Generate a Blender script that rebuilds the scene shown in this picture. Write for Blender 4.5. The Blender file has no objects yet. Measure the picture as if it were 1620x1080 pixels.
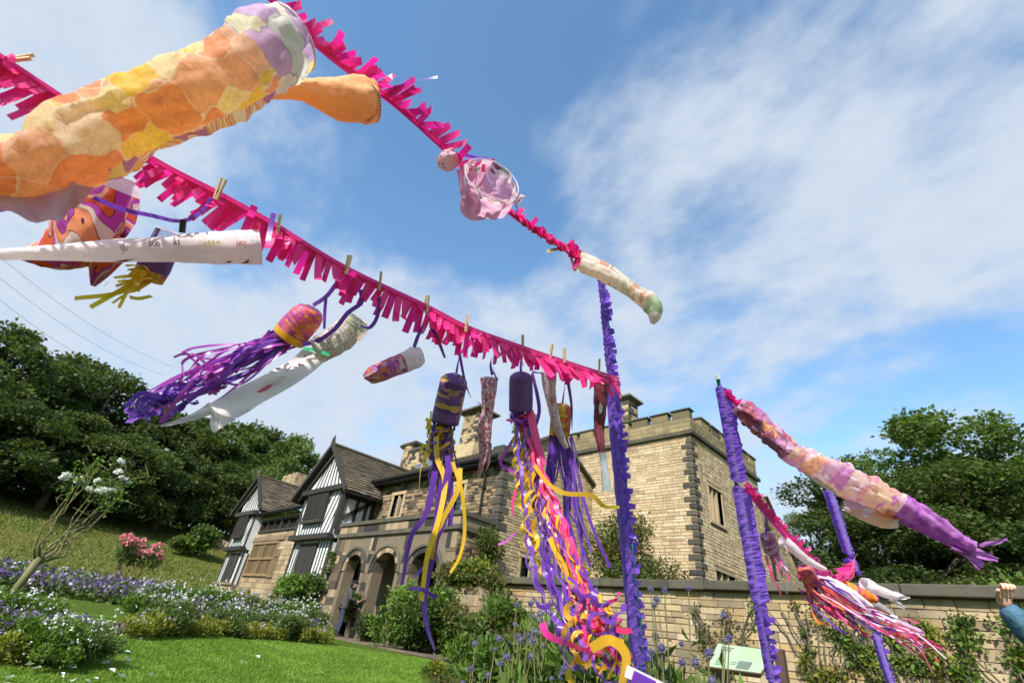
import bpy, bmesh, math, random
import numpy as np
from mathutils import Vector, Matrix, noise as mnoise
random.seed(7); np.random.seed(7)
S = bpy.context.scene
COL = S.collection
rad = math.radians
PI = math.pi

# ---------------------------------------------------------------- camera
YAW, PITCH, ROLL = rad(-48.43635), rad(31.90906), rad(8.0799)
CAM = Vector((0, 0, 0.55)); FPX = 759.946
_f = Vector((math.sin(YAW)*math.cos(PITCH), math.cos(YAW)*math.cos(PITCH), math.sin(PITCH)))
_r = Vector((math.cos(YAW), -math.sin(YAW), 0)); _u = _r.cross(_f)
_r2 = _r*math.cos(ROLL) + _u*math.sin(ROLL); _u2 = _r2.cross(_f)
cd = bpy.data.cameras.new('camera'); co = bpy.data.objects.new('camera', cd); COL.objects.link(co)
co.matrix_world = Matrix(((_r2.x, _u2.x, -_f.x, CAM.x), (_r2.y, _u2.y, -_f.y, CAM.y), (_r2.z, _u2.z, -_f.z, CAM.z), (0, 0, 0, 1)))
cd.sensor_width = 36; cd.lens = 36*FPX/1620; cd.clip_end = 3000; cd.clip_start = 0.02
cd.dof.use_dof = True; cd.dof.focus_distance = 2.3; cd.dof.aperture_fstop = 3.5
S.camera = co

# ---------------------------------------------------------------- world, sun, exposure
SUN = Vector((0.42, -0.90, 0.80)).normalized()
W = bpy.data.worlds.new('World'); S.world = W; W.use_nodes = True
nt = W.node_tree; nt.nodes.clear()
def N(tree, kind, **kw):
    n = tree.nodes.new(kind)
    for k, v in kw.items(): setattr(n, k, v)
    return n
def L(tree, a, b): tree.links.new(a, b)
sky = N(nt, 'ShaderNodeTexSky', sky_type='NISHITA', sun_disc=False)
sky.sun_elevation = math.asin(SUN.z); sky.sun_rotation = math.atan2(SUN.x, SUN.y)
sky.air_density = 1.0; sky.dust_density = 0.6; sky.ozone_density = 1.6; sky.altitude = 100
geo = N(nt, 'ShaderNodeTexCoord')
sep = N(nt, 'ShaderNodeSeparateXYZ'); L(nt, geo.outputs['Generated'], sep.inputs[0])
def wm(op, a, b=None, c=None, clamp=False):
    n = N(nt, 'ShaderNodeMath', operation=op, use_clamp=clamp)
    for i, x in enumerate((a, b, c)):
        if x is None: continue
        if isinstance(x, (int, float)): n.inputs[i].default_value = x
        else: L(nt, x, n.inputs[i])
    return n.outputs[0]
zz = wm('ADD', wm('MAXIMUM', sep.outputs[2], 0.0), 0.22)
cmb = N(nt, 'ShaderNodeCombineXYZ'); L(nt, wm('DIVIDE', sep.outputs[0], zz), cmb.inputs[0]); L(nt, wm('DIVIDE', sep.outputs[1], zz), cmb.inputs[1])
mp = N(nt, 'ShaderNodeMapping'); L(nt, cmb.outputs[0], mp.inputs[0]); mp.inputs['Location'].default_value = (3.1, 1.7, 0); mp.inputs['Rotation'].default_value = (0, 0, 0.5); mp.inputs['Scale'].default_value = (1.0, 1.35, 1)
nz = N(nt, 'ShaderNodeTexNoise'); nz.inputs['Scale'].default_value = 1.9; nz.inputs['Detail'].default_value = 9; nz.inputs['Roughness'].default_value = 0.56; nz.inputs['Distortion'].default_value = 0.25
L(nt, mp.outputs[0], nz.inputs['Vector'])
nz2 = N(nt, 'ShaderNodeTexNoise'); nz2.inputs['Scale'].default_value = 5.5; nz2.inputs['Detail'].default_value = 8; nz2.inputs['Roughness'].default_value = 0.62
L(nt, mp.outputs[0], nz2.inputs['Vector'])
def pray(px, py):
    return (_r2*((px-810)/FPX) - _u2*((py-540)/FPX) + _f)
def blob(px, py, c0, c1, amt):
    d = pray(px, py).normalized()
    dn = N(nt, 'ShaderNodeVectorMath', operation='DOT_PRODUCT'); L(nt, geo.outputs['Generated'], dn.inputs[0]); dn.inputs[1].default_value = d
    mr = N(nt, 'ShaderNodeMapRange', interpolation_type='SMOOTHSTEP'); L(nt, dn.outputs['Value'], mr.inputs['Value'])
    mr.inputs['From Min'].default_value = math.cos(rad(c0)); mr.inputs['From Max'].default_value = math.cos(rad(c1)); mr.inputs['To Min'].default_value = 0; mr.inputs['To Max'].default_value = amt
    return mr.outputs[0]
cov = wm('ADD', wm('MULTIPLY', nz.outputs[0], 0.85), wm('MULTIPLY', nz2.outputs[0], 0.4))
for b in [(640, 170, 22, 3, -0.17), (800, 330, 10, 2, -0.12), (760, 60, 16, 4, -0.09), (1120, 330, 20, 4, 0.12), (1350, 250, 20, 4, 0.06), (60, 90, 16, 4, 0.17), (280, 470, 28, 8, 0.17), (150, 120, 14, 3, .08), (700, 560, 16, 4, .08), (330, 400, 9, 2, -.07), (960, 560, 14, 4, 0.10), (1480, 430, 20, 6, 0.08), (1500, 100, 24, 6, 0.06), (1430, 590, 12, 3, -0.08), (300, 30, 12, 3, .05), (560, 620, 16, 4, .12)]:
    cov = wm('ADD', cov, blob(*b))
lowb = N(nt, 'ShaderNodeMapRange', interpolation_type='SMOOTHSTEP'); L(nt, sep.outputs[2], lowb.inputs['Value'])
for k, v in (('From Min', 0.62), ('From Max', 0.05), ('To Min', 0.0), ('To Max', 0.2)): lowb.inputs[k].default_value = v
cov = wm('ADD', cov, lowb.outputs[0])
mr = N(nt, 'ShaderNodeMapRange', interpolation_type='SMOOTHSTEP'); L(nt, cov, mr.inputs['Value'])
for k, v in (('From Min', 0.54), ('From Max', 0.88), ('To Min', 0.0), ('To Max', 0.95)): mr.inputs[k].default_value = v
ccol = N(nt, 'ShaderNodeMixRGB'); ccol.inputs[1].default_value = (4.0, 4.8, 5.9, 1); ccol.inputs[2].default_value = (5.4, 5.9, 6.6, 1)
L(nt, nz2.outputs[0], ccol.inputs[0])
tint = N(nt, 'ShaderNodeMixRGB', blend_type='MULTIPLY'); tint.inputs[0].default_value = 1; tint.inputs[2].default_value = (1.6, 2.02, 2.08, 1)
L(nt, sky.outputs[0], tint.inputs[1])
smix = N(nt, 'ShaderNodeMixRGB'); L(nt, mr.outputs[0], smix.inputs[0]); L(nt, tint.outputs[0], smix.inputs[1]); L(nt, ccol.outputs[0], smix.inputs[2])
bg = N(nt, 'ShaderNodeBackground'); bg.inputs['Strength'].default_value = 0.085; L(nt, smix.outputs[0], bg.inputs[0])
wo = N(nt, 'ShaderNodeOutputWorld'); L(nt, bg.outputs[0], wo.inputs[0])
sl = bpy.data.lights.new('sun', 'SUN'); sl.energy = 4.6; sl.angle = rad(0.53); sl.color = (1, 0.95, 0.88)
so = bpy.data.objects.new('sun', sl); COL.objects.link(so); so.rotation_euler = SUN.to_track_quat('Z', 'Y').to_euler(); so.location = (0, 0, 30)
S.view_settings.view_transform = 'Standard'; S.view_settings.look = 'None'; S.view_settings.gamma = 1; S.view_settings.exposure = 0.72
S.cycles.max_bounces = 6; S.cycles.transparent_max_bounces = 6; S.cycles.diffuse_bounces = 4; S.cycles.glossy_bounces = 2; S.cycles.transmission_bounces = 4
S.cycles.use_denoising = True; S.cycles.caustics_reflective = False; S.cycles.caustics_refractive = False

# ---------------------------------------------------------------- helpers
def at(px, py, dep): return CAM + pray(px, py)*dep
ORG = {}
def tag(o, label=None, cat=None, group=None, kind=None):
    if label: o['label'] = label
    if cat: o['category'] = cat
    if group: o['group'] = group
    if kind: o['kind'] = kind
    return o
def thing(name, loc, label, cat, group=None, kind=None):
    o = bpy.data.objects.new(name, None); COL.objects.link(o); o.location = loc; o.empty_display_size = 0.1
    ORG[o.name] = Vector(loc); return tag(o, label, cat, group, kind)
def org(p): return ORG.get(p.name, Vector((0, 0, 0))) if p else Vector((0, 0, 0))
def link(name, me, parent, loc=None):
    o = bpy.data.objects.new(name, me); COL.objects.link(o)
    if parent: o.parent = parent; ORG[o.name] = org(parent)
    if loc is not None: o.location = loc
    return o
class MB:
    def __init__(s): s.v = []; s.f = []; s.t = []; s.m = []; s.uv = {}
    def quad(s, a, b, c, d, tone=0.5, m=0):
        i = len(s.v); s.v += [tuple(a), tuple(b), tuple(c), tuple(d)]; s.f.append((i, i+1, i+2, i+3)); s.t.append(tone); s.m.append(m)
    def hexa(s, p, tone=0.5, m=0):       # p: 4 bottom ccw, 4 top ccw
        i = len(s.v); s.v += [tuple(x) for x in p]
        for q in ((3, 2, 1, 0), (4, 5, 6, 7), (0, 1, 5, 4), (1, 2, 6, 5), (2, 3, 7, 6), (3, 0, 4, 7)):
            s.f.append(tuple(i+k for k in q)); s.t.append(tone); s.m.append(m)
    def box(s, x0, x1, y0, y1, z0, z1, tone=0.5, m=0):
        s.hexa([(x0, y0, z0), (x1, y0, z0), (x1, y1, z0), (x0, y1, z0), (x0, y0, z1), (x1, y0, z1), (x1, y1, z1), (x0, y1, z1)], tone, m)
    def bar(s, a, b, w, d, up=(0, 0, 1), tone=0.5, m=0):     # box between points a,b ; w along cross(up), d along up
        a = Vector(a); b = Vector(b); t = (b-a).normalized(); n = Vector(up); sd = t.cross(n).normalized()*w/2; n2 = sd.cross(t).normalized()*d/2
        s.hexa([a-sd-n2, a+sd-n2, a+sd+n2, a-sd+n2, b-sd-n2, b+sd-n2, b+sd+n2, b-sd+n2], tone, m)
    def stone(s, C, u, v, n, l, h, d, tone=0.5, cut=None, m=0):
        ch = min(0.018, l*0.12, h*0.16)
        i = len(s.v)
        for (k, dd) in ((0, -d), (0, -ch*0.7), (ch, 0)):
            for (a, b) in ((-1, -1), (1, -1), (1, 1), (-1, 1)):
                hh = b*(h/2-k)
                if cut and b == 1: hh = hh-cut[0 if a < 0 else 1]
                s.v.append(tuple(C + u*(a*(l/2-k)) + v*hh + n*dd))
        for k in range(2):
            for j in range(4):
                j2 = (j+1) % 4; s.f.append((i+4*k+j, i+4*k+j2, i+4*k+4+j2, i+4*k+4+j)); s.t.append(tone); s.m.append(m)
        s.f.append((i+8, i+9, i+10, i+11)); s.t.append(tone); s.m.append(m)
    def tube(s, pts, rads, seg=10, tone=0.5, m=0, caps=True, flat=None, wr=0, uvs=(1, 1), seed=0, mfun=None):
        pts = [Vector(p) for p in pts]; i0 = len(s.v); n = len(pts); side = None; acc = 0
        for k, p in enumerate(pts):
            t = (pts[min(k+1, n-1)]-pts[max(k-1, 0)]).normalized()
            if side is None:
                side = t.cross(Vector((0.31, 0.17, 0.93)));
                if side.length < 0.1: side = t.cross(Vector((1, 0, 0)))
            side = (side - t*side.dot(t)).normalized(); bn = t.cross(side)
            if k: acc += (p-pts[k-1]).length
            for j in range(seg):
                a = 2*PI*j/seg; r = rads[k]
                if wr:
                    r *= 1 + wr*.45*mnoise.noise(Vector((math.cos(a)*1.3, math.sin(a)*1.3, acc*14+seed))) + wr*0.5*mnoise.noise(Vector((math.cos(a)*3+seed, math.sin(a)*3, acc*45))) + wr*2.1*(.2-abs(mnoise.noise(Vector((math.cos(a)*1.6+seed, math.sin(a)*1.6, acc*6))))) + wr*1.0*(.2-abs(mnoise.noise(Vector((math.cos(a)*4, math.sin(a)*4+seed, acc*26)))))
                fl = flat[k] if flat else 1
                s.uv[len(s.v)] = (j/seg*uvs[0], acc*uvs[1], seed)
                s.v.append(tuple(p + side*math.cos(a)*r + bn*math.sin(a)*r*fl))
        for k in range(n-1):
            for j in range(seg):
                j2 = (j+1) % seg; s.f.append((i0+k*seg+j, i0+k*seg+j2, i0+(k+1)*seg+j2, i0+(k+1)*seg+j)); s.t.append(tone); s.m.append(mfun(k/(n-1)) if mfun else m)
        if caps:
            s.f.append(tuple(i0+j for j in reversed(range(seg)))); s.t.append(tone); s.m.append(m)
            s.f.append(tuple(i0+(n-1)*seg+j for j in range(seg))); s.t.append(tone); s.m.append(m)
    def ribbon(s, pts, w, twist=0, tw0=0, tone=0.5, m=0, hint=None, taper=1):
        pts = [Vector(p) for p in pts]; i0 = len(s.v); n = len(pts); acc = 0; pw = None
        for k, p in enumerate(pts):
            t = (pts[min(k+1, n-1)]-pts[max(k-1, 0)]).normalized()
            if pw is None:
                h = Vector(hint) if hint is not None else (p-CAM)
                pw = t.cross(h)
                if pw.length < 1e-5: pw = t.orthogonal()
            pw = (pw - t*pw.dot(t)).normalized()
            q = Matrix.Rotation(tw0+twist*k/max(1, n-1), 3, t)
            sd = q @ pw
            if k: acc += (p-pts[k-1]).length
            ww = w/2*(1 if k < n-1 else taper)
            for e in (-1, 1):
                s.uv[len(s.v)] = ((e+1)/2, acc, tone); s.v.append(tuple(p+sd*e*ww))
        for k in range(n-1):
            s.f.append((i0+2*k, i0+2*k+1, i0+2*k+3, i0+2*k+2)); s.t.append(tone); s.m.append(m)
    def mesh(s, name, mats, smooth=False, off=None):
        me = bpy.data.meshes.new(name)
        off = off or Vector((0, 0, 0))
        me.from_pydata([(a-off.x, b-off.y, c-off.z) for a, b, c in s.v], [], s.f)
        for m in (mats if isinstance(mats, (list, tuple)) else [mats]): me.materials.append(m)
        me.polygons.foreach_set('material_index', s.m)
        at_ = me.attributes.new('tone', 'FLOAT', 'FACE'); at_.data.foreach_set('value', s.t)
        if s.uv:
            ua = me.attributes.new('uvp', 'FLOAT_VECTOR', 'POINT'); arr = np.zeros((len(s.v), 3), dtype=np.float32)
            for k, q in s.uv.items(): arr[k] = q
            ua.data.foreach_set('vector', arr.ravel())
        if smooth: me.polygons.foreach_set('use_smooth', [True]*len(s.f))
        me.update(); return me
    def build(s, name, mats, parent=None, smooth=False, label=None, kind=None, cat=None, group=None):
        o = link(name, s.mesh(name, mats, smooth, org(parent)), parent)
        return tag(o, label, cat, group, kind)

# ---------------------------------------------------------------- materials
MATS = {}
def newmat(name):
    m = bpy.data.materials.new(name); m.use_nodes = True; t = m.node_tree; t.nodes.clear(); MATS[name] = m
    o = N(t, 'ShaderNodeOutputMaterial'); return m, t, o
def c4(c): return (c[0], c[1], c[2], 1)
def ramp(t, fac, cols, const=False):
    r = N(t, 'ShaderNodeValToRGB'); e = r.color_ramp.elements; n = len(cols)
    if const: r.color_ramp.interpolation = 'CONSTANT'
    for i, c in enumerate(cols):
        p = i/n if const else i/(n-1) if n > 1 else 0
        el = e[i] if i < 2 else e.new(p)
        el.position = p; el.color = c4(c)
    L(t, fac, r.inputs[0]); return r.outputs[0]
def mth(t, op, a, b=None, clamp=False):
    n = N(t, 'ShaderNodeMath', operation=op, use_clamp=clamp)
    for i, x in enumerate((a, b)):
        if x is None: continue
        if isinstance(x, (int, float)): n.inputs[i].default_value = x
        else: L(t, x, n.inputs[i])
    return n.outputs[0]
def mixc(t, f, a, b, mode='MIX'):
    n = N(t, 'ShaderNodeMixRGB', blend_type=mode)
    for i, x in enumerate((f, a, b)):
        if isinstance(x, (int, float)): n.inputs[i].default_value = x
        elif isinstance(x, tuple): n.inputs[i].default_value = c4(x)
        else: L(t, x, n.inputs[i])
    return n.outputs[0]
def noise_(t, vec, scale, detail=4, rough=0.55, dist=0):
    n = N(t, 'ShaderNodeTexNoise'); n.inputs['Scale'].default_value = scale; n.inputs['Detail'].default_value = detail; n.inputs['Roughness'].default_value = rough; n.inputs['Distortion'].default_value = dist
    if vec is not None: L(t, vec, n.inputs['Vector'])
    return n.outputs[0]
def tonefac(t):
    a = N(t, 'ShaderNodeAttribute', attribute_name='tone'); oi = N(t, 'ShaderNodeObjectInfo')
    return mth(t, 'FRACT', mth(t, 'ADD', a.outputs['Fac'], oi.outputs['Random']))
def geopos(t, sc=None):
    g = N(t, 'ShaderNodeNewGeometry')
    if sc is None: return g.outputs['Position']
    m = N(t, 'ShaderNodeMapping'); m.inputs['Scale'].default_value = sc; L(t, g.outputs['Position'], m.inputs[0]); return m.outputs[0]
def bump(t, h, strength=0.3, dist=0.01):
    b = N(t, 'ShaderNodeBump'); b.inputs['Strength'].default_value = strength; b.inputs['Distance'].default_value = dist; L(t, h, b.inputs['Height']); return b.outputs[0]
def pbsdf(t, o, col, rough=0.8, spec=0.3, transl=0, tcol=None, nrm=None, metal=0, sheen=0, coat=0):
    p = N(t, 'ShaderNodeBsdfPrincipled'); p.inputs['Roughness'].default_value = rough; p.inputs['Specular IOR Level'].default_value = spec; p.inputs['Metallic'].default_value = metal
    if sheen: p.inputs['Sheen Weight'].default_value = sheen
    if coat: p.inputs['Coat Weight'].default_value = coat
    if isinstance(col, tuple): p.inputs['Base Color'].default_value = c4(col)
    else: L(t, col, p.inputs['Base Color'])
    if nrm: L(t, nrm, p.inputs['Normal'])
    out = p.outputs[0]
    if transl:
        tr = N(t, 'ShaderNodeBsdfTranslucent'); cc = tcol if tcol is not None else col
        if isinstance(cc, tuple): tr.inputs[0].default_value = c4(cc)
        else: L(t, cc, tr.inputs[0])
        mx = N(t, 'ShaderNodeMixShader'); mx.inputs[0].default_value = transl; L(t, out, mx.inputs[1]); L(t, tr.outputs[0], mx.inputs[2]); out = mx.outputs[0]
    L(t, out, o.inputs[0])
def stone_mat(name, cols, dirt=(0.05, 0.045, 0.035), damt=0.35, dscale=1.2, streak=False, moss=0, fine=14, const=False, top=None):
    m, t, o = newmat(name); g = geopos(t)
    base = ramp(t, tonefac(t), cols, const)
    fn = noise_(t, g, fine, 6, 0.65)
    base = mixc(t, 0.55, base, ramp(t, fn, [(0.55, 0.53, 0.5), (1.1, 1.08, 1.02), (1.35, 1.3, 1.2)]), 'MULTIPLY')
    dn = noise_(t, geopos(t, (2.2, 2.2, 0.35)) if streak else g, dscale, 6, 0.62)
    mr_ = N(t, 'ShaderNodeMapRange'); L(t, dn, mr_.inputs[0]); mr_.inputs[1].default_value = 0.48; mr_.inputs[2].default_value = 0.72; mr_.inputs[4].default_value = damt
    base = mixc(t, mr_.outputs[0], base, dirt)
    if moss:
        mn = noise_(t, g, 2.3, 5, 0.6); m2 = N(t, 'ShaderNodeMapRange'); L(t, mn, m2.inputs[0]); m2.inputs[1].default_value = 0.5; m2.inputs[2].default_value = 0.68; m2.inputs[4].default_value = moss
        base = mixc(t, m2.outputs[0], base, (0.13, 0.13, 0.04))
    pbsdf(t, o, base, 0.9, 0.2, nrm=bump(t, fn, 0.5, 0.012)); return m
def simple(name, c1, c2=None, scale=8, rough=0.7, spec=0.3, transl=0, bstr=0.2, metal=0, sheen=0, tonev=0.25, coat=0, stretch=None, bd=0.006):
    m, t, o = newmat(name); c2 = c2 or tuple(x*0.7 for x in c1); g = geopos(t, stretch)
    fn = noise_(t, g, scale, 5, 0.6)
    b = mixc(t, fn, c1, c2)
    tf = tonefac(t)
    b = mixc(t, 1.0, b, ramp(t, tf, [(1-tonev,)*3, (1+tonev,)*3]), 'MULTIPLY')
    pbsdf(t, o, b, rough, spec, transl, nrm=bump(t, fn, bstr, bd) if bstr else None, metal=metal, sheen=sheen, coat=coat); return m
def leaf_mat(name, cols, transl=0.3, rough=0.55, tmul=(1.6, 1.9, 0.7)):
    m, t, o = newmat(name); tf = tonefac(t); b = ramp(t, tf, cols)
    b = mixc(t, 0.35, b, ramp(t, noise_(t, geopos(t), 0.6, 3), [(0.5, 0.5, 0.5), (1.4, 1.4, 1.3)]), 'MULTIPLY')
    tc = mixc(t, 1.0, b, tmul, 'MULTIPLY')
    pbsdf(t, o, b, rough, 0.25, transl, tc); return m
def satin(name, c, c2=None, transl=0.3, rough=0.36):
    m, t, o = newmat(name); c2 = c2 or tuple(x*0.6 for x in c)
    fn = noise_(t, geopos(t), 30, 3)
    b = mixc(t, ramp(t, tonefac(t), [(0, 0, 0), (1, 1, 1)]), c, c2)
    w = noise_(t, geopos(t), 55, 2)
    pbsdf(t, o, b, rough, 0.6, transl, tuple(min(1, x*1.5) for x in c), nrm=bump(t, w, 0.25, 0.004), sheen=0.3); return m
def paper(name, cols, scale=5, kind='patch', outline=None, ow=0.03, crayon=0.3, transl=0.6, uvs=(1, 1), rough=0.6, rnd=0.65, dist=0.0, mixw=0.0, white=(0.85, 0.82, 0.80), glue=None):
    m, t, o = newmat(name)
    a = N(t, 'ShaderNodeAttribute', attribute_name='uvp'); mpn = N(t, 'ShaderNodeMapping'); L(t, a.outputs['Vector'], mpn.inputs[0]); mpn.inputs['Scale'].default_value = (uvs[0], uvs[1], 1)
    vec = mpn.outputs[0]
    if dist:
        dn = N(t, 'ShaderNodeTexNoise'); dn.inputs['Scale'].default_value = 3.0; L(t, vec, dn.inputs['Vector'])
        vec = mixc(t, dist, vec, dn.outputs['Color'], 'ADD')
    if kind in ('patch', 'spots'):
        v = N(t, 'ShaderNodeTexVoronoi'); v.inputs['Scale'].default_value = scale; v.inputs['Randomness'].default_value = rnd; L(t, vec, v.inputs['Vector'])
        sp = N(t, 'ShaderNodeSeparateColor'); L(t, v.outputs['Color'], sp.inputs[0])
        b = ramp(t, sp.outputs[0], cols, True)
        if kind == 'spots':
            f = mth(t, 'LESS_THAN', v.outputs['Distance'], mth(t, 'ADD', 0.12, mth(t, 'MULTIPLY', sp.outputs[1], 0.28)))
            b = mixc(t, f, white, b)
        if outline:
            ve = N(t, 'ShaderNodeTexVoronoi', feature='DISTANCE_TO_EDGE'); ve.inputs['Scale'].default_value = scale; ve.inputs['Randomness'].default_value = rnd; L(t, vec, ve.inputs['Vector'])
            f = mth(t, 'LESS_THAN', ve.outputs['Distance'], ow); b = mixc(t, f, b, outline)
    elif kind == 'swirl':
        n1 = noise_(t, vec, scale, 1.5, 0.4, 1.2)
        x = mth(t, 'FRACT', mth(t, 'MULTIPLY', n1, 4.0)); b = ramp(t, x, cols, True)
        if outline:
            k = len(cols); fr = mth(t, 'FRACT', mth(t, 'MULTIPLY', x, k)); f = mth(t, 'LESS_THAN', fr, ow*4); b = mixc(t, f, b, outline)
    else:
        b = ramp(t, noise_(t, vec, scale, 3, 0.55, 0.4), cols)
    if mixw:
        wn = mth(t, 'GREATER_THAN', noise_(t, vec, scale*0.35, 2), 1-mixw); b = mixc(t, wn, b, white)
    cr = noise_(t, vec, scale*6, 6, 0.78, 1.2); cr2 = noise_(t, vec, scale*1.3, 3, .6)
    b = mixc(t, min(1, crayon*1.3), b, ramp(t, cr, [(0.3, 0.22, 0.25), (0.75, 0.7, 0.7), (1.15, 1.15, 1.12), (1.3, 1.3, 1.3)]), 'MULTIPLY')
    b = mixc(t, 0.3, b, ramp(t, cr2, [(0.6, 0.5, 0.55), (1.25, 1.22, 1.2)]), 'MULTIPLY')
    pbsdf(t, o, b, rough, 0.35, transl, b, nrm=bump(t, noise_(t, vec, scale*2.2, 4, 0.6), 0.5, 0.006)); return m

M_tower = stone_mat('tower_stone', [(0.42, 0.315, 0.185), (0.48, 0.375, 0.235), (0.36, 0.26, 0.15), (0.52, 0.42, 0.28), (0.43, 0.325, 0.195), (0.3, 0.22, 0.13)], damt=0.5, dscale=1.1, streak=True, dirt=(0.13, 0.105, 0.07))
M_tjoint = simple('tower_mortar', (0.26, 0.2, 0.13), (0.14, 0.11, 0.075), 6)
M_soot = stone_mat('sooty_stone', [(0.034, 0.034, 0.034), (0.075, 0.068, 0.056), (0.045, 0.043, 0.04), (0.1, 0.085, 0.06)], damt=0.5, dirt=(0.15, 0.12, 0.08))
M_wing = stone_mat('wing_stone', [(0.24, 0.175, 0.1), (0.08, 0.06, 0.04), (0.28, 0.2, 0.12), (0.04, 0.034, 0.027), (0.19, 0.14, 0.08), (0.13, 0.095, 0.06)], damt=0.7, const=True, dscale=0.9)
M_wside = stone_mat('wing_side_stone', [(0.4, 0.31, 0.18), (0.3, 0.225, 0.125), (0.45, 0.36, 0.22), (0.2, 0.15, 0.09), (0.42, 0.33, 0.19)], damt=0.4, dscale=0.9)
M_porch = stone_mat('porch_stone', [(0.27, 0.2, 0.125), (0.07, 0.058, 0.045), (0.32, 0.25, 0.16), (0.028, 0.027, 0.026), (0.2, 0.15, 0.095), (0.035, 0.033, 0.03), (0.3, 0.23, 0.15), (0.12, 0.09, 0.06)], damt=0.6, dscale=1.6, streak=True, const=True)
M_rubble = stone_mat('rubble_stone', [(0.36, 0.27, 0.165), (0.27, 0.2, 0.12), (0.4, 0.32, 0.21), (0.2, 0.15, 0.095), (0.3, 0.22, 0.13)], damt=0.5)
M_chim = stone_mat('chimney_stone', [(0.38, 0.29, 0.17), (0.3, 0.22, 0.125), (0.1, 0.08, 0.055), (0.42, 0.33, 0.2), (0.04, 0.037, 0.032), (0.34, 0.25, 0.15)], damt=0.5, const=True)
M_para = stone_mat('parapet_stone', [(0.26, 0.2, 0.11), (0.16, 0.13, 0.075), (0.3, 0.24, 0.13), (0.1, 0.085, 0.055)], damt=0.55, moss=0.5)
M_cope = stone_mat('coping_stone', [(0.1, 0.09, 0.07), (0.06, 0.055, 0.045), (0.14, 0.12, 0.09)], damt=0.4, moss=0.4, dirt=(0.03, 0.03, 0.025))
M_garden = stone_mat('garden_wall_stone', [(0.38, 0.29, 0.17), (0.32, 0.24, 0.14), (0.42, 0.33, 0.205), (0.38, 0.25, 0.12), (0.25, 0.19, 0.12), (0.44, 0.35, 0.23), (0.2, 0.15, 0.1), (0.35, 0.265, 0.16)], damt=0.7, dscale=0.7, moss=0.2)
M_mortar = simple('dark_mortar', (0.2, 0.155, 0.1), (0.1, 0.08, 0.055), 6)
M_slate = stone_mat('roof_slate', [(0.085, 0.07, 0.05), (0.13, 0.105, 0.075), (0.06, 0.05, 0.04), (0.16, 0.13, 0.09)], damt=0.4, moss=0.35)
M_lead = simple('lead_sheet', (0.2, 0.23, 0.27), (0.1, 0.12, 0.14), 4, 0.6)
M_timber = simple('black_timber', (0.022, 0.02, 0.018), (0.05, 0.045, 0.038), 10, 0.75, stretch=(1, 1, 0.2))
M_plaster = simple('white_plaster', (0.78, 0.79, 0.8), (0.55, 0.57, 0.56), 3, 0.9)
M_oak = simple('weathered_oak', (0.3, 0.2, 0.1), (0.045, 0.033, 0.022), 7, 0.8, stretch=(3, 3, 0.4))
M_dark = simple('dark_interior', (0.02, 0.017, 0.013), (0.008, 0.007, 0.006), 3, 0.9)
M_glass = simple('leaded_glass', (0.035, 0.04, 0.045), (0.015, 0.02, 0.025), 12, 0.12, 0.6, bstr=0)
M_frame = stone_mat('window_stone', [(0.4, 0.31, 0.19), (0.3, 0.235, 0.15)], damt=0.25)
M_iron = simple('black_iron', (0.012, 0.012, 0.013), None, 9, 0.5)
M_bark = simple('tree_bark', (0.16, 0.125, 0.085), (0.05, 0.04, 0.03), 9, 0.9, stretch=(2, 2, 0.5), bd=0.02)
M_leafA = leaf_mat('leaf_dark', [(0.026, 0.044, 0.012), (0.05, 0.075, 0.02), (0.085, 0.112, 0.03), (0.042, 0.062, 0.016)])
M_leafB = leaf_mat('leaf_mid', [(0.04, 0.068, 0.016), (0.075, 0.115, 0.026), (0.115, 0.16, 0.038), (0.055, 0.09, 0.02)])
M_leafC = leaf_mat('leaf_bright', [(0.05, 0.095, 0.014), (0.09, 0.16, 0.02), (0.14, 0.22, 0.035), (0.07, 0.12, 0.018)])
M_leafO = leaf_mat('leaf_olive', [(0.05, 0.055, 0.014), (0.1, 0.1, 0.025), (0.15, 0.13, 0.035), (0.09, 0.065, 0.02)])
M_leafY = leaf_mat('leaf_yellowgreen', [(0.12, 0.15, 0.02), (0.2, 0.22, 0.03), (0.28, 0.25, 0.05)])
M_stalk = leaf_mat('dry_stalk', [(0.18, 0.15, 0.07), (0.12, 0.14, 0.045), (0.24, 0.17, 0.09)], transl=0.1)
def petal_mat(n, a, b): return leaf_mat(n, [a, b], transl=0.3, tmul=(1.1, 1.1, 1.1))
M_pw = petal_mat('petal_white', (0.72, 0.74, 0.66), (0.86, 0.86, 0.82)); M_pp = petal_mat('petal_purple', (0.11, 0.05, 0.22), (0.26, 0.16, 0.4))
M_pl = petal_mat('petal_lilac', (0.42, 0.36, 0.52), (0.6, 0.55, 0.66)); M_pk = petal_mat('petal_pink', (0.7, 0.2, 0.24), (0.85, 0.45, 0.45))
M_thist = petal_mat('thistle_blue', (0.1, 0.09, 0.19), (0.26, 0.24, 0.36))
M_grassb = leaf_mat('grass_blade', [(0.10, 0.17, 0.018), (0.15, 0.25, 0.028), (0.2, 0.3, 0.045), (0.12, 0.2, 0.02)], transl=0.3)
M_mag = satin('magenta_satin', (0.95, 0.016, 0.27), (0.75, 0.006, 0.16), .38); M_pur = satin('purple_satin', (0.25, 0.1, 0.66), (0.17, 0.055, 0.5))
M_rib_p = satin('purple_ribbon', (0.17, 0.045, 0.42), (0.1, 0.022, 0.27)); M_rib_y = satin('yellow_ribbon', (0.88, 0.55, 0.03), (0.8, 0.4, 0.02), .45, .4)
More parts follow.
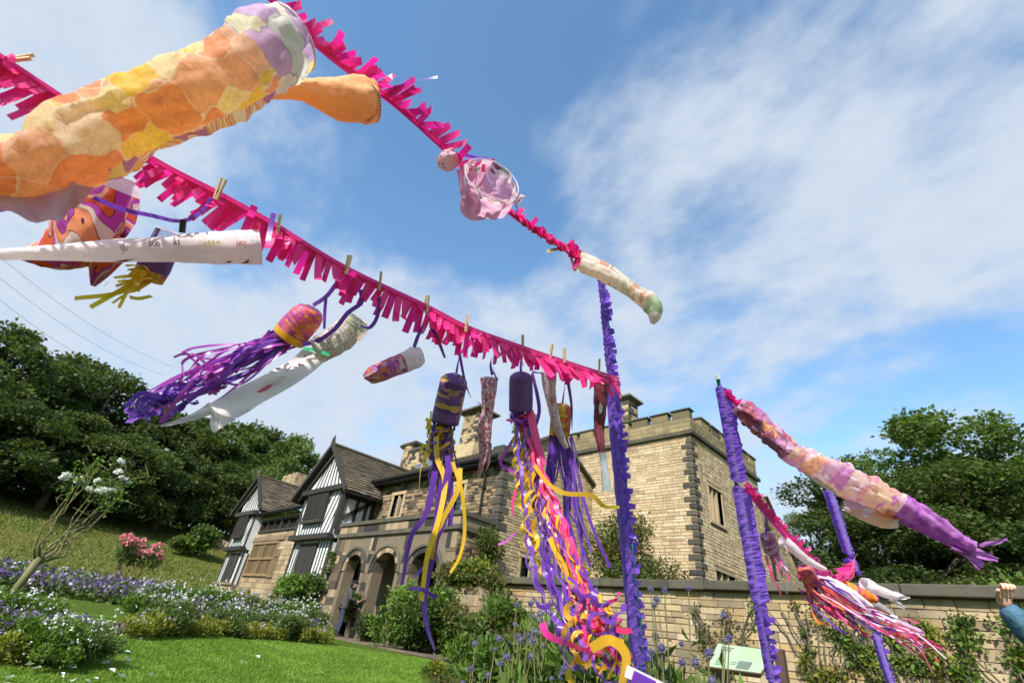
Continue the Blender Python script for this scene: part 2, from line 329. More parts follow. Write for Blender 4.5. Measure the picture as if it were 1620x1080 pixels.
M_rib_k = satin('pink_ribbon', (0.85, 0.035, 0.18), (0.8, 0.03, 0.3)); M_rib_o = satin('orchid_ribbon', (0.5, 0.07, 0.46), (0.3, 0.04, 0.36)); M_rib_w = satin('white_ribbon', (0.8, 0.68, 0.74), (0.75, 0.5, 0.65))
M_rib_or = satin('orange_ribbon', (0.85, 0.2, 0.05), (0.8, 0.1, 0.1)); M_green = simple('green_cord', (0.01, 0.22, 0.12), None, 20, 0.5)
M_peg = simple('peg_wood', (0.75, 0.58, 0.36), (0.6, 0.43, 0.24), 60, 0.6, stretch=(1, 1, 1)); M_clear = None
M_cloth_g = simple('grey_jacket', (0.075, 0.062, 0.062), (0.05, 0.042, 0.042), 12, 0.85, bd=0.02); M_jean = simple('blue_jeans', (0.045, 0.06, 0.105), (0.025, 0.035, 0.065), 18, 0.85)
M_denim = simple('denim_sleeve', (0.12, 0.25, 0.36), (0.035, 0.1, 0.17), 22, 0.85, bstr=.8, bd=0.02); M_skin = simple('skin', (0.62, 0.36, 0.26), (0.55, 0.28, 0.2), 25, 0.5, bstr=0.1)
M_hair = simple('dark_hair', (0.03, 0.022, 0.016), None, 40, 0.6); M_turq = simple('turquoise_top', (0.01, 0.33, 0.5), (0.01, 0.22, 0.38), 12, 0.8); M_black = simple('black_felt', (0.012, 0.012, 0.014), None, 20, 0.8)
# ---------------------------------------------------------------- terrain
X_, Y_, Z_ = Vector((1, 0, 0)), Vector((0, 1, 0)), Vector((0, 0, 1))
def sst(a, b, x):
    t = max(0.0, min(1.0, (x-a)/(b-a))); return t*t*(3-2*t)
def hz(x, y):
    z = -0.85*(1-max(0.0, min(1.0, -x/11.0)))*(1-sst(7.0, 10.3, y))
    if x < -11: z += 0.018*min(27, -11-x)*(1-sst(7.5, 9.5, y)*(1 if x > -30 else 0))
    if x < -38:
        d = -38-x; z += 0.275*min(d, 22)+0.1*max(0, min(d-22, 60))
        z += 0.5*mnoise.noise(Vector((x*0.07, y*0.07, 0)))*min(1, d/6)
    return z
def axis(vals):
    out = []
    for a, b, n in vals: out += [a+(b-a)*i/n for i in range(n)]
    return out+[vals[-1][1]]
gx = axis([(-900, -130, 12), (-130, -66, 14), (-66, -37, 26), (-37, -12, 22), (-12, 12, 32), (12, 60, 8), (60, 900, 10)])
gy = axis([(-900, -60, 12), (-60, -4, 16), (-4, 13, 34), (13, 60, 20), (60, 900, 12)])
mb = MB(); nx = len(gx)
for y in gy:
    for x in gx: mb.v.append((x, y, hz(x, y)))
def inlawn(x, y): return x > -37.5
for j in range(len(gy)-1):
    for i in range(nx-1):
        mb.f.append((j*nx+i, j*nx+i+1, (j+1)*nx+i+1, (j+1)*nx+i)); mb.t.append(0.5); mb.m.append(0)
def ground_mat():
    m, t, o = newmat('grass_ground'); g = geopos(t); s = N(t, 'ShaderNodeSeparateXYZ'); L(t, g, s.inputs[0])
    a = noise_(t, g, 2.5, 6, 0.65); fine = noise_(t, g, 40, 4, 0.7)
    lawn = ramp(t, a, [(0.075, 0.125, 0.015), (0.11, 0.18, 0.022), (0.16, 0.23, 0.035)])
    b1 = noise_(t, geopos(t, (0.5, 0.25, 1)), 0.35, 5, 0.6); bank = ramp(t, b1, [(0.07, 0.11, 0.018), (0.13, 0.16, 0.03), (0.19, 0.17, 0.05), (0.11, 0.16, 0.028)])
    bank = mixc(t, 0.6, bank, ramp(t, noise_(t, g, 3.5, 6, 0.7), [(0.5, 0.5, 0.45), (1.4, 1.35, 1.2)]), 'MULTIPLY')
    f = N(t, 'ShaderNodeMapRange', interpolation_type='SMOOTHSTEP'); L(t, s.outputs[0], f.inputs[0]); f.inputs[1].default_value = -37; f.inputs[2].default_value = -39.5
    col = mixc(t, f.outputs[0], lawn, bank)
    col = mixc(t, 0.5, col, ramp(t, fine, [(0.5, 0.5, 0.5), (1.5, 1.5, 1.5)]), 'MULTIPLY')
    col = mixc(t, 0.5, col, ramp(t, noise_(t, g, 9, 5, .7), [(0.45, 0.45, 0.4), (1.5, 1.5, 1.4)]), 'MULTIPLY'); pbsdf(t, o, col, 0.95, 0.1, nrm=bump(t, noise_(t, g, 5, 8, .75), 1.0, 0.25)); return m
M_ground = ground_mat()
mb.build('ground', M_ground, kind='structure', smooth=True)
# path of flags in front of the hall
M_path = stone_mat('path_flags', [(0.11, 0.085, 0.06), (0.16, 0.125, 0.09), (0.08, 0.065, 0.05)], damt=0.4)
pth = thing('path', (-18, 9.2, 0.0), None, None, kind='structure')
mb = MB(); mb.box(-31, -10.5, 8.75, 10.58, -0.3, 0.012); mb.build('paving_bed', M_dark, pth)
x = -30.9
flag_me = None
while x < -10.9:
    w = random.uniform(0.6, 1.0); y = 8.78
    while y < 10.4:
        h = random.uniform(0.5, 0.7); h = min(h, 10.55-y)
        if h > 0.15:
            mb = MB(); mb.stone(Vector((0, 0, 0)), X_, Y_, Z_, w-0.03, h-0.03, 0.06)
            if flag_me is None: pass
            link('paving_stone', mb.mesh('paving_stone', M_path), pth, Vector((x+w/2, y+h/2, 0.05+random.uniform(-.008, .008)))-org(pth))
        y += h
    x += w

# ---------------------------------------------------------------- masonry
def prof(top, u):
    if not isinstance(top, list): return top
    for (a, b), (c, d) in zip(top, top[1:]):
        if a-1e-6 <= u <= c+1e-6: return b+(d-b)*(u-a)/(c-a) if c > a else d
    return top[-1][1] if u > top[-1][0] else top[0][1]
class Op:            # opening u0..u1, v0..top(u)
    def __init__(s, u0, u1, v0, v1, arch=0): s.u0, s.u1, s.v0, s.v1, s.arch = u0, u1, v0, v1, arch
    def top(s, u):
        if not s.arch: return s.v1
        k = abs((u-(s.u0+s.u1)/2)/((s.u1-s.u0)/2)); k = min(1, k)
        return s.v1-s.arch+s.arch*(1-k**2.3)**0.5
def wall_panel(mb, O, u, v, n, U0, U1, V0, top, ops=(), thick=0.25, tone=0.5, m=0):
    us = {U0, U1}
    for o in ops:
        us |= {o.u0, o.u1}
        if o.arch: us |= {o.u0+(o.u1-o.u0)*i/14 for i in range(15)}
    if isinstance(top, list): us |= {p[0] for p in top if U0 < p[0] < U1}
    us = sorted(x for x in us if U0 <= x <= U1)
    for a, b in zip(us, us[1:]):
        if b-a < 1e-5: continue
        c = (a+b)/2; os_ = sorted([o for o in ops if o.u0 < c < o.u1], key=lambda o: o.v0); lo = (V0, V0); segs = []
        for o in os_:
            segs.append((lo, (o.v0, o.v0))); lo = (o.top(a), o.top(b))
        segs.append((lo, (prof(top, a), prof(top, b))))
        for (l0, l1), (h0, h1) in segs:
            if max(h0-l0, h1-l1) < 1e-4: continue
            P = lambda uu, vv, nn: O+u*uu+v*vv+n*nn
            mb.hexa([P(a, l0, 0), P(b, l1, 0), P(b, l1, -thick), P(a, l0, -thick), P(a, h0, 0), P(b, h1, 0), P(b, h1, -thick), P(a, h0, -thick)], tone, m)
def courses(O, u, v, n, U0, U1, V0, top, ops=(), ch=(0.1, 0.15), ln=(0.25, 0.5), gap=0.012, proud=0.02, pad=0.0, archpad=0.16, seed=1, emit=None, skip=None, rightpad=0, leftpad=0):
    rnd = random.Random(seed); vv = V0; vmax = max(p[1] for p in top) if isinstance(top, list) else top
    while vv < vmax-0.03:
        h = rnd.uniform(*ch); uu = U0+leftpad-rnd.uniform(0, ln[0])
        while uu < U1-rightpad:
            l = rnd.uniform(*ln); a, b = max(uu, U0+leftpad), min(uu+l, U1-rightpad); uu += l
            if b-a < 0.05: continue
            parts = [(a, b)]
            for o in ops:
                q = []
                for (x0, x1) in parts:
                    e = archpad if o.arch else pad
                    if vv+h <= o.v0-pad+0.01 or vv >= o.v1+e-0.01 or x1 <= o.u0-e or x0 >= o.u1+e: q.append((x0, x1)); continue
                    if x0 < o.u0-e: q.append((x0, o.u0-e))
                    if x1 > o.u1+e: q.append((o.u1+e, x1))
                parts = q
            for (x0, x1) in parts:
                if x1-x0 < 0.05: continue
                t0, t1 = prof(top, x0), prof(top, x1); c0, c1 = max(0, vv+h-t0), max(0, vv+h-t1)
                if min(c0, c1) > h-0.03 or max(c0, c1) > h: continue
                if skip and skip((x0+x1)/2, vv+h/2): continue
                pr = proud*rnd.uniform(0.4, 1.3)
                emit(O+u*((x0+x1)/2)+v*(vv+h/2)+n*pr, x1-x0-gap, h-gap, pr+0.05, rnd.random(), (c0, c1) if c0+c1 > 0 else None)
        vv += h
def mass(mb, u, v, n): return lambda C, l, h, d, t, cut: mb.stone(C, u, v, n, l, h, d, t, cut)
UNIT = {}
def unit_stone(u, v, n, mat, key):
    if key not in UNIT:
        r = random.Random(key); ms = []
        for k in range(5):
            b = MB(); b.stone(Vector((0, 0, 0)), u, v, n, 1, 1, 1)
            # irregular front corners
            for q in range(4, 12):
                vx = Vector(b.v[q]); f = 0.02 if q < 8 else 0.05
                # chamfer sized for typical stone
                vx = vx + u*r.uniform(-.012, .012) + v*r.uniform(-.03, .03)
                b.v[q] = tuple(vx)
            ms.append(b.mesh('stone', mat))
        UNIT[key] = ms
    return UNIT[key]
def individual(parent, u, v, n, mat, key, name='stone', minl=0):
    ms = unit_stone(u, v, n, mat, key)
    def e(C, l, h, d, t, cut):
        o = link(name, ms[int(t*997) % 5], parent, C-org(parent))
        if cut: h = max(0.03, h-max(cut)); o.location -= v*(max(cut)/2)
        sc = Vector((1, 1, 1))
        for ax, val in ((u, l), (v, h), (n, d)):
            for i in range(3):
                if abs(ax[i]) > 0.5: sc[i] = val
        o.scale = sc
    return e
def quoins(parent, C, z0, z1, d1, d2, mat, hh=(0.22, 0.25), long=0.42, short=0.24, proud=0.035, seed=1, step=0.0):
    """corner stones alternating along d1 / d2 (unit vectors leading away from the corner along each face)"""
    r = random.Random(seed); z = z0; k = 0
    while z < z1-0.1:
        h = r.uniform(*hh); a, b = (long, short) if k % 2 else (short, long)
        a *= r.uniform(0.85, 1.15); b *= r.uniform(0.85, 1.15); k += 1
        o = -d1*proud*1.0 - d2*proud
        P0 = Vector((C.x, C.y, z))+o
        mb = MB(); A = d1*(a+proud); B = d2*(b+proud); hz_ = Vector((0, 0, h-0.03))
        p = [P0, P0+A, P0+A+B, P0+B]
        if d1.cross(d2).z < 0: p = [P0, P0+B, P0+A+B, P0+A]
        mb.hexa(p+[q+hz_ for q in p], 0)
        q = mb.build('quoin', mat, parent)
        bv = q.modifiers.new('b', 'BEVEL'); bv.width = 0.02; bv.segments = 1
        z += h+step
def slates(parent, name, P0, u, s, W, Ln, mat=None, ch=0.24, ln=(0.22, 0.5), seed=1, clip=None):
    """slate courses laid on a slope: P0 eave start, u along the eave, s up the slope"""
    n = u.cross(s).normalized()
    if n.z < 0: n = -n
    mb = MB(); r = random.Random(seed); k = 0; v = 0.0
    while v < Ln:
        h = ch*(1-0.35*v/Ln)*r.uniform(0.92, 1.08); a = -r.uniform(0, 0.2)
        while a < W:
            l = r.uniform(*ln); x0, x1 = max(0, a), min(W, a+l); a += l
            if x1-x0 < 0.04: continue
            if clip and not clip((x0+x1)/2, v): continue
            e = r.uniform(-.012, .012); t = 0.03+r.uniform(0, .015)
            p = [P0+u*(x0+.004)+s*(v-0.04+e)+n*(t+0.028), P0+u*(x1-.004)+s*(v-0.04+e)+n*(t+0.028), P0+u*(x1-.004)+s*min(Ln, v+h)+n*0.012, P0+u*(x0+.004)+s*min(Ln, v+h)+n*0.012]
            q = [w_-n*(t+.012) if i < 2 else w_-n*0.03 for i, w_ in enumerate(p)]
            mb.hexa(q+p, r.random())
        v += h
    o = mb.build(name, mat or M_slate, parent, kind='stuff'); return o

hall = thing('manor_house', (-20, 14, 0), 'old stone and black-and-white timbered manor house with a battlemented square tower', 'house')

# ---- tower
TX, TY, TX0, TY1 = -8.4, 17.8, -14.75, 24.55
mb = MB()
Of = Vector((0, TY, 0)); Or = Vector((TX, 0, 0))
wall_panel(mb, Of, X_, Z_, -Y_, TX0, TX, 0, 8.62)
w1 = Op(19.0, 20.12, 5.5, 6.85); w2 = Op(18.95, 20.55, 2.9, 3.72)
wall_panel(mb, Or, Y_, Z_, X_, TY+0.25, TY1, 0, 8.62, (w1, w2))
mb.box(TX0, TX-0.3, TY1-0.25, TY1, 0, 8.62); mb.box(TX0, TX0+0.25, TY+0.25, TY1-0.25, 0, 8.62)
mb.box(TX0+0.3, TX-0.3, TY+0.3, TY1-0.3, 8.3, 8.6)
tower = mb.build('tower', M_tjoint, hall)
mb = MB()
courses(Of, X_, Z_, -Y_, TX0, TX, 1.2, 8.6, (), (0.085, 0.15), (0.22, 0.55), 0.011, 0.012, seed=11, emit=mass(mb, X_, Z_, -Y_), rightpad=0.2)
courses(Or, Y_, Z_, X_, TY, TY1, 1.2, 8.6, (w1, w2), (0.085, 0.15), (0.22, 0.55), 0.011, 0.012, pad=0.1, seed=12, emit=mass(mb, Y_, Z_, X_), leftpad=0.2, rightpad=0.15)
mb.build('stone_course', M_tower, tower, kind='stuff')
quoins(tower, Vector((TX, TY, 0)), 1.6, 8.5, -X_, Y_, M_soot, seed=3, step=0.02)
def mullioned(parent, O, u, n, op, lights, fr=0.1, depth=0.16, mat=M_frame, bars=0, arched=False, glass=M_glass):
    w = MB(); P = lambda a, b, c: O+u*a+Z_*b+n*c
    def bx(a0, a1, b0, b1, c0, c1, t=0.5): w.hexa([P(a0, b0, c0), P(a1, b0, c0), P(a1, b0, c1), P(a0, b0, c1), P(a0, b1, c0), P(a1, b1, c0), P(a1, b1, c1), P(a0, b1, c1)], t)
    bx(op.u0-fr, op.u0, op.v0, op.v1, -depth, 0.03); bx(op.u1, op.u1+fr, op.v0, op.v1, -depth, 0.03)
    bx(op.u0-fr-.03, op.u1+fr+.03, op.v1, op.v1+fr, -depth, 0.05); bx(op.u0-fr-.05, op.u1+fr+.05, op.v0-fr, op.v0, -depth, 0.07)
    W_ = w.build('window', mat, parent)
    g = MB()
    for i in range(lights):
        a0 = op.u0+(op.u1-op.u0)*i/lights; a1 = op.u0+(op.u1-op.u0)*(i+1)/lights
        g = MB(); e = P(a0, op.v0, -depth+.02)
        g.quad(P(a0, op.v0, -depth+.02), P(a1, op.v0, -depth+.02), P(a1, op.v1, -depth+.02), P(a0, op.v1, -depth+.02))
        # lead lattice
        g.m = [0]
        k = 5
        for j in range(1, k):
            zz_ = op.v0+(op.v1-op.v0)*j/k; g.hexa([P(a0, zz_, -depth+.022), P(a1, zz_, -depth+.022), P(a1, zz_, -depth+.034), P(a0, zz_, -depth+.034), P(a0, zz_+.015, -depth+.022), P(a1, zz_+.015, -depth+.022), P(a1, zz_+.015, -depth+.034), P(a0, zz_+.015, -depth+.034)], 0.2, 1)
        g.build('pane', [glass, M_lead], W_)
        if i:
            w = MB(); bx(a0-.05, a0+.05, op.v0, op.v1, -depth+.02, 0.0); w.build('mullion', mat, W_)
    return W_
mullioned(tower, Or, Y_, X_, w1, 3); mullioned(tower, Or, Y_, X_, w2, 3)
mb = MB()
for (a, b, c, d) in ((TX0-.1, TX+.13, TY-.13, TY), (TX, TX+.13, TY, TY1+.13)):
    mb.box(a, b, c, d, 8.62, 8.78)
mb.build('string_course', M_cope, tower)
pm = MB(); pd = MB()
pd.box(TX0, TX+.02, TY-.02, TY+.3, 8.78, 9.36); pd.box(TX-.3, TX+.02, TY+.3, TY1, 8.78, 9.36); pd.box(TX0, TX-.3, TY1-.3, TY1, 8.78, 9.36); pd.box(TX0, TX0+.3, TY+.3, TY1-.3, 8.78, 9.36)
par = pd.build('parapet', M_tjoint, tower)
mb = MB()
courses(Vector((0, TY-.02, 0)), X_, Z_, -Y_, TX0, TX+.02, 8.79, 9.36, (), (0.17, 0.2), (0.3, 0.6), 0.012, 0.012, seed=21, emit=mass(mb, X_, Z_, -Y_))
courses(Vector((TX+.02, 0, 0)), Y_, Z_, X_, TY-.02, TY1, 8.79, 9.36, (), (0.17, 0.2), (0.3, 0.6), 0.012, 0.012, seed=22, emit=mass(mb, Y_, Z_, X_))
mb.build('stone_course', M_para, tower, kind='stuff')
def merlon(cx_, cy_, lx, ly, z=9.36, h=0.36):
    m_ = MB(); m_.box(cx_-lx/2, cx_+lx/2, cy_-ly/2, cy_+ly/2, z, z+h)
    o = m_.build('merlon', M_para, tower)
    bv = o.modifiers.new('b', 'BEVEL'); bv.width = 0.02; bv.segments = 2
    m_ = MB(); e = .06
    zc = z+h; p = [(cx_-lx/2-e, cy_-ly/2-e), (cx_+lx/2+e, cy_-ly/2-e), (cx_+lx/2+e, cy_+ly/2+e), (cx_-lx/2-e, cy_+ly/2+e)]
    q = [(cx_-lx/2+.07, cy_-ly/2+.07), (cx_+lx/2-.07, cy_-ly/2+.07), (cx_+lx/2-.07, cy_+ly/2-.07), (cx_-lx/2+.07, cy_+ly/2-.07)]
    m_.hexa([(*a, zc) for a in p]+[(*a, zc+.05) for a in p]); m_.hexa([(*a, zc+.05) for a in p]+[(*a, zc+.12) for a in q])
    m_.build('merlon_cap', M_cope, tower)
x = TX+.02; first = True
while x > TX0+.4:
    merlon(x-.39, TY+.13, .78, .32); x -= .98
y = TY+1.05
while y < TY1-.3:
    merlon(TX-.14, y+.39, .32, .78); y += 1.0
# tower chimney, rear wing, downpipe
def chimney(parent, cx_, cy_, w, d, z0, z1, mat=M_chim, cap=True, seed=1, ledge=None, octo=False, qu=True, capw=.14):
    m_ = MB(); b = MB()
    if octo:
        for z_a, z_b, r_ in ((z0, z1, w/2),):
            ring = [(cx_+r_*math.cos(PI/8+k*PI/4), cy_+r_*math.sin(PI/8+k*PI/4)) for k in range(8)]
            i = len(m_.v); m_.v += [(*p, z_a) for p in ring]+[(*p, z_b) for p in ring]
            for k in range(8): m_.f.append((i+k, i+(k+1) % 8, i+8+(k+1) % 8, i+8+k)); m_.t.append(.5); m_.m.append(0)
        ch = m_.build('chimney', M_tjoint, parent); 
        for k in range(8):
            a = PI/8+k*PI/4; a2 = a+PI/4; p = Vector((cx_+w/2*math.cos(a), cy_+w/2*math.sin(a), 0)); q = Vector((cx_+w/2*math.cos(a2), cy_+w/2*math.sin(a2), 0))
            uu = (q-p).normalized(); nn = uu.cross(Z_)
            courses(p, uu, Z_, nn, 0, (q-p).length, z0, z1, (), (.14, .22), (.2, .4), .012, .015, seed=seed*9+k, emit=mass(b, uu, Z_, nn))
        b.build('stone', mat, ch, kind='stuff')
    else:
        m_.box(cx_-w/2, cx_+w/2, cy_-d/2, cy_+d/2, z0, z1); ch = m_.build('chimney', M_tjoint, parent)
        courses(Vector((cx_, cy_-d/2, 0)), X_, Z_, -Y_, -w/2, w/2, z0, z1, (), (.14, .22), (.2, .4), .012, .015, seed=seed, emit=mass(b, X_, Z_, -Y_))
        courses(Vector((cx_+w/2, cy_, 0)), Y_, Z_, X_, -d/2, d/2, z0, z1, (), (.14, .22), (.2, .4), .012, .015, seed=seed+1, emit=mass(b, Y_, Z_, X_))
        b.build('stone', mat, ch, kind='stuff')
        if qu:
            k = 0; z = z0
            while z < z1-.2:
                a = .2 if k % 2 else .32; bb = MB(); bb.box(cx_+w/2-a, cx_+w/2+.035, cy_-d/2-.035, cy_-d/2+.5-a, z, z+.17); bb.build('quoin', M_soot, ch); z += .4; k += 1
    if cap:
        c_ = MB()
        for (e, za, zb) in ((capw*.5, z1, z1+.1), (capw, z1+.1, z1+.2), (capw*.3, z1+.2, z1+.3)): c_.box(cx_-w/2-e, cx_+w/2+e, cy_-d/2-e, cy_+d/2+e, za, zb)
        c_.build('chimney_cap', M_cope, ch)
    return ch
chimney(hall, -13.1, 20.3, 1.0, 0.9, 8.6, 12.1, seed=31, capw=.22)
mb = MB(); rp = [(TY1, 8.0), (25.5, 8.0), (27.7, 5.9), (28.2, 5.4)]
wall_panel(mb, Or, Y_, Z_, X_, TY1, 28.2, 0, rp)
rw = mb.build('rear_wing', M_tjoint, hall)
mb = MB(); courses(Or, Y_, Z_, X_, TY1, 28.2, 1.2, rp, (), (0.09, 0.15), (0.25, 0.55), 0.012, 0.014, seed=41, emit=mass(mb, Y_, Z_, X_)); mb.build('stone_course', M_wside, rw, kind='stuff')
mb = MB(); mb.bar((TX-.05, 25.3, 8.1), (TX-.05, 28.4, 5.25), .35, .1, up=(0, .6, .8)); mb.build('roof_verge', M_cope, rw)
mb = MB(); mb.tube([(TX+.1, 24.75, 7.4), (TX+.1, 24.75, 0.2)], [.05, .05], 8)
for z in (4.2, 5.2, 6.4): mb.box(TX, TX+.2, 24.67, 24.83, z, z+.14)
mb.build('downpipe', M_iron, hall)

# ---- stone wing: front face Y=12.2 and gabled side X=-13.2
WX, WY = -13.2, 12.2
mb = MB(); Ow = Vector((0, WY, 0)); Os = Vector((WX, 0, 0))
ww = [Op(-20.45, -19.65, 4.75, 5.75), Op(-15.9, -15.35, 4.7, 5.75), Op(-18.0, -16.6, 0.05, 2.3)]
wall_panel(mb, Ow, X_, Z_, -Y_, -22, WX, 0, 6.35, ww)
gp = [(WY, 6.75), (15.1, 8.5), (17.8, 7.0)]
sw = Op(13.62, 14.05, 1.75, 3.25)
wall_panel(mb, Os, Y_, Z_, X_, WY+.25, TY, 0, gp, (sw,))
wing = mb.build('stone_wing', M_mortar, hall)
mb = MB(); courses(Ow, X_, Z_, -Y_, -22, WX, 3.4, 6.3, ww, (0.08, 0.14), (0.16, 0.42), 0.014, 0.02, pad=.08, seed=51, emit=mass(mb, X_, Z_, -Y_), rightpad=.2); mb.build('stone_course', M_wing, wing, kind='stuff')
mb = MB(); courses(Os, Y_, Z_, X_, WY, TY, .5, [(a, b-.08) for a, b in gp], (sw,), (0.08, 0.15), (0.2, 0.5), 0.013, 0.018, pad=.08, seed=52, emit=mass(mb, Y_, Z_, X_), leftpad=.2); mb.build('side_stone_course', M_wside, wing, kind='stuff')
quoins(wing, Vector((WX, WY, 0)), 3.9, 6.2, -X_, Y_, M_soot, hh=(.25, .33), long=.5, short=.3, seed=6)
mullioned(wing, Ow, X_, -Y_, ww[0], 2, fr=.14); mullioned(wing, Ow, X_, -Y_, ww[1], 1, fr=.14); mullioned(wing, Os, Y_, X_, sw, 1, fr=.1)
mb = MB()
for (a, b) in zip(gp, gp[1:]): mb.bar((WX-.02, a[0]-(.3 if a is gp[0] else 0), a[1]-(.18 if a is gp[0] else 0)+.02), (WX-.02, b[0], b[1]+.02), .42, .1, up=(0, -(b[1]-a[1]), b[0]-a[0]))
mb.build('gable_coping', M_cope, wing)
mb = MB(); mb.box(WX-.5, WX+.12, WY-.28, WY+.35, 6.3, 6.95); o = mb.build('kneeler_stone', M_soot, wing); bv = o.modifiers.new('b', 'BEVEL'); bv.width = .04
ev = Vector((-22.5, 11.78, 6.42)); rd = Vector((15.1-11.78, 8.42-6.42)); sl_ = Vector((0, rd[0], rd[1])).normalized()
mb = MB(); P = [ev, ev+X_*9.1, ev+X_*9.1+Vector((0, 3.32, 2.0)), ev+Vector((0, 3.32, 2.0))]
mb.hexa([p-Z_*.1 for p in P]+P); bk = [Vector((-22.5, 15.1, 8.42)), Vector((-13.4, 15.1, 8.42)), Vector((-13.4, 18.2, 6.6)), Vector((-22.5, 18.2, 6.6))]; mb.hexa([p-Z_*.1 for p in bk]+bk)
rf = mb.build('roof', M_slate, wing); slates(wing, 'roof_slates', ev, X_, sl_, 9.1, 3.85, seed=5)
mb = MB(); mb.tube([(-22.2, 11.72, 6.42), (WX+.05, 11.72, 6.42)], [.09, .09], 8); mb.box(-22.2, WX, 11.75, 12.2, 6.25, 6.35)
mb.build('gutter', M_iron, wing)
mb = MB(); mb.tube([(-14.1, 12.08, 6.4), (-14.1, 12.1, 6.1), (-14.1, 12.1, 3.6)], [.045]*3, 8)
for z in (4.3, 5.4): mb.box(-14.18, -14.02, 12.05, 12.2, z, z+.08)
mb.build('downpipe', M_iron, wing)

# ---- porch: arcade at Y=10.6
PY = 10.6; Op_ = Vector((0, PY, 0)); px0, px1 = -21.55, -13.25
arches = [Op(-20.2, -18.9, 0, 2.85, .62), Op(-18.02, -16.48, 0, 2.9, .68), Op(-15.62, -14.02, 0.9, 2.85, .68)]
mb = MB(); wall_panel(mb, Op_, X_, Z_, -Y_, px0, px1, 0, 3.55, arches, thick=.45)
Opr = Vector((px1, 0, 0)); wall_panel(mb, Opr, Y_, Z_, X_, PY+.45, WY, 0, 3.55)
mb.box(px0, px1-.05, PY+.05, WY, 3.5, 3.56)
porch = mb.build('porch', M_mortar, hall)
courses(Op_, X_, Z_, -Y_, px0, px1, 0.05, 2.98, arches, (0.26, 0.36), (0.4, 0.75), 0.018, 0.02, archpad=.24, pad=.02, seed=61, emit=individual(porch, X_, Z_, -Y_, M_porch, 'porch'))
courses(Op_, X_, Z_, -Y_, px0, px1, 2.98, 3.5, arches, (0.5, 0.5), (0.2, 0.42), 0.018, 0.02, archpad=.2, seed=62, emit=individual(porch, X_, Z_, -Y_, M_porch, 'porch'))
mb = MB(); courses(Opr, Y_, Z_, X_, PY, WY, 0.3, 3.5, (), (0.1, 0.17), (0.2, 0.45), 0.014, 0.02, seed=63, emit=mass(mb, Y_, Z_, X_)); mb.build('side_stone_course', M_wing, porch, kind='stuff')
for a in arches:      # voussoirs and hood
    c = (a.u0+a.u1)/2; hw = (a.u1-a.u0)/2; K = 9
    def ap(t, e):      # t 0..1 round the arch ; e outward
        th = PI*(1-t); x_ = math.cos(th); z_ = math.sin(th)**0.87 if math.sin(th) > 0 else 0
        return Vector((c+(hw+e)*x_, 0, a.v1-a.arch+(a.arch+e)*z_))
    for k in range(K):
        t0, t1 = k/K+.004, (k+1)/K-.004; b = MB(); i0, i1, o0, o1 = ap(t0, 0), ap(t1, 0), ap(t0, .2), ap(t1, .2)
        f = Y_*(PY-.045); bk_ = Y_*(PY+.3)
        b.hexa([i0+f, i1+f, i1+bk_, i0+bk_, o0+f, o1+f, o1+bk_, o0+bk_], random.random()); b.build('arch_stone', M_porch, porch)
    b = MB(); 
    for k in range(16):
        t0, t1 = k/16, (k+1)/16; i0, i1, o0, o1 = ap(t0, .2), ap(t1, .2), ap(t0, .29), ap(t1, .29); f = Y_*(PY-.1); bk_ = Y_*(PY+.02)
        b.hexa([i0+f, i1+f, i1+bk_, i0+bk_, o0+f, o1+f, o1+bk_, o0+bk_], .3)
    b.build('hood_mould', M_cope, porch)
mb = MB(); mb.box(px0-.05, px1+.1, PY-.1, PY, 3.55, 3.7); mb.box(px1, px1+.1, PY, WY, 3.55, 3.7); mb.build('string_course', M_cope, porch)
mb = MB(); mb.box(px0, px1, PY, PY+.25, 3.7, 4.02); mb.box(px1-.25, px1, PY+.25, WY, 3.7, 4.02); par = mb.build('parapet_core', M_mortar, porch)
x = px0
while x < px1-.1:
    w = min(random.uniform(.4, .62), px1-x); b = MB(); b.stone(Vector((x+w/2, PY-.025, 3.86)), X_, Z_, -Y_, w-.02, .3, .03, random.random()); b.build('parapet_panel', M_porch, porch); x += w
mb = MB(); mb.box(px0-.05, px1+.08, PY-.09, PY+.3, 4.02, 4.16); mb.box(px1-.3, px1+.08, PY+.3, WY-.02, 4.02, 4.16); mb.build('parapet_coping', M_cope, porch)
mb = MB(); mb.box(px0, px1, WY+.02, WY+.04, 0, 3.4); mb.build('inner_wall', M_mortar, porch)
# plank door in the back wall, seen through the middle arch
dr = MB(); dr.box(-18.6, -16.2, WY-.1, WY+.0, 0, 2.9); d0 = dr.build('door', M_dark, porch)
for k in range(12):
    b = MB(); b.box(-18.55+k*.195, -18.55+k*.195+.17, WY-.16, WY-.1, .05, 2.85, random.random()); b.build('plank', M_timber, d0)
b = MB(); b.box(-15.9, -13.6, 10.95, 11.3, 0, .85); b.build('bench', M_rubble, porch)

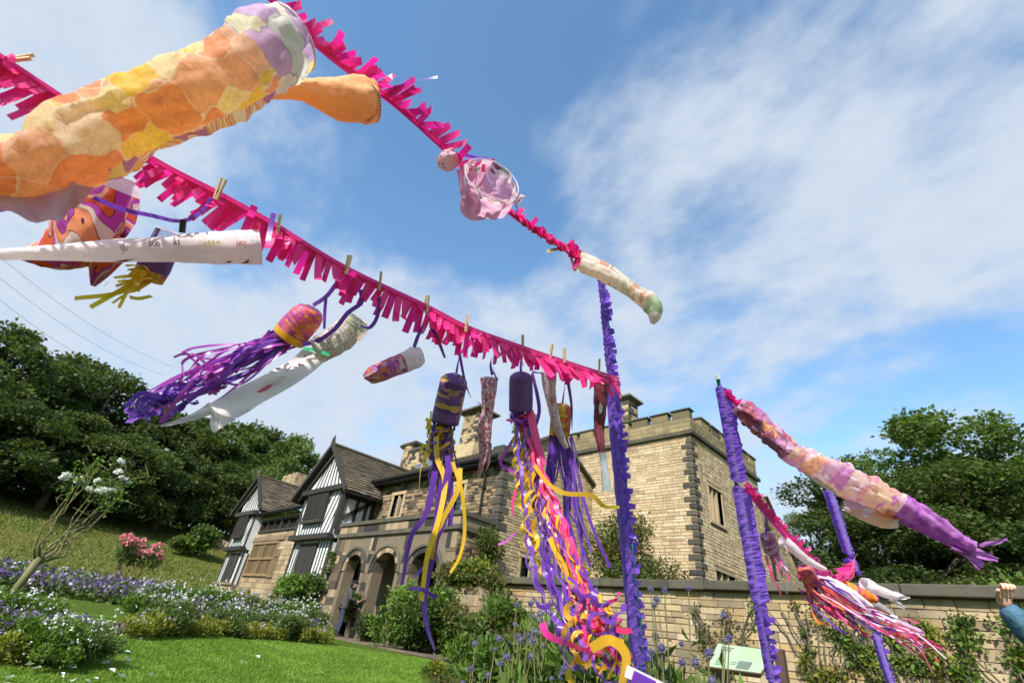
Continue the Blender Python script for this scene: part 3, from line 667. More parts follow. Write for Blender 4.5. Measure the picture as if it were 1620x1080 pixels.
# ---- timber framed gables
def timber_gable(label, cx_, hw, yl, yu, yb, zb, zj, zt, ze, za, bh, ridge_y, lower, wfrac, eave_side, seed, side_to=None):
    g = MB(); g.box(cx_-hw, cx_+hw, yl, yl+.2, zb, zj)             # lower plaster
    g.box(cx_-hw, cx_+hw, yu, yu+.2, zj, zt)
    slope = (za-ze)/bh; gz = lambda x_: za-.15-abs(x_-cx_)*slope
    wall_panel(g, Vector((0, yu, 0)), X_, Z_, -Y_, cx_-hw, cx_+hw, zt, [(cx_-hw, max(zt, gz(cx_-hw))), (cx_, gz(cx_)), (cx_+hw, max(zt, gz(cx_+hw)))], thick=.2)
    g.box(cx_+hw-.2, cx_+hw, yu+.2, side_to or yl+1.6, zj-.2, zt); g.box(cx_-hw, cx_-hw+.2, yu+.2, yl+1.6, zb, zt)
    G = g.build('timber_gable', M_plaster, hall, label=label)
    def beam(a, b, w=.13, d=.1, name='timber_stud', up=(0, 1, 0)):
        if name == 'timber_stud' and d < .1: d = .036
        q = MB(); q.bar(a, b, w, d, up=up, tone=random.random()); return q.build(name, M_timber, G)
    Yl = yl-.005; Yu = yu-.005
    for x_ in (cx_-hw+.09, cx_+hw-.09): beam((x_, Yl, zb), (x_, Yl, zj), .2, .06, 'corner_post'); beam((x_, Yu, zj), (x_, Yu, zt), .2, .06, 'corner_post')
    beam((cx_-hw-.05, yu-.06, zj+.02), (cx_+hw+.05, yu-.06, zj+.02), .22, .3, 'jetty_beam'); beam((cx_-hw-.15, yu-.12, zt+.12), (cx_+hw+.15, yu-.12, zt+.1), .24, .26, 'tie_beam')
    # lower storey
    a0, a1 = lower; X0 = lambda f: cx_-hw+2*hw*f
    q = MB(); q.box(X0(a0), X0(a1), yl-.05, yl+.05, zb, zj-.2); dk = q.build('shutter', M_dark, G)
    n_ = max(4, int(2*hw*(a1-a0)/.16))
    for k in range(n_):
        q = MB(); w_ = 2*hw*(a1-a0)/n_; q.box(X0(a0)+k*w_+.012, X0(a0)+(k+1)*w_-.012, yl-.09, yl-.05, zb+.05, zj-.22, random.random()); q.build('board', M_timber, dk)
    for (f0, f1) in ((.045, a0), (a1, .955)):
        W2 = 2*hw*(f1-f0); k_ = max(1, round(W2/.31))
        if W2 < .1: continue
        for k in range(k_+1):
            x_ = X0(f0)+W2*k/k_; beam((x_, Yl, zb), (x_, Yl, zj-.1), .085, .08)
    # upper storey window bay
    w0, w1_ = wfrac; zb2 = zj+(zt-zj)*.38; q = MB(); q.box(X0(w0), X0(w1_), yu-.16, yu, zb2, zt-.02); bay = q.build('window_bay', M_timber, G)
    n_ = int(2*hw*(w1_-w0)/.17)
    for k in range(n_+1):
        x_ = X0(w0)+.03+(2*hw*(w1_-w0)-.06)*k/n_; q = MB(); q.box(x_-.03, x_+.03, yu-.2, yu-.16, zb2+.06, zt-.05, random.random()); q.build('slat', M_timber, bay)
    q = MB(); q.box(X0(w0)-.06, X0(w1_)+.06, yu-.24, yu, zb2-.14, zb2, .2); q.build('sill', M_timber, bay)
    k_ = round(2*hw*(w1_-w0)/.3)
    for k in range(k_+1):
        x_ = X0(w0)+2*hw*(w1_-w0)*k/k_; beam((x_, Yu, zj+.1), (x_, Yu, zb2-.1), .085, .08)
    # diagonal struts on both sides
    for sgn, lim in ((1, X0(w1_)), (-1, X0(w0))):
        edge = cx_+sgn*(hw-.15); W2 = abs(edge-lim); 
        H_ = zt-zj-.3
        k_ = max(2, int((W2+1.0)/.37))
        for k in range(k_):
            xb = lim+sgn*.1-sgn*(.62)+sgn*k*.37
            a_ = Vector((xb, Yu, zj+.12)); b_ = Vector((xb+sgn*H_*.42, Yu, zt-.05))
            # clip to panel
            def cl(p, q_, lim_, s_):
                if (p.x-lim_)*s_ < 0:
                    t = (lim_-p.x)/(q_.x-p.x) if q_.x != p.x else 0; return p+(q_-p)*t if 0 <= t <= 1 else None
                return p
            a_ = cl(a_, b_, lim+sgn*.03, sgn)
            if a_ is None: continue
            if (b_.x-edge)*sgn > 0:
                t = (edge-a_.x)/(b_.x-a_.x) if b_.x != a_.x else 0
                if t <= .05: continue
                b_ = a_+(b_-a_)*t
            beam(a_, b_, .085, .08)
    # gable triangle
    for k in range(-3, 4):
        xx = cx_+k*.42; xt = cx_+k*.2
        zt_ = gz(xt)-.1
        if abs(k*.42) < hw-.2: beam((xx, Yu, zt+.2), (xt, Yu, max(zt+.3, zt_)), .1, .07)
    for sgn in (-1, 1):
        beam((cx_, yb+.02, za+.02), (cx_+sgn*bh, yb+.02, ze+.02), .2, .09, 'bargeboard', up=(0, 1, 0)); beam((cx_, yu-.1, za-.35), (cx_+sgn*(bh-.25), yu-.1, ze+.02), .18, .1, 'rafter', up=(0, 1, 0))
    q = MB(); q.tube([(cx_, yb, za-.1), (cx_, yb, za+.15), (cx_, yb-.01, za+.32), (cx_+.02, yb, za+.5)], [.07, .1, .08, .02], 7); q.build('finial', M_timber if seed == 1 else M_cope, G)
    # soffit + roof slopes
    for sgn in (-1, 1):
        e0 = Vector((cx_+sgn*bh, yb-.02, ze)); r0 = Vector((cx_, yb-.02, za)); Lr = ridge_y-yb+.02; le = eave_side[0 if sgn < 0 else 1]-yb+.02
        q = MB(); pts = [e0, r0, r0+Y_*Lr, e0+Y_*le]
        if sgn > 0: pts = [r0, e0, e0+Y_*le, r0+Y_*Lr]
        q.hexa([p-Z_*.12 for p in pts]+pts); q.build('roof', M_timber, G)
        s_ = (r0-e0); Ls = s_.length; s_.normalize()
        slates(G, 'roof_slates', e0, Y_, s_, Lr, Ls, seed=seed*3+sgn, ch=.26, clip=(lambda a_, v_, le=le, Lr=Lr, Ls=Ls: a_ < le+(Lr-le)*v_/Ls))
    q = MB(); q.bar((cx_, yb-.05, za+.06), (cx_, ridge_y, za+.06), .22, .1, up=(0, 0, 1)); q.build('ridge_tiles', M_slate, G)
    return G, beam
G1, beam1 = timber_gable('nearer timbered gable with herringbone struts beside the porch', -24.03, 2.02, 10.6, 10.42, 10.0, .9, 3.62, 5.72, 5.55, 8.12, 2.85, 15.1, (.24, .67), (.2, .7), (11.2, 11.9), 1, side_to=12.2)
# side wall over the porch
for a, b, w in (((-21.99, 10.5, 3.9), (-21.99, 12.1, 3.9), .2), ((-21.99, 10.5, 5.5), (-21.99, 12.1, 5.5), .25), ((-21.99, 11.25, 4), (-21.99, 11.25, 5.4), .14), ((-21.99, 11.75, 4), (-21.99, 11.75, 5.4), .14), ((-21.99, 10.55, 4), (-21.99, 10.55, 5.4), .24), ((-21.99, 10.7, 4.5), (-21.99, 11.9, 5.4), .18), ((-21.99, 12.1, 3.8), (-21.99, 12.1, 5.6), .2)):
    beam1(a, b, w, .1, up=(1, 0, 0))
G2, beam2 = timber_gable('farther timbered gable at the left end with pale plaster', -34.2, 1.5, 10.6, 10.45, 10.15, 1.5, 3.35, 5.3, 5.45, 7.75, 2.55, 14.6, (.35, .8), (.25, .72), (11.3, 10.9), 2)
# stone plinth under left gable and bay
by = 10.9; bx0, bx1 = -32.7, -26.05; Ob = Vector((0, by, 0))
big = Op(-32.4, -28.9, 2.05, 3.7); sm = Op(-28.75, -28.2, 2.0, 3.0); up = Op(-32.4, -26.5, 4.35, 4.95)
mb = MB(); wall_panel(mb, Ob, X_, Z_, -Y_, bx0, bx1, 0, 5.2, (big, sm, up)); mb.box(-35.75, bx0, 10.62, 10.9, 0, 1.5); mb.box(bx1, -22, 10.62, 10.9, 0, .9); bay = mb.build('stone_bay', M_mortar, hall)
em = individual(bay, X_, Z_, -Y_, M_rubble, 'bay')
courses(Ob, X_, Z_, -Y_, bx0, bx1, .5, 5.15, (big, sm, up), (.2, .3), (.35, .7), .02, .025, pad=.06, seed=71, emit=em)
courses(Vector((0, 10.62, 0)), X_, Z_, -Y_, -35.75, bx0, .4, 1.45, (), (.16, .24), (.25, .5), .02, .025, seed=72, emit=em)
courses(Vector((0, 10.62, 0)), X_, Z_, -Y_, bx1, -22, .2, .88, (), (.16, .24), (.25, .5), .02, .025, seed=73, emit=em)
mb = MB(); mb.box(-32.75, -28.2, by-.09, by, 3.8, 4.05); mb.box(-35.8, bx0, 10.5, 10.6, 1.46, 1.58); mb.build('lintel', M_rubble, bay)
def boarded(op, n_, mid, mat=M_oak):
    w = MB(); w.box(op.u0, op.u1, by+.1, by+.14, op.v0, op.v1); W_ = w.build('window', M_dark, bay)
    for k in range(n_+1):
        x_ = op.u0+(op.u1-op.u0)*k/n_; wd = .05 if k % (n_//2 or 1) else .09
        q = MB(); q.box(x_-wd, x_+wd, by-.05+(.03 if wd < .06 else 0), by+.08, op.v0, op.v1, random.random()); q.build('mullion', mat, W_)
    for z_ in ((op.v0, op.v1) if not mid else (op.v0, (op.v0+op.v1)/2, op.v1)):
        q = MB(); q.box(op.u0-.08, op.u1+.08, by-.08, by+.08, z_-.06, z_+.06, random.random()); q.build('transom', mat, W_)
boarded(big, 14, True); boarded(sm, 2, False); boarded(up, 6, False, M_timber)
ev = Vector((-33.0, 10.55, 5.3)); top_ = Vector((-33.0, 15.1, 8.05)); s_ = (top_-ev); Ls = s_.length; s_.normalize()
mb = MB(); P = [ev, ev+X_*8.0, top_+X_*8.0, top_]; mb.hexa([p-Z_*.1 for p in P]+P); mb.build('roof', M_slate, bay)
slates(bay, 'roof_slates', ev, X_, s_, 8.0, Ls, seed=8, ch=.28)
mb = MB(); mb.tube([(-34.5, 10.45, 5.28), (-26.1, 10.45, 5.28)], [.08, .08], 8); mb.build('gutter', M_iron, bay)
# back range closing the roofs
mb = MB(); mb.hexa([(-36, 15.1, 0), (-13.4, 15.1, 0), (-13.4, 18, 0), (-36, 18, 0), (-36, 15.1, 8), (-13.4, 15.1, 8), (-13.4, 18, 6.3), (-36, 18, 6.3)]); mb.build('back_range', M_mortar, hall)
mb = MB(); mb.box(-35.7, -35.5, 10.8, 15.2, 0, 5.3); mb.build('end_wall', M_rubble, hall)
# chimneys
chimney(hall, -25.1, 15.6, 1.35, 1.0, 7.6, 9.9, seed=81, octo=True); chimney(hall, -23.6, 15.3, 1.3, 1.0, 7.4, 9.25, seed=83, capw=.1); chimney(hall, -19.1, 15.3, 1.25, 1.0, 7.6, 10.7, seed=85, capw=.28)
mb = MB(); mb.box(-19.95, -18.25, 14.6, 16.0, 8.0, 8.9); mb.build('chimney_base', M_chim, hall)
chimney(hall, -28.4, 14.2, 1.3, .7, 7.4, 8.9, seed=87, qu=False, capw=.2); chimney(hall, -25.9, 14.0, 1.5, .7, 7.2, 8.1, seed=88, qu=False, capw=.2)
chimney(hall, -36.6, 13.3, 2.4, .8, 6.8, 9.0, seed=89, cap=False, qu=False, mat=M_rubble)
mb = MB(); mb.box(-21.6, -19.4, 13.7, 14.9, 7.3, 7.9); mb.build('lead_roof', M_lead, hall)

# ---- garden wall
gwl = thing('garden_wall', (-5, 12.4, 0), 'long coursed sandstone garden wall with dark flat coping below the tower', 'wall')
mb = MB(); mb.box(-13.2, 9, 12.4, 12.8, 0, 2.18); mb.build('wall_core', M_mortar, gwl)
Og = Vector((0, 12.4, 0)); ems = individual(gwl, X_, Z_, -Y_, M_garden, 'gard'); mg = MB(); cnt = [0]
def split_emit(C, l, h, d, t, cut):
    if -6.4 < C.x < 0.35 and C.z > .5: cnt[0] += 1; ems(C, l, h, d, t, cut)
    else: mass(mg, X_, Z_, -Y_)(C, l, h, d, t, cut)
courses(Og, X_, Z_, -Y_, -13.2, 9, 0, 2.16, (), (.12, .2), (.26, .62), .016, .03, seed=91, emit=split_emit)
mg.build('stone_course', M_garden, gwl, kind='stuff')
x = -13.25
while x < 9:
    l = random.uniform(.9, 1.5); b = MB(); b.box(x+.006, x+l-.006, 12.2, 13.0, 2.18+random.uniform(-.006, .006), 2.38, random.random()); o = b.build('coping_stone', M_cope, gwl)
    bv = o.modifiers.new('b', 'BEVEL'); bv.width = .025; bv.segments = 2; x += l
# ivy pillar at the end of the porch
pil = thing('stone_buttress', (-12.5, 10.8, 0), 'mossy stone buttress at the porch corner half hidden by climbing ivy', 'buttress')
mb = MB(); mb.box(-13.3, -11.75, 10.55, 12.1, 0, 1.85); core = mb.build('core', M_mortar, pil)
em = individual(pil, X_, Z_, -Y_, M_rubble, 'bay'); courses(Vector((0, 10.55, 0)), X_, Z_, -Y_, -13.3, -11.75, 0, 1.8, (), (.25, .4), (.4, .8), .02, .03, seed=95, emit=em)
em2 = individual(pil, Y_, Z_, X_, M_rubble, 'bay2'); courses(Vector((-11.75, 0, 0)), Y_, Z_, X_, 10.55, 12.1, 0, 1.8, (), (.25, .4), (.4, .8), .02, .03, seed=96, emit=em2)
# ---------------------------------------------------------------- vegetation
RS = np.random.RandomState(5)
def npmesh(name, V, nper, tones, mats, mi=None):
    """V: (n*nper,3) verts, faces of nper verts each"""
    me = bpy.data.meshes.new(name); n = len(V)//nper
    me.vertices.add(len(V)); me.vertices.foreach_set('co', V.astype(np.float32).ravel())
    me.loops.add(n*nper); me.loops.foreach_set('vertex_index', np.arange(n*nper, dtype=np.int32))
    me.polygons.add(n); me.polygons.foreach_set('loop_start', np.arange(0, n*nper, nper, dtype=np.int32)); me.polygons.foreach_set('loop_total', np.full(n, nper, dtype=np.int32))
    for m in (mats if isinstance(mats, (list, tuple)) else [mats]): me.materials.append(m)
    if mi is not None: me.polygons.foreach_set('material_index', mi.astype(np.int32))
    a = me.attributes.new('tone', 'FLOAT', 'FACE'); a.data.foreach_set('value', tones.astype(np.float32))
    me.update(calc_edges=True); return me
def leaves(C, size, tones, aspect=0.55, up=0.0, outward=None, droop=0.0, fold=0.15):
    """rhombic leaf quads at C (n,3); returns verts"""
    n = len(C); d = RS.normal(size=(n, 3))
    if outward is not None: d = d*0.6+outward
    d[:, 2] += up; d[:, 2] -= droop; d /= np.linalg.norm(d, axis=1)[:, None]+1e-9
    r = RS.normal(size=(n, 3)); s = np.cross(d, r); s /= np.linalg.norm(s, axis=1)[:, None]+1e-9
    nn = np.cross(d, s); L_ = (size*RS.uniform(0.6, 1.3, n))[:, None]; Wd = L_*aspect
    a = C; b = C+d*L_*0.5+s*Wd*0.5+nn*L_*fold; c = C+d*L_; e = C+d*L_*0.5-s*Wd*0.5+nn*L_*fold
    return np.stack([a, b, c, e], 1).reshape(-1, 3)
def clumps(centers, radii, n, squash=0.8, shell=0.55):
    """n points spread through ellipsoid clumps; returns points, outward dirs, clump index"""
    w = np.array([r**2 for r in radii]); idx = RS.choice(len(centers), n, p=w/w.sum())
    d = RS.normal(size=(n, 3)); d /= np.linalg.norm(d, axis=1)[:, None]
    rr = (shell+(1-shell)*RS.uniform(0, 1, n))[:, None]*np.array(radii)[idx][:, None]
    rr *= (1+0.18*np.sin(d[:, 0:1]*7+idx[:, None])+0.15*np.sin(d[:, 1:2]*9+d[:, 2:3]*8))
    P = np.array(centers)[idx]+d*rr*np.array([1, 1, squash]); return P, d, idx
def crown_mesh(name, R, H, nc, n, size, mat, seed, low=0.25, rad_=(0.2, 0.36), tonew=0.35):
    global RS; RS = np.random.RandomState(seed); cs = []; rs = []
    for k in range(nc):
        t = RS.uniform(low, 1); ang = RS.uniform(0, 2*PI); rmax = R*math.sqrt(max(0.05, 1-((t-0.45)/0.6)**2))
        q = rmax*RS.uniform(0.25, 0.95); cs.append((q*math.cos(ang), q*math.sin(ang), H*t)); rs.append(R*RS.uniform(*rad_))
    P, d, idx = clumps(cs, rs, n, 0.7, 0.6); ct = RS.uniform(0, 1-tonew, len(cs))
    t = ct[idx]+RS.uniform(0, tonew, n)
    V = leaves(P, size, t, 0.7, outward=d*0.7); return npmesh(name, V, 4, t, mat), cs
def trunk_mesh(name, H, r, cs, nb, seed, lean=(0, 0)):
    rr = random.Random(seed); mb = MB(); pts = [Vector((0, 0, -.3)), Vector((lean[0]*.3, lean[1]*.3, H*.3)), Vector((lean[0]*.6, lean[1]*.6, H*.6)), Vector((lean[0], lean[1], H*.9))]
    mb.tube(pts, [r*1.25, r*.85, r*.55, r*.15], 9, wr=.15)
    for k in range(nb):
        c = Vector(cs[rr.randrange(len(cs))]); b = pts[1].lerp(pts[3], rr.uniform(0, .75)); mid = b.lerp(c, .5)+Vector((0, 0, -.04*H*rr.uniform(0, 1))); mb.tube([b, mid, c], [r*.32, r*.2, r*.05], 6)
    return mb.mesh(name, M_bark, True)
def tree(name, loc, label, meshes, s=1.0, rz=0, sz=1.0, group=None, cat='tree'):
    t = thing(name, loc, label, cat, group); t.scale = (s, s, s*sz); t.rotation_euler.z = rz
    for nm, me in meshes: o = bpy.data.objects.new(nm, me); COL.objects.link(o); o.parent = t
    return t
kinds = {}
for k, (R_, H_, nc, n, sz, mat, rr_) in dict(A=(4.6, 11.5, 46, 15000, .34, M_leafA, (.2, .34)), B=(4.2, 10.5, 42, 14000, .34, M_leafB, (.18, .33)), C=(5.2, 11, 50, 15000, .36, M_leafA, (.16, .32)), D=(3.6, 9.5, 34, 11000, .3, M_leafB, (.2, .32))).items():
    cm, cs = crown_mesh('crown', R_, H_, nc, n, sz, mat, ord(k), rad_=rr_); kinds[k] = [('crown', cm), ('trunk', trunk_mesh('trunk', H_, .32, cs, 14, ord(k)))]
for k, (R_, H_, nc, n, sz, mat, rr_) in dict(E=(4.9, 11.5, 64, 44000, .15, M_leafB, (.11, .22)), F=(4.6, 10.8, 56, 42000, .15, M_leafA, (.13, .25))).items():
    cm, cs = crown_mesh('crown', R_, H_, nc, n, sz, mat, ord(k), rad_=rr_, low=.12); kinds[k] = [('crown', cm), ('trunk', trunk_mesh('trunk', H_, .3, cs, 16, ord(k)))]
def dirxy(px, py):
    d = pray(px, py); return Vector((d.x, d.y, 0)).normalized(), d.z/math.hypot(d.x, d.y)
def place_by(px_top, py_top, D, kind, label, cat='tree', hscale=None, H=None, group=None, name='broadleaf_tree', wide=1.0, base=None):
    dv, sl = dirxy(px_top, py_top); z1 = CAM.z+sl*D; p = CAM+dv*D; zb = hz(p.x, p.y) if base is None else base
    H0 = {'A': 12.3, 'B': 11.2, 'C': 11.8, 'D': 10.2, 'E': 12.0, 'F': 11.5}[kind]; s = (z1-zb)/H0
    return tree(name, (p.x, p.y, zb), label, kinds[kind], s*wide, RS.uniform(0, 6.28), 1/wide, group, cat)
gw = 'trees of the wood on the hill'
for i, (px, py, D, k, lb, w) in enumerate([
    (-60, 500, 66, 'A', 'tall dark tree cut by the left edge of the wood', 1.15), (40, 520, 60, 'C', 'tallest dark broadleaf tree of the hillside wood', 1.1), (130, 562, 66, 'A', 'dark tree second from the tallest in the hillside wood', 1.15),
    (196, 590, 62, 'C', 'rounded dark tree below the hanging purple streamers', 1.1), (262, 640, 70, 'A', 'shorter dark tree in the dip of the wood skyline', 1.2), (330, 662, 68, 'C', 'dark green tree behind the forked tail of the white banner', 1.2),
    (392, 668, 72, 'B', 'mid green tree above the left timbered gable', 1.1), (440, 684, 76, 'A', 'dark tree between the two timbered gables in the skyline', 1.1), (480, 690, 70, 'B', 'thin-crowned tree standing at the right end of the wood', .85), (452, 722, 58, 'D', 'small yellowish green tree just behind the left gable', 1.0)]):
    place_by(px, py, D, k, lb, wide=w)
for i, (px, py, D, k, w) in enumerate([(-30, 600, 54, 'A', 1.5), (60, 640, 52, 'C', 1.4), (150, 660, 54, 'A', 1.4), (225, 690, 54, 'C', 1.4), (300, 720, 56, 'A', 1.4), (370, 735, 58, 'C', 1.3), (-90, 560, 62, 'C', 1.4), (100, 610, 60, 'B', 1.3), (350, 700, 66, 'A', 1.5), (420, 720, 70, 'C', 1.5)]):
    place_by(px, py, D, k, 'low dark understorey tree at the edge of the hillside wood', wide=w, group='understorey trees below the wood')
# dark belt of undergrowth at the wood's foot (reads as one mass)
RS = np.random.RandomState(77)
P = []; 
for k in range(70):
    px = -80+560*k/69+RS.uniform(-6, 6); D = RS.uniform(60, 78); dv, _ = dirxy(px, 700); p = CAM+dv*D; P.append((p.x, p.y, hz(p.x, p.y)+RS.uniform(.5, 3.0)))
Q, d, idx = clumps(P, [RS.uniform(1.5, 3.0) for _ in P], 26000, .9, .4); t = RS.uniform(0, 1, len(Q))
o = link('undergrowth', npmesh('undergrowth', leaves(Q, .4, t, .7, outward=d*.6), 4, t, M_leafA), None); o['kind'] = 'stuff'
# far wood slope right behind to close gaps
# right-hand trees
for (px, py, D, k, lb, w) in [
    (1540, 655, 44, 'E', 'tallest spreading tree above the garden wall on the right', 1.5), (1425, 690, 46, 'E', 'broad tree with sky gaps behind the flying windsock', 1.25), (1330, 762, 42, 'F', 'dark tree behind the third purple pole', 1.5),
    (1272, 800, 47, 'E', 'lower tree beside the far corner of the tower wing', 1.15), (1480, 745, 36, 'F', 'dark dense tree in front of the tallest one', 1.6), (1640, 712, 40, 'E', 'dark tree cut by the right edge of the picture', 1.6), (1385, 800, 34, 'F', 'low dark tree just over the wall by the windsocks', 1.7)]:
    place_by(px, py, D, k, lb, wide=w, base=0, name='broadleaf_tree')
def shrub_mesh(name, R, H, n, size, mats, seed, nc=14, aspect=.7, squash=.8, tonew=.4, rr_=(.3, .5), up=0.0, clampz=True):
    global RS; RS = np.random.RandomState(seed); cs = []; rs = []
    for k in range(nc):
        a = RS.uniform(0, 2*PI); q = R*RS.uniform(0, .75); cs.append((q*math.cos(a), q*math.sin(a), H*RS.uniform(.25, .8))); rs.append(min(R, H)*RS.uniform(*rr_))
    P, d, idx = clumps(cs, rs, n, squash, .5)
    if clampz: P[:, 2] = np.abs(P[:, 2])
    ct = RS.uniform(0, 1-tonew, nc); t = ct[idx]+RS.uniform(0, tonew, n)
    ms = mats if isinstance(mats, (list, tuple)) else [mats]
    return npmesh(name, leaves(P, size, t, aspect, up=up, outward=d*.7), 4, t, ms, (idx % len(ms)))
def shrub(name, loc, label, me, s=1.0, rz=0, cat='shrub', group=None, extra=()):
    return tree(name, loc, label, [('foliage', me)]+list(extra), s, rz, 1, group, cat)
stems = MB()
for k in range(7):
    a = k*.9; stems.tube([(0, 0, -.1), (.12*math.cos(a), .12*math.sin(a), .4), (.4*math.cos(a), .4*math.sin(a), 1.0)], [.03, .022, .01], 6)
stem_me = stems.mesh('stem', M_bark)
p = at(1560, 850, 15); shrub('laurel_bush', (.9, 21, 0), 'bright green bushy tree rising over the wall at the right edge', shrub_mesh('laurel', 3.2, 4.6, 13000, .2, [M_leafB, M_leafC, M_leafB], 31, 26, rr_=(.22, .34)), 1.0, extra=[('stem', stem_me)])
shrub('laurel_bush', (-2.4, 23, 0), 'mid green rounded bush over the wall below the forked white windsock', shrub_mesh('laurel2', 3.0, 3.9, 11000, .2, [M_leafB, M_leafA], 32, 24, rr_=(.22, .34)), 1.0, extra=[('stem', stem_me)])
shrub('laurel_bush', (4.2, 19, 0), 'bright green bush beyond the raised hand', shrub_mesh('laurel3', 2.6, 3.6, 9000, .2, [M_leafB, M_leafC], 33, 20, rr_=(.22, .34)), 1.0, extra=[('stem', stem_me)])
# bushes against the porch
sm_ = shrub_mesh('porch_bush', 1.0, 1.9, 7500, .15, [M_leafC, M_leafC, M_leafB], 41, 20, aspect=.5, rr_=(.3, .45))
shrub('green_bush', (-22.0, 9.75, 0), 'bright green rounded bush in front of the nearer timbered gable', sm_, 1.12, extra=[('stem', stem_me)])
sm2 = shrub_mesh('porch_bush2', 1.35, 1.8, 9500, .14, [M_leafC, M_leafB, M_leafC], 42, 24, aspect=.5, rr_=(.28, .42))
shrub('green_bush', (-13.3, 9.45, 0.05), 'bright green leafy bush covering the third porch arch', sm2, .93, extra=[('stem', stem_me)])
shrub('low_shrub', (-16.3, 9.9, .05), 'small dark shrub at the foot of the middle porch pier', shrub_mesh('low', .5, .8, 1800, .09, [M_leafB, M_leafA], 43, 9), 1.0)
shrub('climbing_plant', (-18.5, 10.3, .05), 'sparse reddish climber on the porch pier behind the man', shrub_mesh('climb', .5, 1.75, 1300, .09, [M_leafB, M_leafO], 44, 12, rr_=(.3, .5)), 1.0, cat='climber')
shrub('climbing_plant', (-21.45, 10.45, 1.5), 'thin ivy on the corner between porch and timbered gable', shrub_mesh('climb2', .25, 1.9, 800, .08, [M_leafB, M_leafO], 45, 12, rr_=(.6, .9)), 1.0, cat='climber')
shrub('wall_shrub', (-10.6, 15.9, 0.0), 'olive brown shrub growing high against the tower front', shrub_mesh('towershrub', 1.7, 5.9, 12000, .12, [M_leafO, M_leafO, M_leafB], 46, 60, aspect=.55, rr_=(.28, .42)), 1.0, extra=[('stem', stem_me)])
shrub('wall_shrub', (-8.7, 15.6, 0.0), 'lower olive shrub at the foot of the tower quoins', shrub_mesh('towershrub2', 1.0, 4.1, 4500, .11, [M_leafO, M_leafB], 47, 26, aspect=.55, rr_=(.5, .8)), 1.0, extra=[('stem', stem_me)])
shrub('ivy', (-12.5, 10.75, 1.75), 'reddish and green ivy spilling over the top of the stone buttress', shrub_mesh('ivy', 1.25, .8, 5500, .1, [M_leafO, M_leafY, M_leafB], 48, 20, rr_=(.4, .6)), 1.0, cat='climber')
shrub('climbing_plant', (-12.9, 11.7, 2.0), 'green climber rising beside the downpipe on the wing corner', shrub_mesh('climb3', .4, 2.0, 2200, .09, [M_leafB, M_leafO], 49, 18, rr_=(.5, .8)), 1.0, cat='climber')
for (x_, y_, s_, lb) in ((-12.2, 10.0, 1.0, 'tangled green and brown plants at the foot of the buttress'), (-10.9, 10.6, 1.25, 'tall brownish shrub between buttress and garden wall'), (-13.6, 9.5, .6, 'low yellow green plants beside the path end')):
    shrub('border_plant', (x_, y_, 0), lb, shrub_mesh('borderplant', .9, 1.35, 3500, .1, [M_leafB, M_leafO, M_leafC], 50+int(s_*10), 16, up=.4), s_)
# climbers on the garden wall, right part: stems and sparse leaves flat to the wall
def wall_climber(cx_, zc, w, h, n, label, seed, mats):
    global RS; RS = np.random.RandomState(seed); t_ = thing('wall_climber', (cx_, 12.3, 0), label, 'climber')
    mb = MB(); rr = random.Random(seed); tips = []
    for k in range(9):
        x_ = cx_+rr.uniform(-.2, .2); z_ = max(0.2, zc-h*.7); pts = [(x_, 12.33, z_)]
        dx = rr.uniform(-1, 1)
        for q in range(7):
            x_ += dx*w*.11+rr.uniform(-.07, .07); z_ += h*rr.uniform(.1, .2); pts.append((x_, 12.33-rr.uniform(.0, .08), min(z_, 2.3))); tips.append(pts[-1])
        mb.tube(pts, [.016]*len(pts), 5)
    mb.build('stem', M_bark, t_)
    cs = [tips[rr.randrange(len(tips))] for _ in range(26)]
    P, d, idx = clumps(cs, [rr.uniform(.13, .32) for _ in cs], n, .9, .1); P[:, 1] = 12.36-np.abs(P[:, 1]-12.33)*.6-.03
    P -= np.array([cx_, 12.3, 0]); t = RS.uniform(0, 1, n)
    o = link('foliage', npmesh('foliage', leaves(P, .085, t, .6), 4, t, mats, idx % len(mats)), t_)
wall_climber(-3.55, 1.35, 1.1, 1.4, 900, 'sparse brown and green climber on the wall right of the information board', 61, [M_leafO, M_leafY, M_leafB])
wall_climber(-1.2, 1.3, 1.6, 1.5, 2600, 'reddish green climber spreading over the wall at lower right', 62, [M_leafO, M_leafC, M_leafY, M_leafB])
wall_climber(-2.35, 1.2, 1.4, 1.3, 1900, 'yellow green climber on the wall behind the third pole', 63, [M_leafY, M_leafB, M_leafC])
wall_climber(-.35, .9, 1.3, 1.0, 1500, 'thin dark climber at the wall foot under the raised arm', 64, [M_leafC, M_leafB])
wall_climber(-5.6, 1.3, 1.0, 1.3, 600, 'thin climber on the wall behind the globe thistles', 65, [M_leafB, M_leafO])
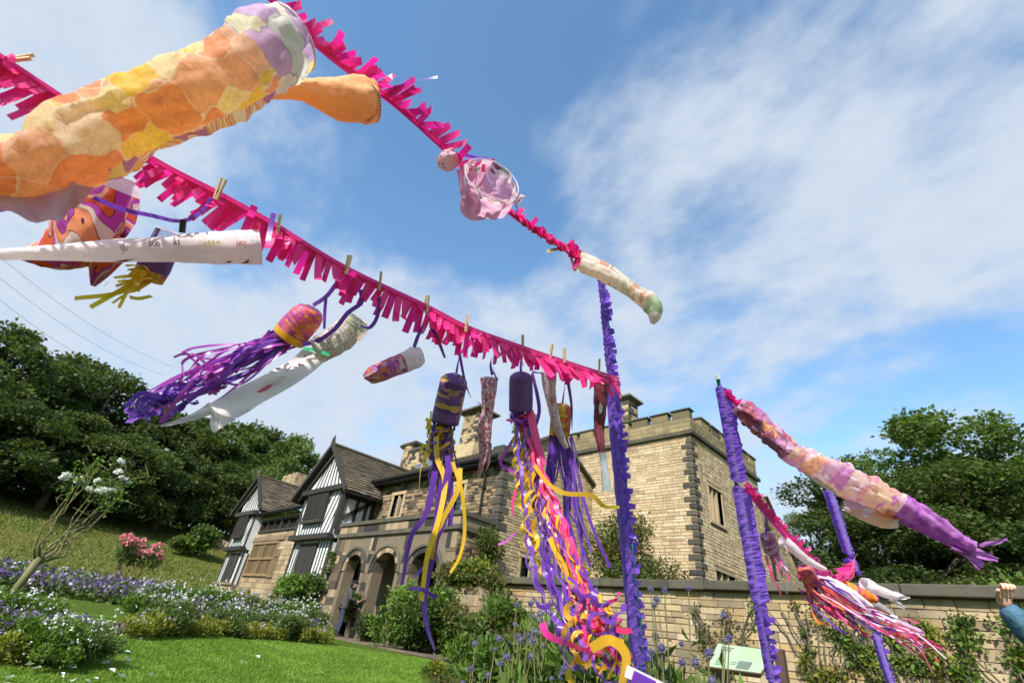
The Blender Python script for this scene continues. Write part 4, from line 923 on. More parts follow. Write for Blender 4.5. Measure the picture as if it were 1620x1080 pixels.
# globe thistles
TH = {}
def thistle_clump(loc, n, H, spread, label, seed):
    rr = random.Random(seed); t_ = thing('globe_thistle', loc, label, 'thistle plant'); st = MB(); V = []; T = []
    hs = []
    for k in range(n):
        a = rr.uniform(0, 6.28); q = spread*rr.uniform(.1, 1); h = H*rr.uniform(.62, 1.0); x_, y_ = q*math.cos(a), q*math.sin(a)
        b = Vector((x_*.35, y_*.35, -.1)); tp = Vector((x_, y_, h)); st.tube([b, b.lerp(tp, .55)+Vector((0, 0, .05)), tp], [.007, .006, .004], 5); hs.append(tp)
        if rr.random() < .6:
            t2 = tp+Vector((rr.uniform(-.12, .12), rr.uniform(-.12, .12), -rr.uniform(.05, .2))); st.tube([b.lerp(tp, .7), t2], [.005, .003], 5); hs.append(t2)
        for q_ in range(14):
            p = b.lerp(tp, rr.uniform(.03, .86)); V.append(tuple(p)); T.append(rr.random())
    o = st.mesh('stem', M_stalk); oo = bpy.data.objects.new('stem', o); COL.objects.link(oo); oo.parent = t_
    P = np.array(V); t = np.array(T); oo = bpy.data.objects.new('foliage', npmesh('foliage', leaves(P, .15, t, .32, droop=.1), 4, t, M_leafB)); COL.objects.link(oo); oo.parent = t_
    if 'h' not in TH:
        rs = np.random.RandomState(3); d = rs.normal(size=(150, 3)); d /= np.linalg.norm(d, axis=1)[:, None]; s = np.cross(d, rs.normal(size=(150, 3))); s /= np.linalg.norm(s, axis=1)[:, None]
        a_ = d*.006; V_ = np.stack([a_-s*.002, a_+s*.002, d*.026+s*.0012, d*.026-s*.0012], 1).reshape(-1, 3)
        core = MB(); bmm = bmesh.new(); bmesh.ops.create_icosphere(bmm, subdivisions=2, radius=.017)
        me0 = npmesh('flower_head', V_, 4, rs.uniform(0, 1, 150), M_thist); bmm.from_mesh(me0); mm = bpy.data.meshes.new('flower_head'); bmm.to_mesh(mm); mm.materials.append(M_thist); TH['h'] = mm
    for p in hs:
        f = bpy.data.objects.new('flower_head', TH['h']); COL.objects.link(f); f.parent = t_; f.location = p; s = rr.uniform(.8, 1.2); f.scale = (s, s, s); f.rotation_euler = (rr.random()*3, rr.random()*3, 0)
def gp_(px, D):
    dv, _ = dirxy(px, 1000); p = CAM+dv*D; return (p.x, p.y, hz(p.x, p.y))
for (px, D, n, H, sp, lb, sd) in [(1065, 3.9, 22, 1.75, .42, 'tall globe thistles right of the nearest purple pole', 1), (1030, 4.4, 14, 1.5, .3, 'globe thistles close behind the nearest purple pole', 2), (830, 4.6, 13, 1.55, .38, 'globe thistles left of the hanging ribbon bundle', 3), (905, 4.2, 10, 1.6, .3, 'globe thistles behind the hanging ribbon bundle', 4), (1115, 3.6, 6, 1.2, .25, 'few low globe thistles in front of the information board', 5), (772, 5.2, 5, 1.1, .25, 'few globe thistles at the left end of the border', 6)]:
    thistle_clump(gp_(px, D), n, H, sp, lb, sd)
bd = [shrub_mesh('borderA', .5, 1.0, 2600, .1, [M_leafB, M_leafC, M_leafB], 71, 12, aspect=.3, up=.6), shrub_mesh('borderB', .5, .9, 2200, .09, [M_leafC, M_leafY, M_leafB], 72, 12, aspect=.35, up=.7), shrub_mesh('borderC', .45, 1.0, 1500, .12, [M_stalk, M_leafO, M_leafB], 73, 10, aspect=.14, up=1.2)]
rr = random.Random(9)
for i, (px, D, k, s, lb) in enumerate([(750, 5.6, 2, .75, 'dry straw-coloured border plant nearest the lawn'), (790, 6.2, 1, .8, 'yellow green border plant left of the ribbons'), (840, 5.4, 0, 1.35, 'feathery green border plant under the left thistles'), (890, 4.9, 0, 1.4, 'dense green border plant behind the ribbon bundle'), (945, 4.6, 1, 1.3, 'bright green border plant behind the nearest pole'), (1000, 4.9, 0, 1.5, 'tall feathery plant right behind the nearest pole'), (1055, 4.5, 0, 1.35, 'green bushy plant beneath the tallest thistles'), (1100, 4.8, 0, 1.25, 'green plant left of the information board'), (1060, 3.6, 1, .62, 'low bright green plant at the bottom edge'), (1290, 5.6, 2, .7, 'dry grass tuft between the board and the third pole'), (1350, 6.0, 1, .8, 'green tuft by the third pole foot'), (1440, 6.4, 2, .8, 'dry grass tuft at the wall foot right of the third pole'), (720, 7.4, 2, .7, 'pale dry stalks at the lawn corner'), (700, 9.6, 1, .7, 'leafy green plant between lawn and buttress'), (760, 9.2, 0, 1.2, 'tall green plant against the buttress foot'), (820, 9.6, 2, 1.5, 'brown stalky plant against the garden wall left end'), (880, 9.8, 0, 1.9, 'tall green plant against the garden wall'), (1030, 5.6, 1, 1.6, 'tall yellow green plant between the thistles and the wall'), (960, 6.4, 0, 1.7, 'tall dark green plant in front of the garden wall'), (800, 7.6, 0, 1.4, 'bushy green plant beside the buttress'), (925, 3.5, 1, .7, 'low green plant under the ribbon bundle at the bottom edge'), (1010, 3.3, 0, .75, 'low leafy plant at the bottom edge behind the nearest pole'), (1085, 4.1, 0, 1.1, 'feathery green plant just left of the information board'), (1040, 4.0, 0, 1.2, 'feathery green plant filling the gap beside the nearest pole'), (1150, 4.6, 2, .7, 'dry grass in front of the information board'), (870, 8.2, 2, 1.5, 'brown and green stalky plant left of the ribbon bundle')]):
    shrub('border_plant', gp_(px, D), lb, bd[k], s*((1.0 if px > 930 else .85) if D < 7 else .85), rr.uniform(0, 6))
# flower beds
def flower_mesh(seed, R, H, nl, nf, lm, fm, lsz=.07, fsz=.034, up=.5, spikes=False):
    global RS; RS = np.random.RandomState(seed); cs = [(R*.7*RS.uniform(-1, 1), R*.7*RS.uniform(-1, 1), H*RS.uniform(.3, .75)) for _ in range(9)]
    P, d, idx = clumps(cs, [R*RS.uniform(.3, .5) for _ in cs], nl, 1, .3); P[:, 2] = np.abs(P[:, 2]); t = RS.uniform(0, 1, nl)
    lv = npmesh('foliage', leaves(P, lsz, t, .4, up=up, outward=d*.4), 4, t, lm)
    P, d, idx = clumps(cs, [R*RS.uniform(.45, .6) for _ in cs], nf, 1, .85); P[:, 2] = np.abs(P[:, 2])+H*.18; C = np.repeat(P, 5, 0)+RS.normal(size=(nf*5, 3))*fsz*.4; t = RS.uniform(0, 1, nf*5)
    return [('foliage', lv), ('blossom', npmesh('blossom', leaves(C, fsz, t, .8), 4, t, fm))]
FM = {'white': flower_mesh(1, .45, .75, 2600, 34, M_leafC, M_pw), 'purple': flower_mesh(2, .42, .6, 2200, 85, M_leafB, M_pp), 'lilac': flower_mesh(3, .45, .65, 2200, 55, M_leafB, M_pl), 'yellow': flower_mesh(4, .4, .4, 2400, 20, M_leafY, M_pl), 'mixed': flower_mesh(5, .5, .7, 2400, 26, M_leafB, M_pw)}
bed = {'white': 'white flowering perennial in the lawn border', 'purple': 'deep purple flowering perennial in the lawn border', 'lilac': 'pale lilac flowering perennial in the lawn border', 'yellow': 'yellow green cushion plant edging the lawn border', 'mixed': 'leafy white flowered perennial in the lawn border'}
rr = random.Random(21)
def bedplant(px, D, k, s, lb=None): return tree('flowering_plant', gp_(px, D), lb or bed[k], FM[k], s, rr.uniform(0, 6), 1, None if lb else k+' flowering plants of the border', 'flowering plant')
# front left clump
for (px, D, k, s) in [(-40, 8.6, 'purple', 1.2), (5, 8.3, 'purple', 1.1), (30, 9.2, 'white', 1.1), (45, 8.4, 'lilac', 1.0), (75, 7.9, 'white', 1.0), (100, 8.8, 'purple', 1.05), (105, 7.7, 'white', .9), (130, 8.2, 'mixed', .95), (150, 8.9, 'purple', .9), (165, 8.0, 'mixed', .8), (15, 7.9, 'yellow', 1.0), (-10, 9.4, 'white', 1.1)]:
    bedplant(px, D, k, s*.66)
# middle clump running towards the house
for i in range(30):
    f = i/29; px = 215+290*f; D = 11.2+3.4*f+(rr.random()*2-1)*.9
    k = rr.choice(['white', 'lilac', 'purple', 'mixed', 'purple', 'mixed', 'purple'])
    bedplant(px+rr.uniform(-12, 12), D+.6, k, rr.uniform(.55, .85))
for i in range(13):
    f = i/12; bedplant(205+300*f, 10.4+3.1*f, 'yellow' if i % 4 != 2 else 'mixed', rr.uniform(.6, .85))
for (px, D, k, s) in [(225, 14, 'lilac', 1.1), (260, 15, 'white', 1.1), (300, 16, 'purple', 1.0), (330, 17, 'white', 1.2), (370, 17, 'lilac', 1.2), (400, 18, 'lilac', 1.2), (430, 18, 'white', 1.0), (460, 18.5, 'mixed', 1.2), (495, 17, 'mixed', 1.0), (385, 21, 'yellow', 2.0), (410, 23, 'yellow', 1.8), (450, 21, 'white', 1.2)]:
    bedplant(px, D, k, s)
# long bed at the foot of the bank, too dense to count
RS = np.random.RandomState(88); C = []; 
for k in range(260):
    px = RS.uniform(-60, 345); D = RS.uniform(19, 30) if px < 220 else RS.uniform(22, 33); dv, _ = dirxy(px, 950); p = CAM+dv*D; C.append((p.x, p.y, hz(p.x, p.y)+.25))
P, d, idx = clumps(C, [RS.uniform(.4, .75) for _ in C], 34000, .6, .4); t = RS.uniform(0, 1, len(P))
isf = (RS.uniform(0, 1, len(P)) < .42) & (d[:, 2] > -.1); km = RS.randint(0, 3, len(C)); mi = np.where(isf, 1+np.array([0, 1, 0])[km[idx]]+(RS.uniform(0, 1, len(P)) < .12)*1, 0)
o = link('flower_bed', npmesh('flower_bed', leaves(P, .12, t, .6, up=.3), 4, t, [M_leafB, M_pp, M_pl, M_pw], mi), None); o['kind'] = 'stuff'
# rose trees
def rose(loc, label, H, lean, fm, nf, seed, crown_r, pink=False):
    rr = random.Random(seed); t_ = thing('rose_tree', loc, label, 'rose tree'); mb = MB(); b0 = Vector((0, 0, -.1)); top = Vector((lean[0]*.35, lean[1]*.35, H*.34))
    mb.tube([b0, b0.lerp(top, .5)+Vector((0, 0, .02)), top], [.075, .06, .065], 8, wr=.3); tips = []
    for k in range(11):
        a = rr.uniform(0, 6.28); q = crown_r*rr.uniform(.3, 1); tp = Vector((lean[0]+q*math.cos(a), lean[1]+q*math.sin(a), H*rr.uniform(.8, 1.05))); md = top.lerp(tp, .45)+Vector((.1*math.cos(a), .1*math.sin(a), -.03))
        j = lambda s: Vector((rr.gauss(0, s), rr.gauss(0, s), rr.gauss(0, s*.6))); st_ = b0.lerp(top, rr.uniform(.8, 1)); mb.tube([st_, st_.lerp(md, .3)+Vector((.1*math.cos(a), .1*math.sin(a), -.02))+j(.04), st_.lerp(md, .65)+j(.07), md+j(.05), md.lerp(tp, .5)+j(.06), tp], [.022, .018, .014, .011, .007, .004], 6)
        for _q in range(2): e_ = md.lerp(tp, rr.random()); mb.tube([e_, e_+j(.14)+Vector((0, 0, .12)), e_+j(.2)+Vector((0, 0, .22))], [.009, .006, .003], 5); tips += [tp, md.lerp(tp, .6), md.lerp(tp, .8)]
    o = mb.mesh('trunk', M_stalk if not pink else M_bark, True); oo = bpy.data.objects.new('trunk', o); COL.objects.link(oo); oo.parent = t_
    global RS; RS = np.random.RandomState(seed); P, d, idx = clumps([tuple(p) for p in tips], [.16 if not pink else .3]*len(tips), 420 if not pink else 2600, 1, .1); t = RS.uniform(0, 1, len(P))
    oo = bpy.data.objects.new('foliage', npmesh('foliage', leaves(P, .07, t, .6), 4, t, M_leafC if not pink else M_leafB)); COL.objects.link(oo); oo.parent = t_
    if 'r' not in TH:
        pass
    rm = []
    d = RS.normal(size=(46, 3)); d[:, 2] = np.abs(d[:, 2])*.6; d /= np.linalg.norm(d, axis=1)[:, None]; C_ = d*.02; tt = RS.uniform(0, 1, 46); me = npmesh('blossom', leaves(C_, .06, tt, 1.0, outward=d*1.2), 4, tt, fm)
    for k in range(nf):
        p = rr.choice(tips)+Vector((rr.uniform(-.18, .18), rr.uniform(-.18, .18), rr.uniform(0, .16)+(.12 if pink else 0))); f = bpy.data.objects.new('blossom', me); COL.objects.link(f); f.parent = t_; f.location = p; s = rr.uniform(.7, 1.3); f.scale = (s, s, s); f.rotation_euler = (rr.uniform(-.5, .5), rr.uniform(-.5, .5), rr.random()*6)
rt = gp_(-22, 12.0); rose(rt, 'nearly bare rose tree with white blossoms leaning over the flower bed', 2.4, (_r.x*.42, _r.y*.42), M_pw, 14, 4, .62)
rt = gp_(150, 21); rose(rt, 'small standard rose covered in pink blossoms below the bank', 1.55, (.1, .1), M_pk, 120, 8, .65, True)
# shrubs and low wall along the top of the bank
for (px, py, D, s, lb) in [(255, 800, 50, 2.3, 'grey green rounded shrub alone on the bank'), (352, 830, 48, 2.0, 'bright green bush on the bank beside the left gable'), (60, 770, 58, 2.6, 'wide pale shrub at the wood edge far left'), (20, 765, 60, 2.4, 'pale leafy shrub left of the wide one at the wood edge'), (215, 812, 50, 1.1, 'little shrub beside the lone rounded one')]:
    g = gp_(px, D); shrub('bank_shrub', g, lb, shrub_mesh('bankshrub', .8, 1.3, 2200, .13, [M_leafB, M_leafC], int(px), 12), s)
bw = thing('bank_wall', gp_(300, 58), 'low pale stone edging along the top of the bank', 'wall')
a, b = Vector(gp_(270, 57)), Vector(gp_(345, 55))
for k in range(20):
    q = MB(); p0 = a.lerp(b, k/20); p1 = a.lerp(b, (k+.94)/20); q.bar(p0+Z_*.25, p1+Z_*.25, .5, .7, up=(0, 0, 1), tone=random.random()); q.build('stone', M_rubble, bw)
# lawn: blades near the camera, petals on it
RS = np.random.RandomState(99); n = 230000
D = 3.2+10.5*RS.uniform(0, 1, n)**.75; pxs = RS.uniform(-90, 830, n); Cn = np.zeros((n, 3))
e0 = pray(-90, 1050); e1 = pray(830, 1050); a0 = math.atan2(e0.y, e0.x); a1 = math.atan2(e1.y, e1.x)
a0 = a0 % (2*PI); a1 = a1 % (2*PI); ang = RS.uniform(min(a0, a1), max(a0, a1), n)
Cn[:, 0] = np.cos(ang)*D; Cn[:, 1] = np.sin(ang)*D; keep = (Cn[:, 1] < 8.7); Cn = Cn[keep]; D = D[keep]; n = len(Cn)
Cn[:, 2] = [hz(x_, y_) for x_, y_ in Cn[:, :2]]
h = RS.uniform(.012, .026, n)*(1+.04*D); dx = RS.normal(size=(n, 2))*.012; w = .0022+.0005*D; aa = RS.uniform(0, 6.28, n)
wx = np.cos(aa)*w; wy = np.sin(aa)*w; A_ = Cn.copy(); A_[:, 0] -= wx; A_[:, 1] -= wy; B_ = Cn.copy(); B_[:, 0] += wx; B_[:, 1] += wy; T_ = Cn.copy(); T_[:, 0] += dx[:, 0]; T_[:, 1] += dx[:, 1]; T_[:, 2] += h
o = link('grass', npmesh('grass', np.stack([A_, B_, T_], 1).reshape(-1, 3), 3, np.clip(.45+.9*np.array([mnoise.noise(Vector((x_*.8, y_*.8, 1)))+.6*mnoise.noise(Vector((x_*3.1, y_*3.1, 4))) for x_, y_ in Cn[:, :2]])+RS.normal(size=n)*.16, 0, .99), M_grassb), None); o['kind'] = 'stuff'
pt = MB(); pt.v = [(-.025, -.012, .0), (0, -.02, .008), (.028, 0, .004), (.004, .02, .012), (-.02, .012, .004), (0, 0, -.002)]; pt.f = [(5, 0, 1), (5, 1, 2), (5, 2, 3), (5, 3, 4), (5, 4, 0)]; pt.t = [.8]*5; pt.m = [0]*5; pme = pt.mesh('fallen_petal', M_pw)
rr = random.Random(5)
for k in range(90):
    px = rr.choice([rr.uniform(0, 260), rr.uniform(0, 560), rr.uniform(120, 240)]); D = rr.uniform(5.0, 11.0); g = gp_(px, D)
    if g[1] > 8.5: continue
    o = link('fallen_petal', pme, None, Vector((g[0], g[1], g[2]+.05))); s = rr.uniform(.7, 1.7); o.scale = (s, s, s); o.rotation_euler = (rr.uniform(-.4, .4), rr.uniform(-.4, .4), rr.uniform(0, 6)); tag(o, 'small white petal lying on the mown lawn', 'petal', 'fallen petals scattered on the lawn')

# rough grass of the bank
RS = np.random.RandomState(123); n = 70000
Cn = np.zeros((n, 3)); Cn[:, 0] = -38-26*RS.uniform(0, 1, n)**1.0; Cn[:, 1] = RS.uniform(-12, 28, n); Cn[:, 2] = [hz(x_, y_) for x_, y_ in Cn[:, :2]]
cl_ = np.array([mnoise.noise(Vector((x_*.35, y_*.35, 3))) for x_, y_ in Cn[:, :2]]); h = RS.uniform(.06, .16, n)*(1+1.1*np.clip(cl_, -.5, 1)); aa = RS.uniform(0, 6.28, n); w = .045
A_ = Cn.copy(); A_[:, 0] -= np.cos(aa)*w; A_[:, 1] -= np.sin(aa)*w; B_ = Cn.copy(); B_[:, 0] += np.cos(aa)*w; B_[:, 1] += np.sin(aa)*w; T_ = Cn.copy(); T_[:, :2] += RS.normal(size=(n, 2))*.05; T_[:, 2] += h
tn = np.clip(.5+cl_*.9+RS.normal(size=n)*.18, 0, .99)
M_bankg = leaf_mat('bank_grass', [(0.065, 0.11, 0.016), (0.12, 0.16, 0.028), (0.19, 0.18, 0.05), (0.13, 0.17, 0.03)], transl=.2)
o = link('bank_grass', npmesh('bank_grass', np.stack([A_, B_, T_], 1).reshape(-1, 3), 3, tn, M_bankg), None); o['kind'] = 'stuff'
# ---------------------------------------------------------------- people
def skin_body(name, joints, edges, mat, parent=None, sub=2, smooth=True, root=0):
    me = bpy.data.meshes.new(name); off = org(parent)
    me.from_pydata([tuple(Vector(j[0])-off) for j in joints], edges, [])
    o = link(name, me, parent); sk = o.modifiers.new('skin', 'SKIN'); sk.use_smooth_shade = smooth
    lay = me.skin_vertices[0] if me.skin_vertices else None
    if lay is None:
        bpy.context.view_layer.objects.active = o; lay = me.skin_vertices[0]
    for i, j in enumerate(joints):
        r = j[1]; lay.data[i].radius = (r, r) if not isinstance(r, tuple) else r
        lay.data[i].use_root = (i == root)
    s = o.modifiers.new('sub', 'SUBSURF'); s.levels = sub; s.render_levels = sub; me.materials.append(mat); return o
def frame_pts(base, fwd):
    f = Vector((fwd[0], fwd[1], 0)).normalized(); r = Vector((f.y, -f.x, 0))
    return lambda a, b, c: base + r*a + f*b + Z_*c       # a right, b forward, c up
def ellipsoid(mb, c, ax, seg=12, rings=8, tone=.5, m=0):
    i0 = len(mb.v)
    for i in range(rings+1):
        th = PI*i/rings
        for j in range(seg):
            ph = 2*PI*j/seg; p = c+ax[0]*math.sin(th)*math.cos(ph)+ax[1]*math.sin(th)*math.sin(ph)+ax[2]*math.cos(th); mb.v.append(tuple(p))
    for i in range(rings):
        for j in range(seg):
            j2 = (j+1) % seg; mb.f.append((i0+i*seg+j, i0+(i+1)*seg+j, i0+(i+1)*seg+j2, i0+i*seg+j2)); mb.t.append(tone); mb.m.append(m)
def hand(name, W_, back, palm_n, side, parent, s=1.0, curl=.6, mat=None, thumb=1):
    """W_ wrist, back: direction of fingers, palm_n: palm normal, side: towards the thumb"""
    back = back.normalized(); side = (side-back*side.dot(back)).normalized(); pn = palm_n
    J = [(W_-back*.03*s, .026*s), (W_+back*.02*s, (.03*s, .022*s)), (W_+back*.055*s, (.036*s, .02*s))]; E_ = [(0, 1), (1, 2)]
    for k, (o_, l_) in enumerate(((.03, .072), (.011, .08), (-.009, .075), (-.028, .06))):
        b = W_+back*.08*s+side*o_*s; d = back.copy(); i = len(J); J.append((b, .0115*s)); E_.append((2, i)); p = b
        for q in range(3):
            ang = curl*(q+1)*.8; dd = back*math.cos(ang)+pn*math.sin(ang); p = p+dd*l_*s*(.45, .32, .25)[q]; J.append((p, (.0095, .0085, .0065)[q]*s)); E_.append((len(J)-2, len(J)-1))
    b = W_+back*.02*s+side*.03*s; J.append((b, .014*s)); E_.append((1, len(J)-1)); p = b+side*.02*s*thumb+back*.03*s+pn*.012*s; J.append((p, .0115*s)); E_.append((len(J)-2, len(J)-1)); p = p+back*.025*s+pn*.025*s; J.append((p, .008*s)); E_.append((len(J)-2, len(J)-1))
    return skin_body(name, J, E_, mat or M_skin, parent, 2)
# man at the porch
mp_ = Vector((-17.95, 9.75, 0.055)); P1 = thing('person', mp_, 'man seen from behind in dark grey hooded jacket, blue jeans and black hat', 'person')
F = frame_pts(mp_, (.35, .94)); H = 1.74
legs = [(F(0, .0, .96), (.15, .12)), (F(-.1, .0, .86), .095), (F(-.13, .03, .5), .068), (F(-.17, -.02, .1), .052), (F(-.18, .12, .05), .045), (F(.1, 0, .86), .095), (F(.12, .05, .5), .068), (F(.13, .02, .1), .052), (F(.15, .16, .05), .045)]
skin_body('jeans', legs, [(0, 1), (1, 2), (2, 3), (0, 5), (5, 6), (6, 7)] and [(0, 1), (1, 2), (2, 3), (0, 5), (5, 6), (6, 7)], M_jean, P1) if False else None
skin_body('jeans', [legs[i] for i in (0, 1, 2, 3, 5, 6, 7)], [(0, 1), (1, 2), (2, 3), (0, 4), (4, 5), (5, 6)], M_jean, P1)
for s_ in (-1, 1):
    a = F(.13*s_-.02, -.06, .045); skin_body('shoe', [(a, .05), (a+Vector((.03, .1, 0)), .045), (a+Vector((.06, .2, -.01)), .035)], [(0, 1), (1, 2)], M_black, P1)
skin_body('jacket', [(F(0, .0, .82), (.25, .18)), (F(0, .0, 1.05), (.24, .18)), (F(0, .04, 1.28), (.24, .17)), (F(0, .08, 1.42), (.2, .13)), (F(0, .12, 1.5), .07), (F(-.2, .08, 1.4), .085), (F(-.27, .1, 1.15), .068), (F(-.2, .32, 1.05), .05), (F(.2, .08, 1.4), .085), (F(.28, .12, 1.16), .068), (F(.22, .36, 1.12), .05)], [(0, 1), (1, 2), (2, 3), (3, 4), (3, 5), (5, 6), (6, 7), (3, 8), (8, 9), (9, 10)], M_cloth_g, P1, root=1)
mb = MB(); ellipsoid(mb, F(0, .02, 1.45), (F(.13, 0, 0)-F(0, 0, 0), F(0, .09, 0)-F(0, 0, 0), Z_*.09)); mb.build('hood', M_cloth_g, P1, True)
mb = MB(); ellipsoid(mb, F(.02, .19, 1.62), (F(.075, 0, 0)-F(0, 0, 0), F(0, .095, 0)-F(0, 0, 0), Z_*.115)); 
for s_ in (-1, 1): ellipsoid(mb, F(.02+.077*s_, .18, 1.61), (F(.012, 0, 0)-F(0, 0, 0), F(0, .02, 0)-F(0, 0, 0), Z_*.03), 8, 6)
ellipsoid(mb, F(.02, .29, 1.6), (F(.014, 0, 0)-F(0, 0, 0), F(0, .02, 0)-F(0, 0, 0), Z_*.025), 8, 6); mb.build('head', M_skin, P1, True)
mb = MB(); ellipsoid(mb, F(.02, .165, 1.635), (F(.082, 0, 0)-F(0, 0, 0), F(0, .09, 0)-F(0, 0, 0), Z_*.1)); mb.build('hair', M_hair, P1, True)
mb = MB(); ellipsoid(mb, F(.02, .19, 1.7), (F(.1, 0, 0)-F(0, 0, 0), F(0, .12, 0)-F(0, 0, 0), Z_*.065)); ellipsoid(mb, F(.02, .26, 1.675), (F(.1, 0, 0)-F(0, 0, 0), F(0, .12, 0)-F(0, 0, 0), Z_*.015)); mb.build('hat', M_black, P1, True)
for s_ in (-1, 1): hand('hand', F(.21*s_, .38, 1.08+.03*s_), F(-.1*s_, 1, .0)-F(0, 0, 0), Z_, F(-s_, 0, 0)-F(0, 0, 0), P1)
# crouching figure behind the bush
c0 = Vector((-13.0, 9.75, .05)); P2 = thing('person', c0, 'crouching person in turquoise top and dark trousers half hidden behind the leafy bush', 'person'); F = frame_pts(c0, (-.9, .3))
skin_body('trousers', [(F(0, -.1, .3), (.15, .12)), (F(-.1, .02, .3), .09), (F(-.15, .32, .42), .07), (F(-.14, .2, .08), .05), (F(.1, .02, .3), .09), (F(.15, .32, .42), .07), (F(.14, .2, .08), .05)], [(0, 1), (1, 2), (2, 3), (0, 4), (4, 5), (5, 6)], M_jean, P2)
skin_body('top', [(F(0, -.1, .36), (.16, .12)), (F(0, .0, .62), (.17, .12)), (F(0, .1, .82), (.15, .09)), (F(0, .14, .9), .055), (F(-.17, .1, .8), .06), (F(-.2, .28, .6), .05), (F(-.12, .42, .5), .035), (F(.17, .1, .8), .06), (F(.2, .28, .6), .05), (F(.12, .42, .5), .035)], [(0, 1), (1, 2), (2, 3), (2, 4), (4, 5), (5, 6), (2, 7), (7, 8), (8, 9)], M_turq, P2, root=1)
mb = MB(); ellipsoid(mb, F(0, .2, 1.02), (F(.075, 0, 0)-F(0, 0, 0), F(0, .095, 0)-F(0, 0, 0), Z_*.115)); ellipsoid(mb, F(0, .3, 1.0), (F(.014, 0, 0)-F(0, 0, 0), F(0, .02, 0)-F(0, 0, 0), Z_*.025), 8, 6); mb.build('head', M_skin, P2, True)
mb = MB(); ellipsoid(mb, F(0, .175, 1.04), (F(.085, 0, 0)-F(0, 0, 0), F(0, .095, 0)-F(0, 0, 0), Z_*.115)); mb.build('hair', M_hair, P2, True)
for s_ in (-1, 1): hand('hand', F(.12*s_, .44, .5), F(0, 1, -.3)-F(0, 0, 0), -Z_, F(-s_, 0, 0)-F(0, 0, 0), P2)
mb = MB()
for s_ in (-1, 1): ellipsoid(mb, F(.14*s_, .24, .04), (F(.045, 0, 0)-F(0, 0, 0), F(0, .12, 0)-F(0, 0, 0), Z_*.045), 10, 6)
mb.build('shoe', M_black, P2, True)
# person at the right edge, arm raised
dpa = 2.35; hw = at(1590, 953, dpa); el = at(1630, 1012, dpa-.05); sh = el+Vector((.22, .1, -.02)); sh.z = el.z+.04
b3 = Vector((sh.x+.2, sh.y+.12, hz(sh.x, sh.y))); P3 = thing('person', b3, 'person in denim shirt reaching a raised hand in from the right edge', 'person')
neck = Vector((b3.x, b3.y, sh.z+.07)); g0 = b3.z
skin_body('shirt', [(Vector((b3.x, b3.y, g0+.9)), (.16, .12)), (Vector((b3.x, b3.y, g0+1.15)), (.16, .12)), (neck-Z_*.07, (.15, .1)), (neck, .06), (sh, .075), (el, .062), (el.lerp(hw, .55), .055), (hw+(hw-el).normalized()*.0, .043), (b3+Vector((.2, .12, sh.z-g0)), .075), (b3+Vector((.27, .15, sh.z-g0-.28)), .052), (b3+Vector((.25, .12, sh.z-g0-.5)), .04)], [(0, 1), (1, 2), (2, 3), (2, 4), (4, 5), (5, 6), (6, 7), (2, 8), (8, 9), (9, 10)], M_denim, P3, root=1)
skin_body('jeans', [(Vector((b3.x, b3.y, g0+.95)), (.15, .12)), (b3+Vector((-.1, 0, .85)), .09), (b3+Vector((-.12, 0, .48)), .065), (b3+Vector((-.13, 0, .1)), .05), (b3+Vector((.1, 0, .85)), .09), (b3+Vector((.12, 0, .48)), .065), (b3+Vector((.13, 0, .1)), .05)], [(0, 1), (1, 2), (2, 3), (0, 4), (4, 5), (5, 6)], M_jean, P3)
mb = MB(); hc = neck+Z_*.17; ellipsoid(mb, hc, (X_*.078, Y_*.098, Z_*.12)); ellipsoid(mb, hc+Vector((0, .1, -.01)), (X_*.014, Y_*.02, Z_*.025), 8, 6); mb.build('head', M_skin, P3, True)
mb = MB(); ellipsoid(mb, hc+Vector((0, -.02, .02)), (X_*.088, Y_*.1, Z_*.12)); mb.build('hair', M_hair, P3, True)
mb = MB()
for s_ in (-1, 1): ellipsoid(mb, b3+Vector((.13*s_, .06, .04)), (X_*.05, Y_*.14, Z_*.05), 10, 6)
mb.build('shoe', M_black, P3, True)
hand('hand', hw, (at(1594, 900, dpa)-hw), -_f*.6-_r2*.3+_u2*.1, _r2*-1, P3, .95, 1.15)

# ---------------------------------------------------------------- information board
c = [at(1136, 1017, 6.6), at(1227, 1029, 6.75), at(1203, 1064, 6.25), at(1120, 1053, 6.1)]
bo = (c[2]+c[3])/2; bo.z = hz(bo.x, bo.y); IB = thing('information_board', bo, 'slanted information board with pale green map panel on a brown wooden post', 'sign')
nrm = (c[1]-c[0]).cross(c[3]-c[0]).normalized(); nrm = nrm if nrm.z > 0 else -nrm
ctr = sum(c, Vector())/4; fr = [ctr+(p-ctr)*1.07 for p in c]
mb = MB(); mb.hexa([p-nrm*.06 for p in fr]+[p-nrm*.004 for p in fr]); mb.build('frame', simple('brown_paint', (.12, .075, .05), (.07, .045, .03), 20, .6), IB)
def board_mat():
    m, t, o = newmat('map_panel'); a = N(t, 'ShaderNodeAttribute', attribute_name='uvp'); v = a.outputs['Vector']; s = N(t, 'ShaderNodeSeparateXYZ'); L(t, v, s.inputs[0])
    n1 = noise_(t, v, 5, 3, .5); b = ramp(t, n1, [(.26, .36, .2), (.32, .4, .26), (.36, .42, .28)])
    f = mth(t, 'LESS_THAN', mth(t, 'ABSOLUTE', mth(t, 'SUBTRACT', s.outputs[1], .3)), mth(t, 'MULTIPLY', mth(t, 'GREATER_THAN', mth(t, 'SUBTRACT', s.outputs[0], mth(t, 'MULTIPLY', n1, .3)), .3), .22)); b = mixc(t, f, b, ramp(t, noise_(t, v, 12, 3), [(.2, .3, .15), (.4, .5, .3)]))
    pbsdf(t, o, b, .35, .5); return m
mb = MB(); mb.quad(*c); 
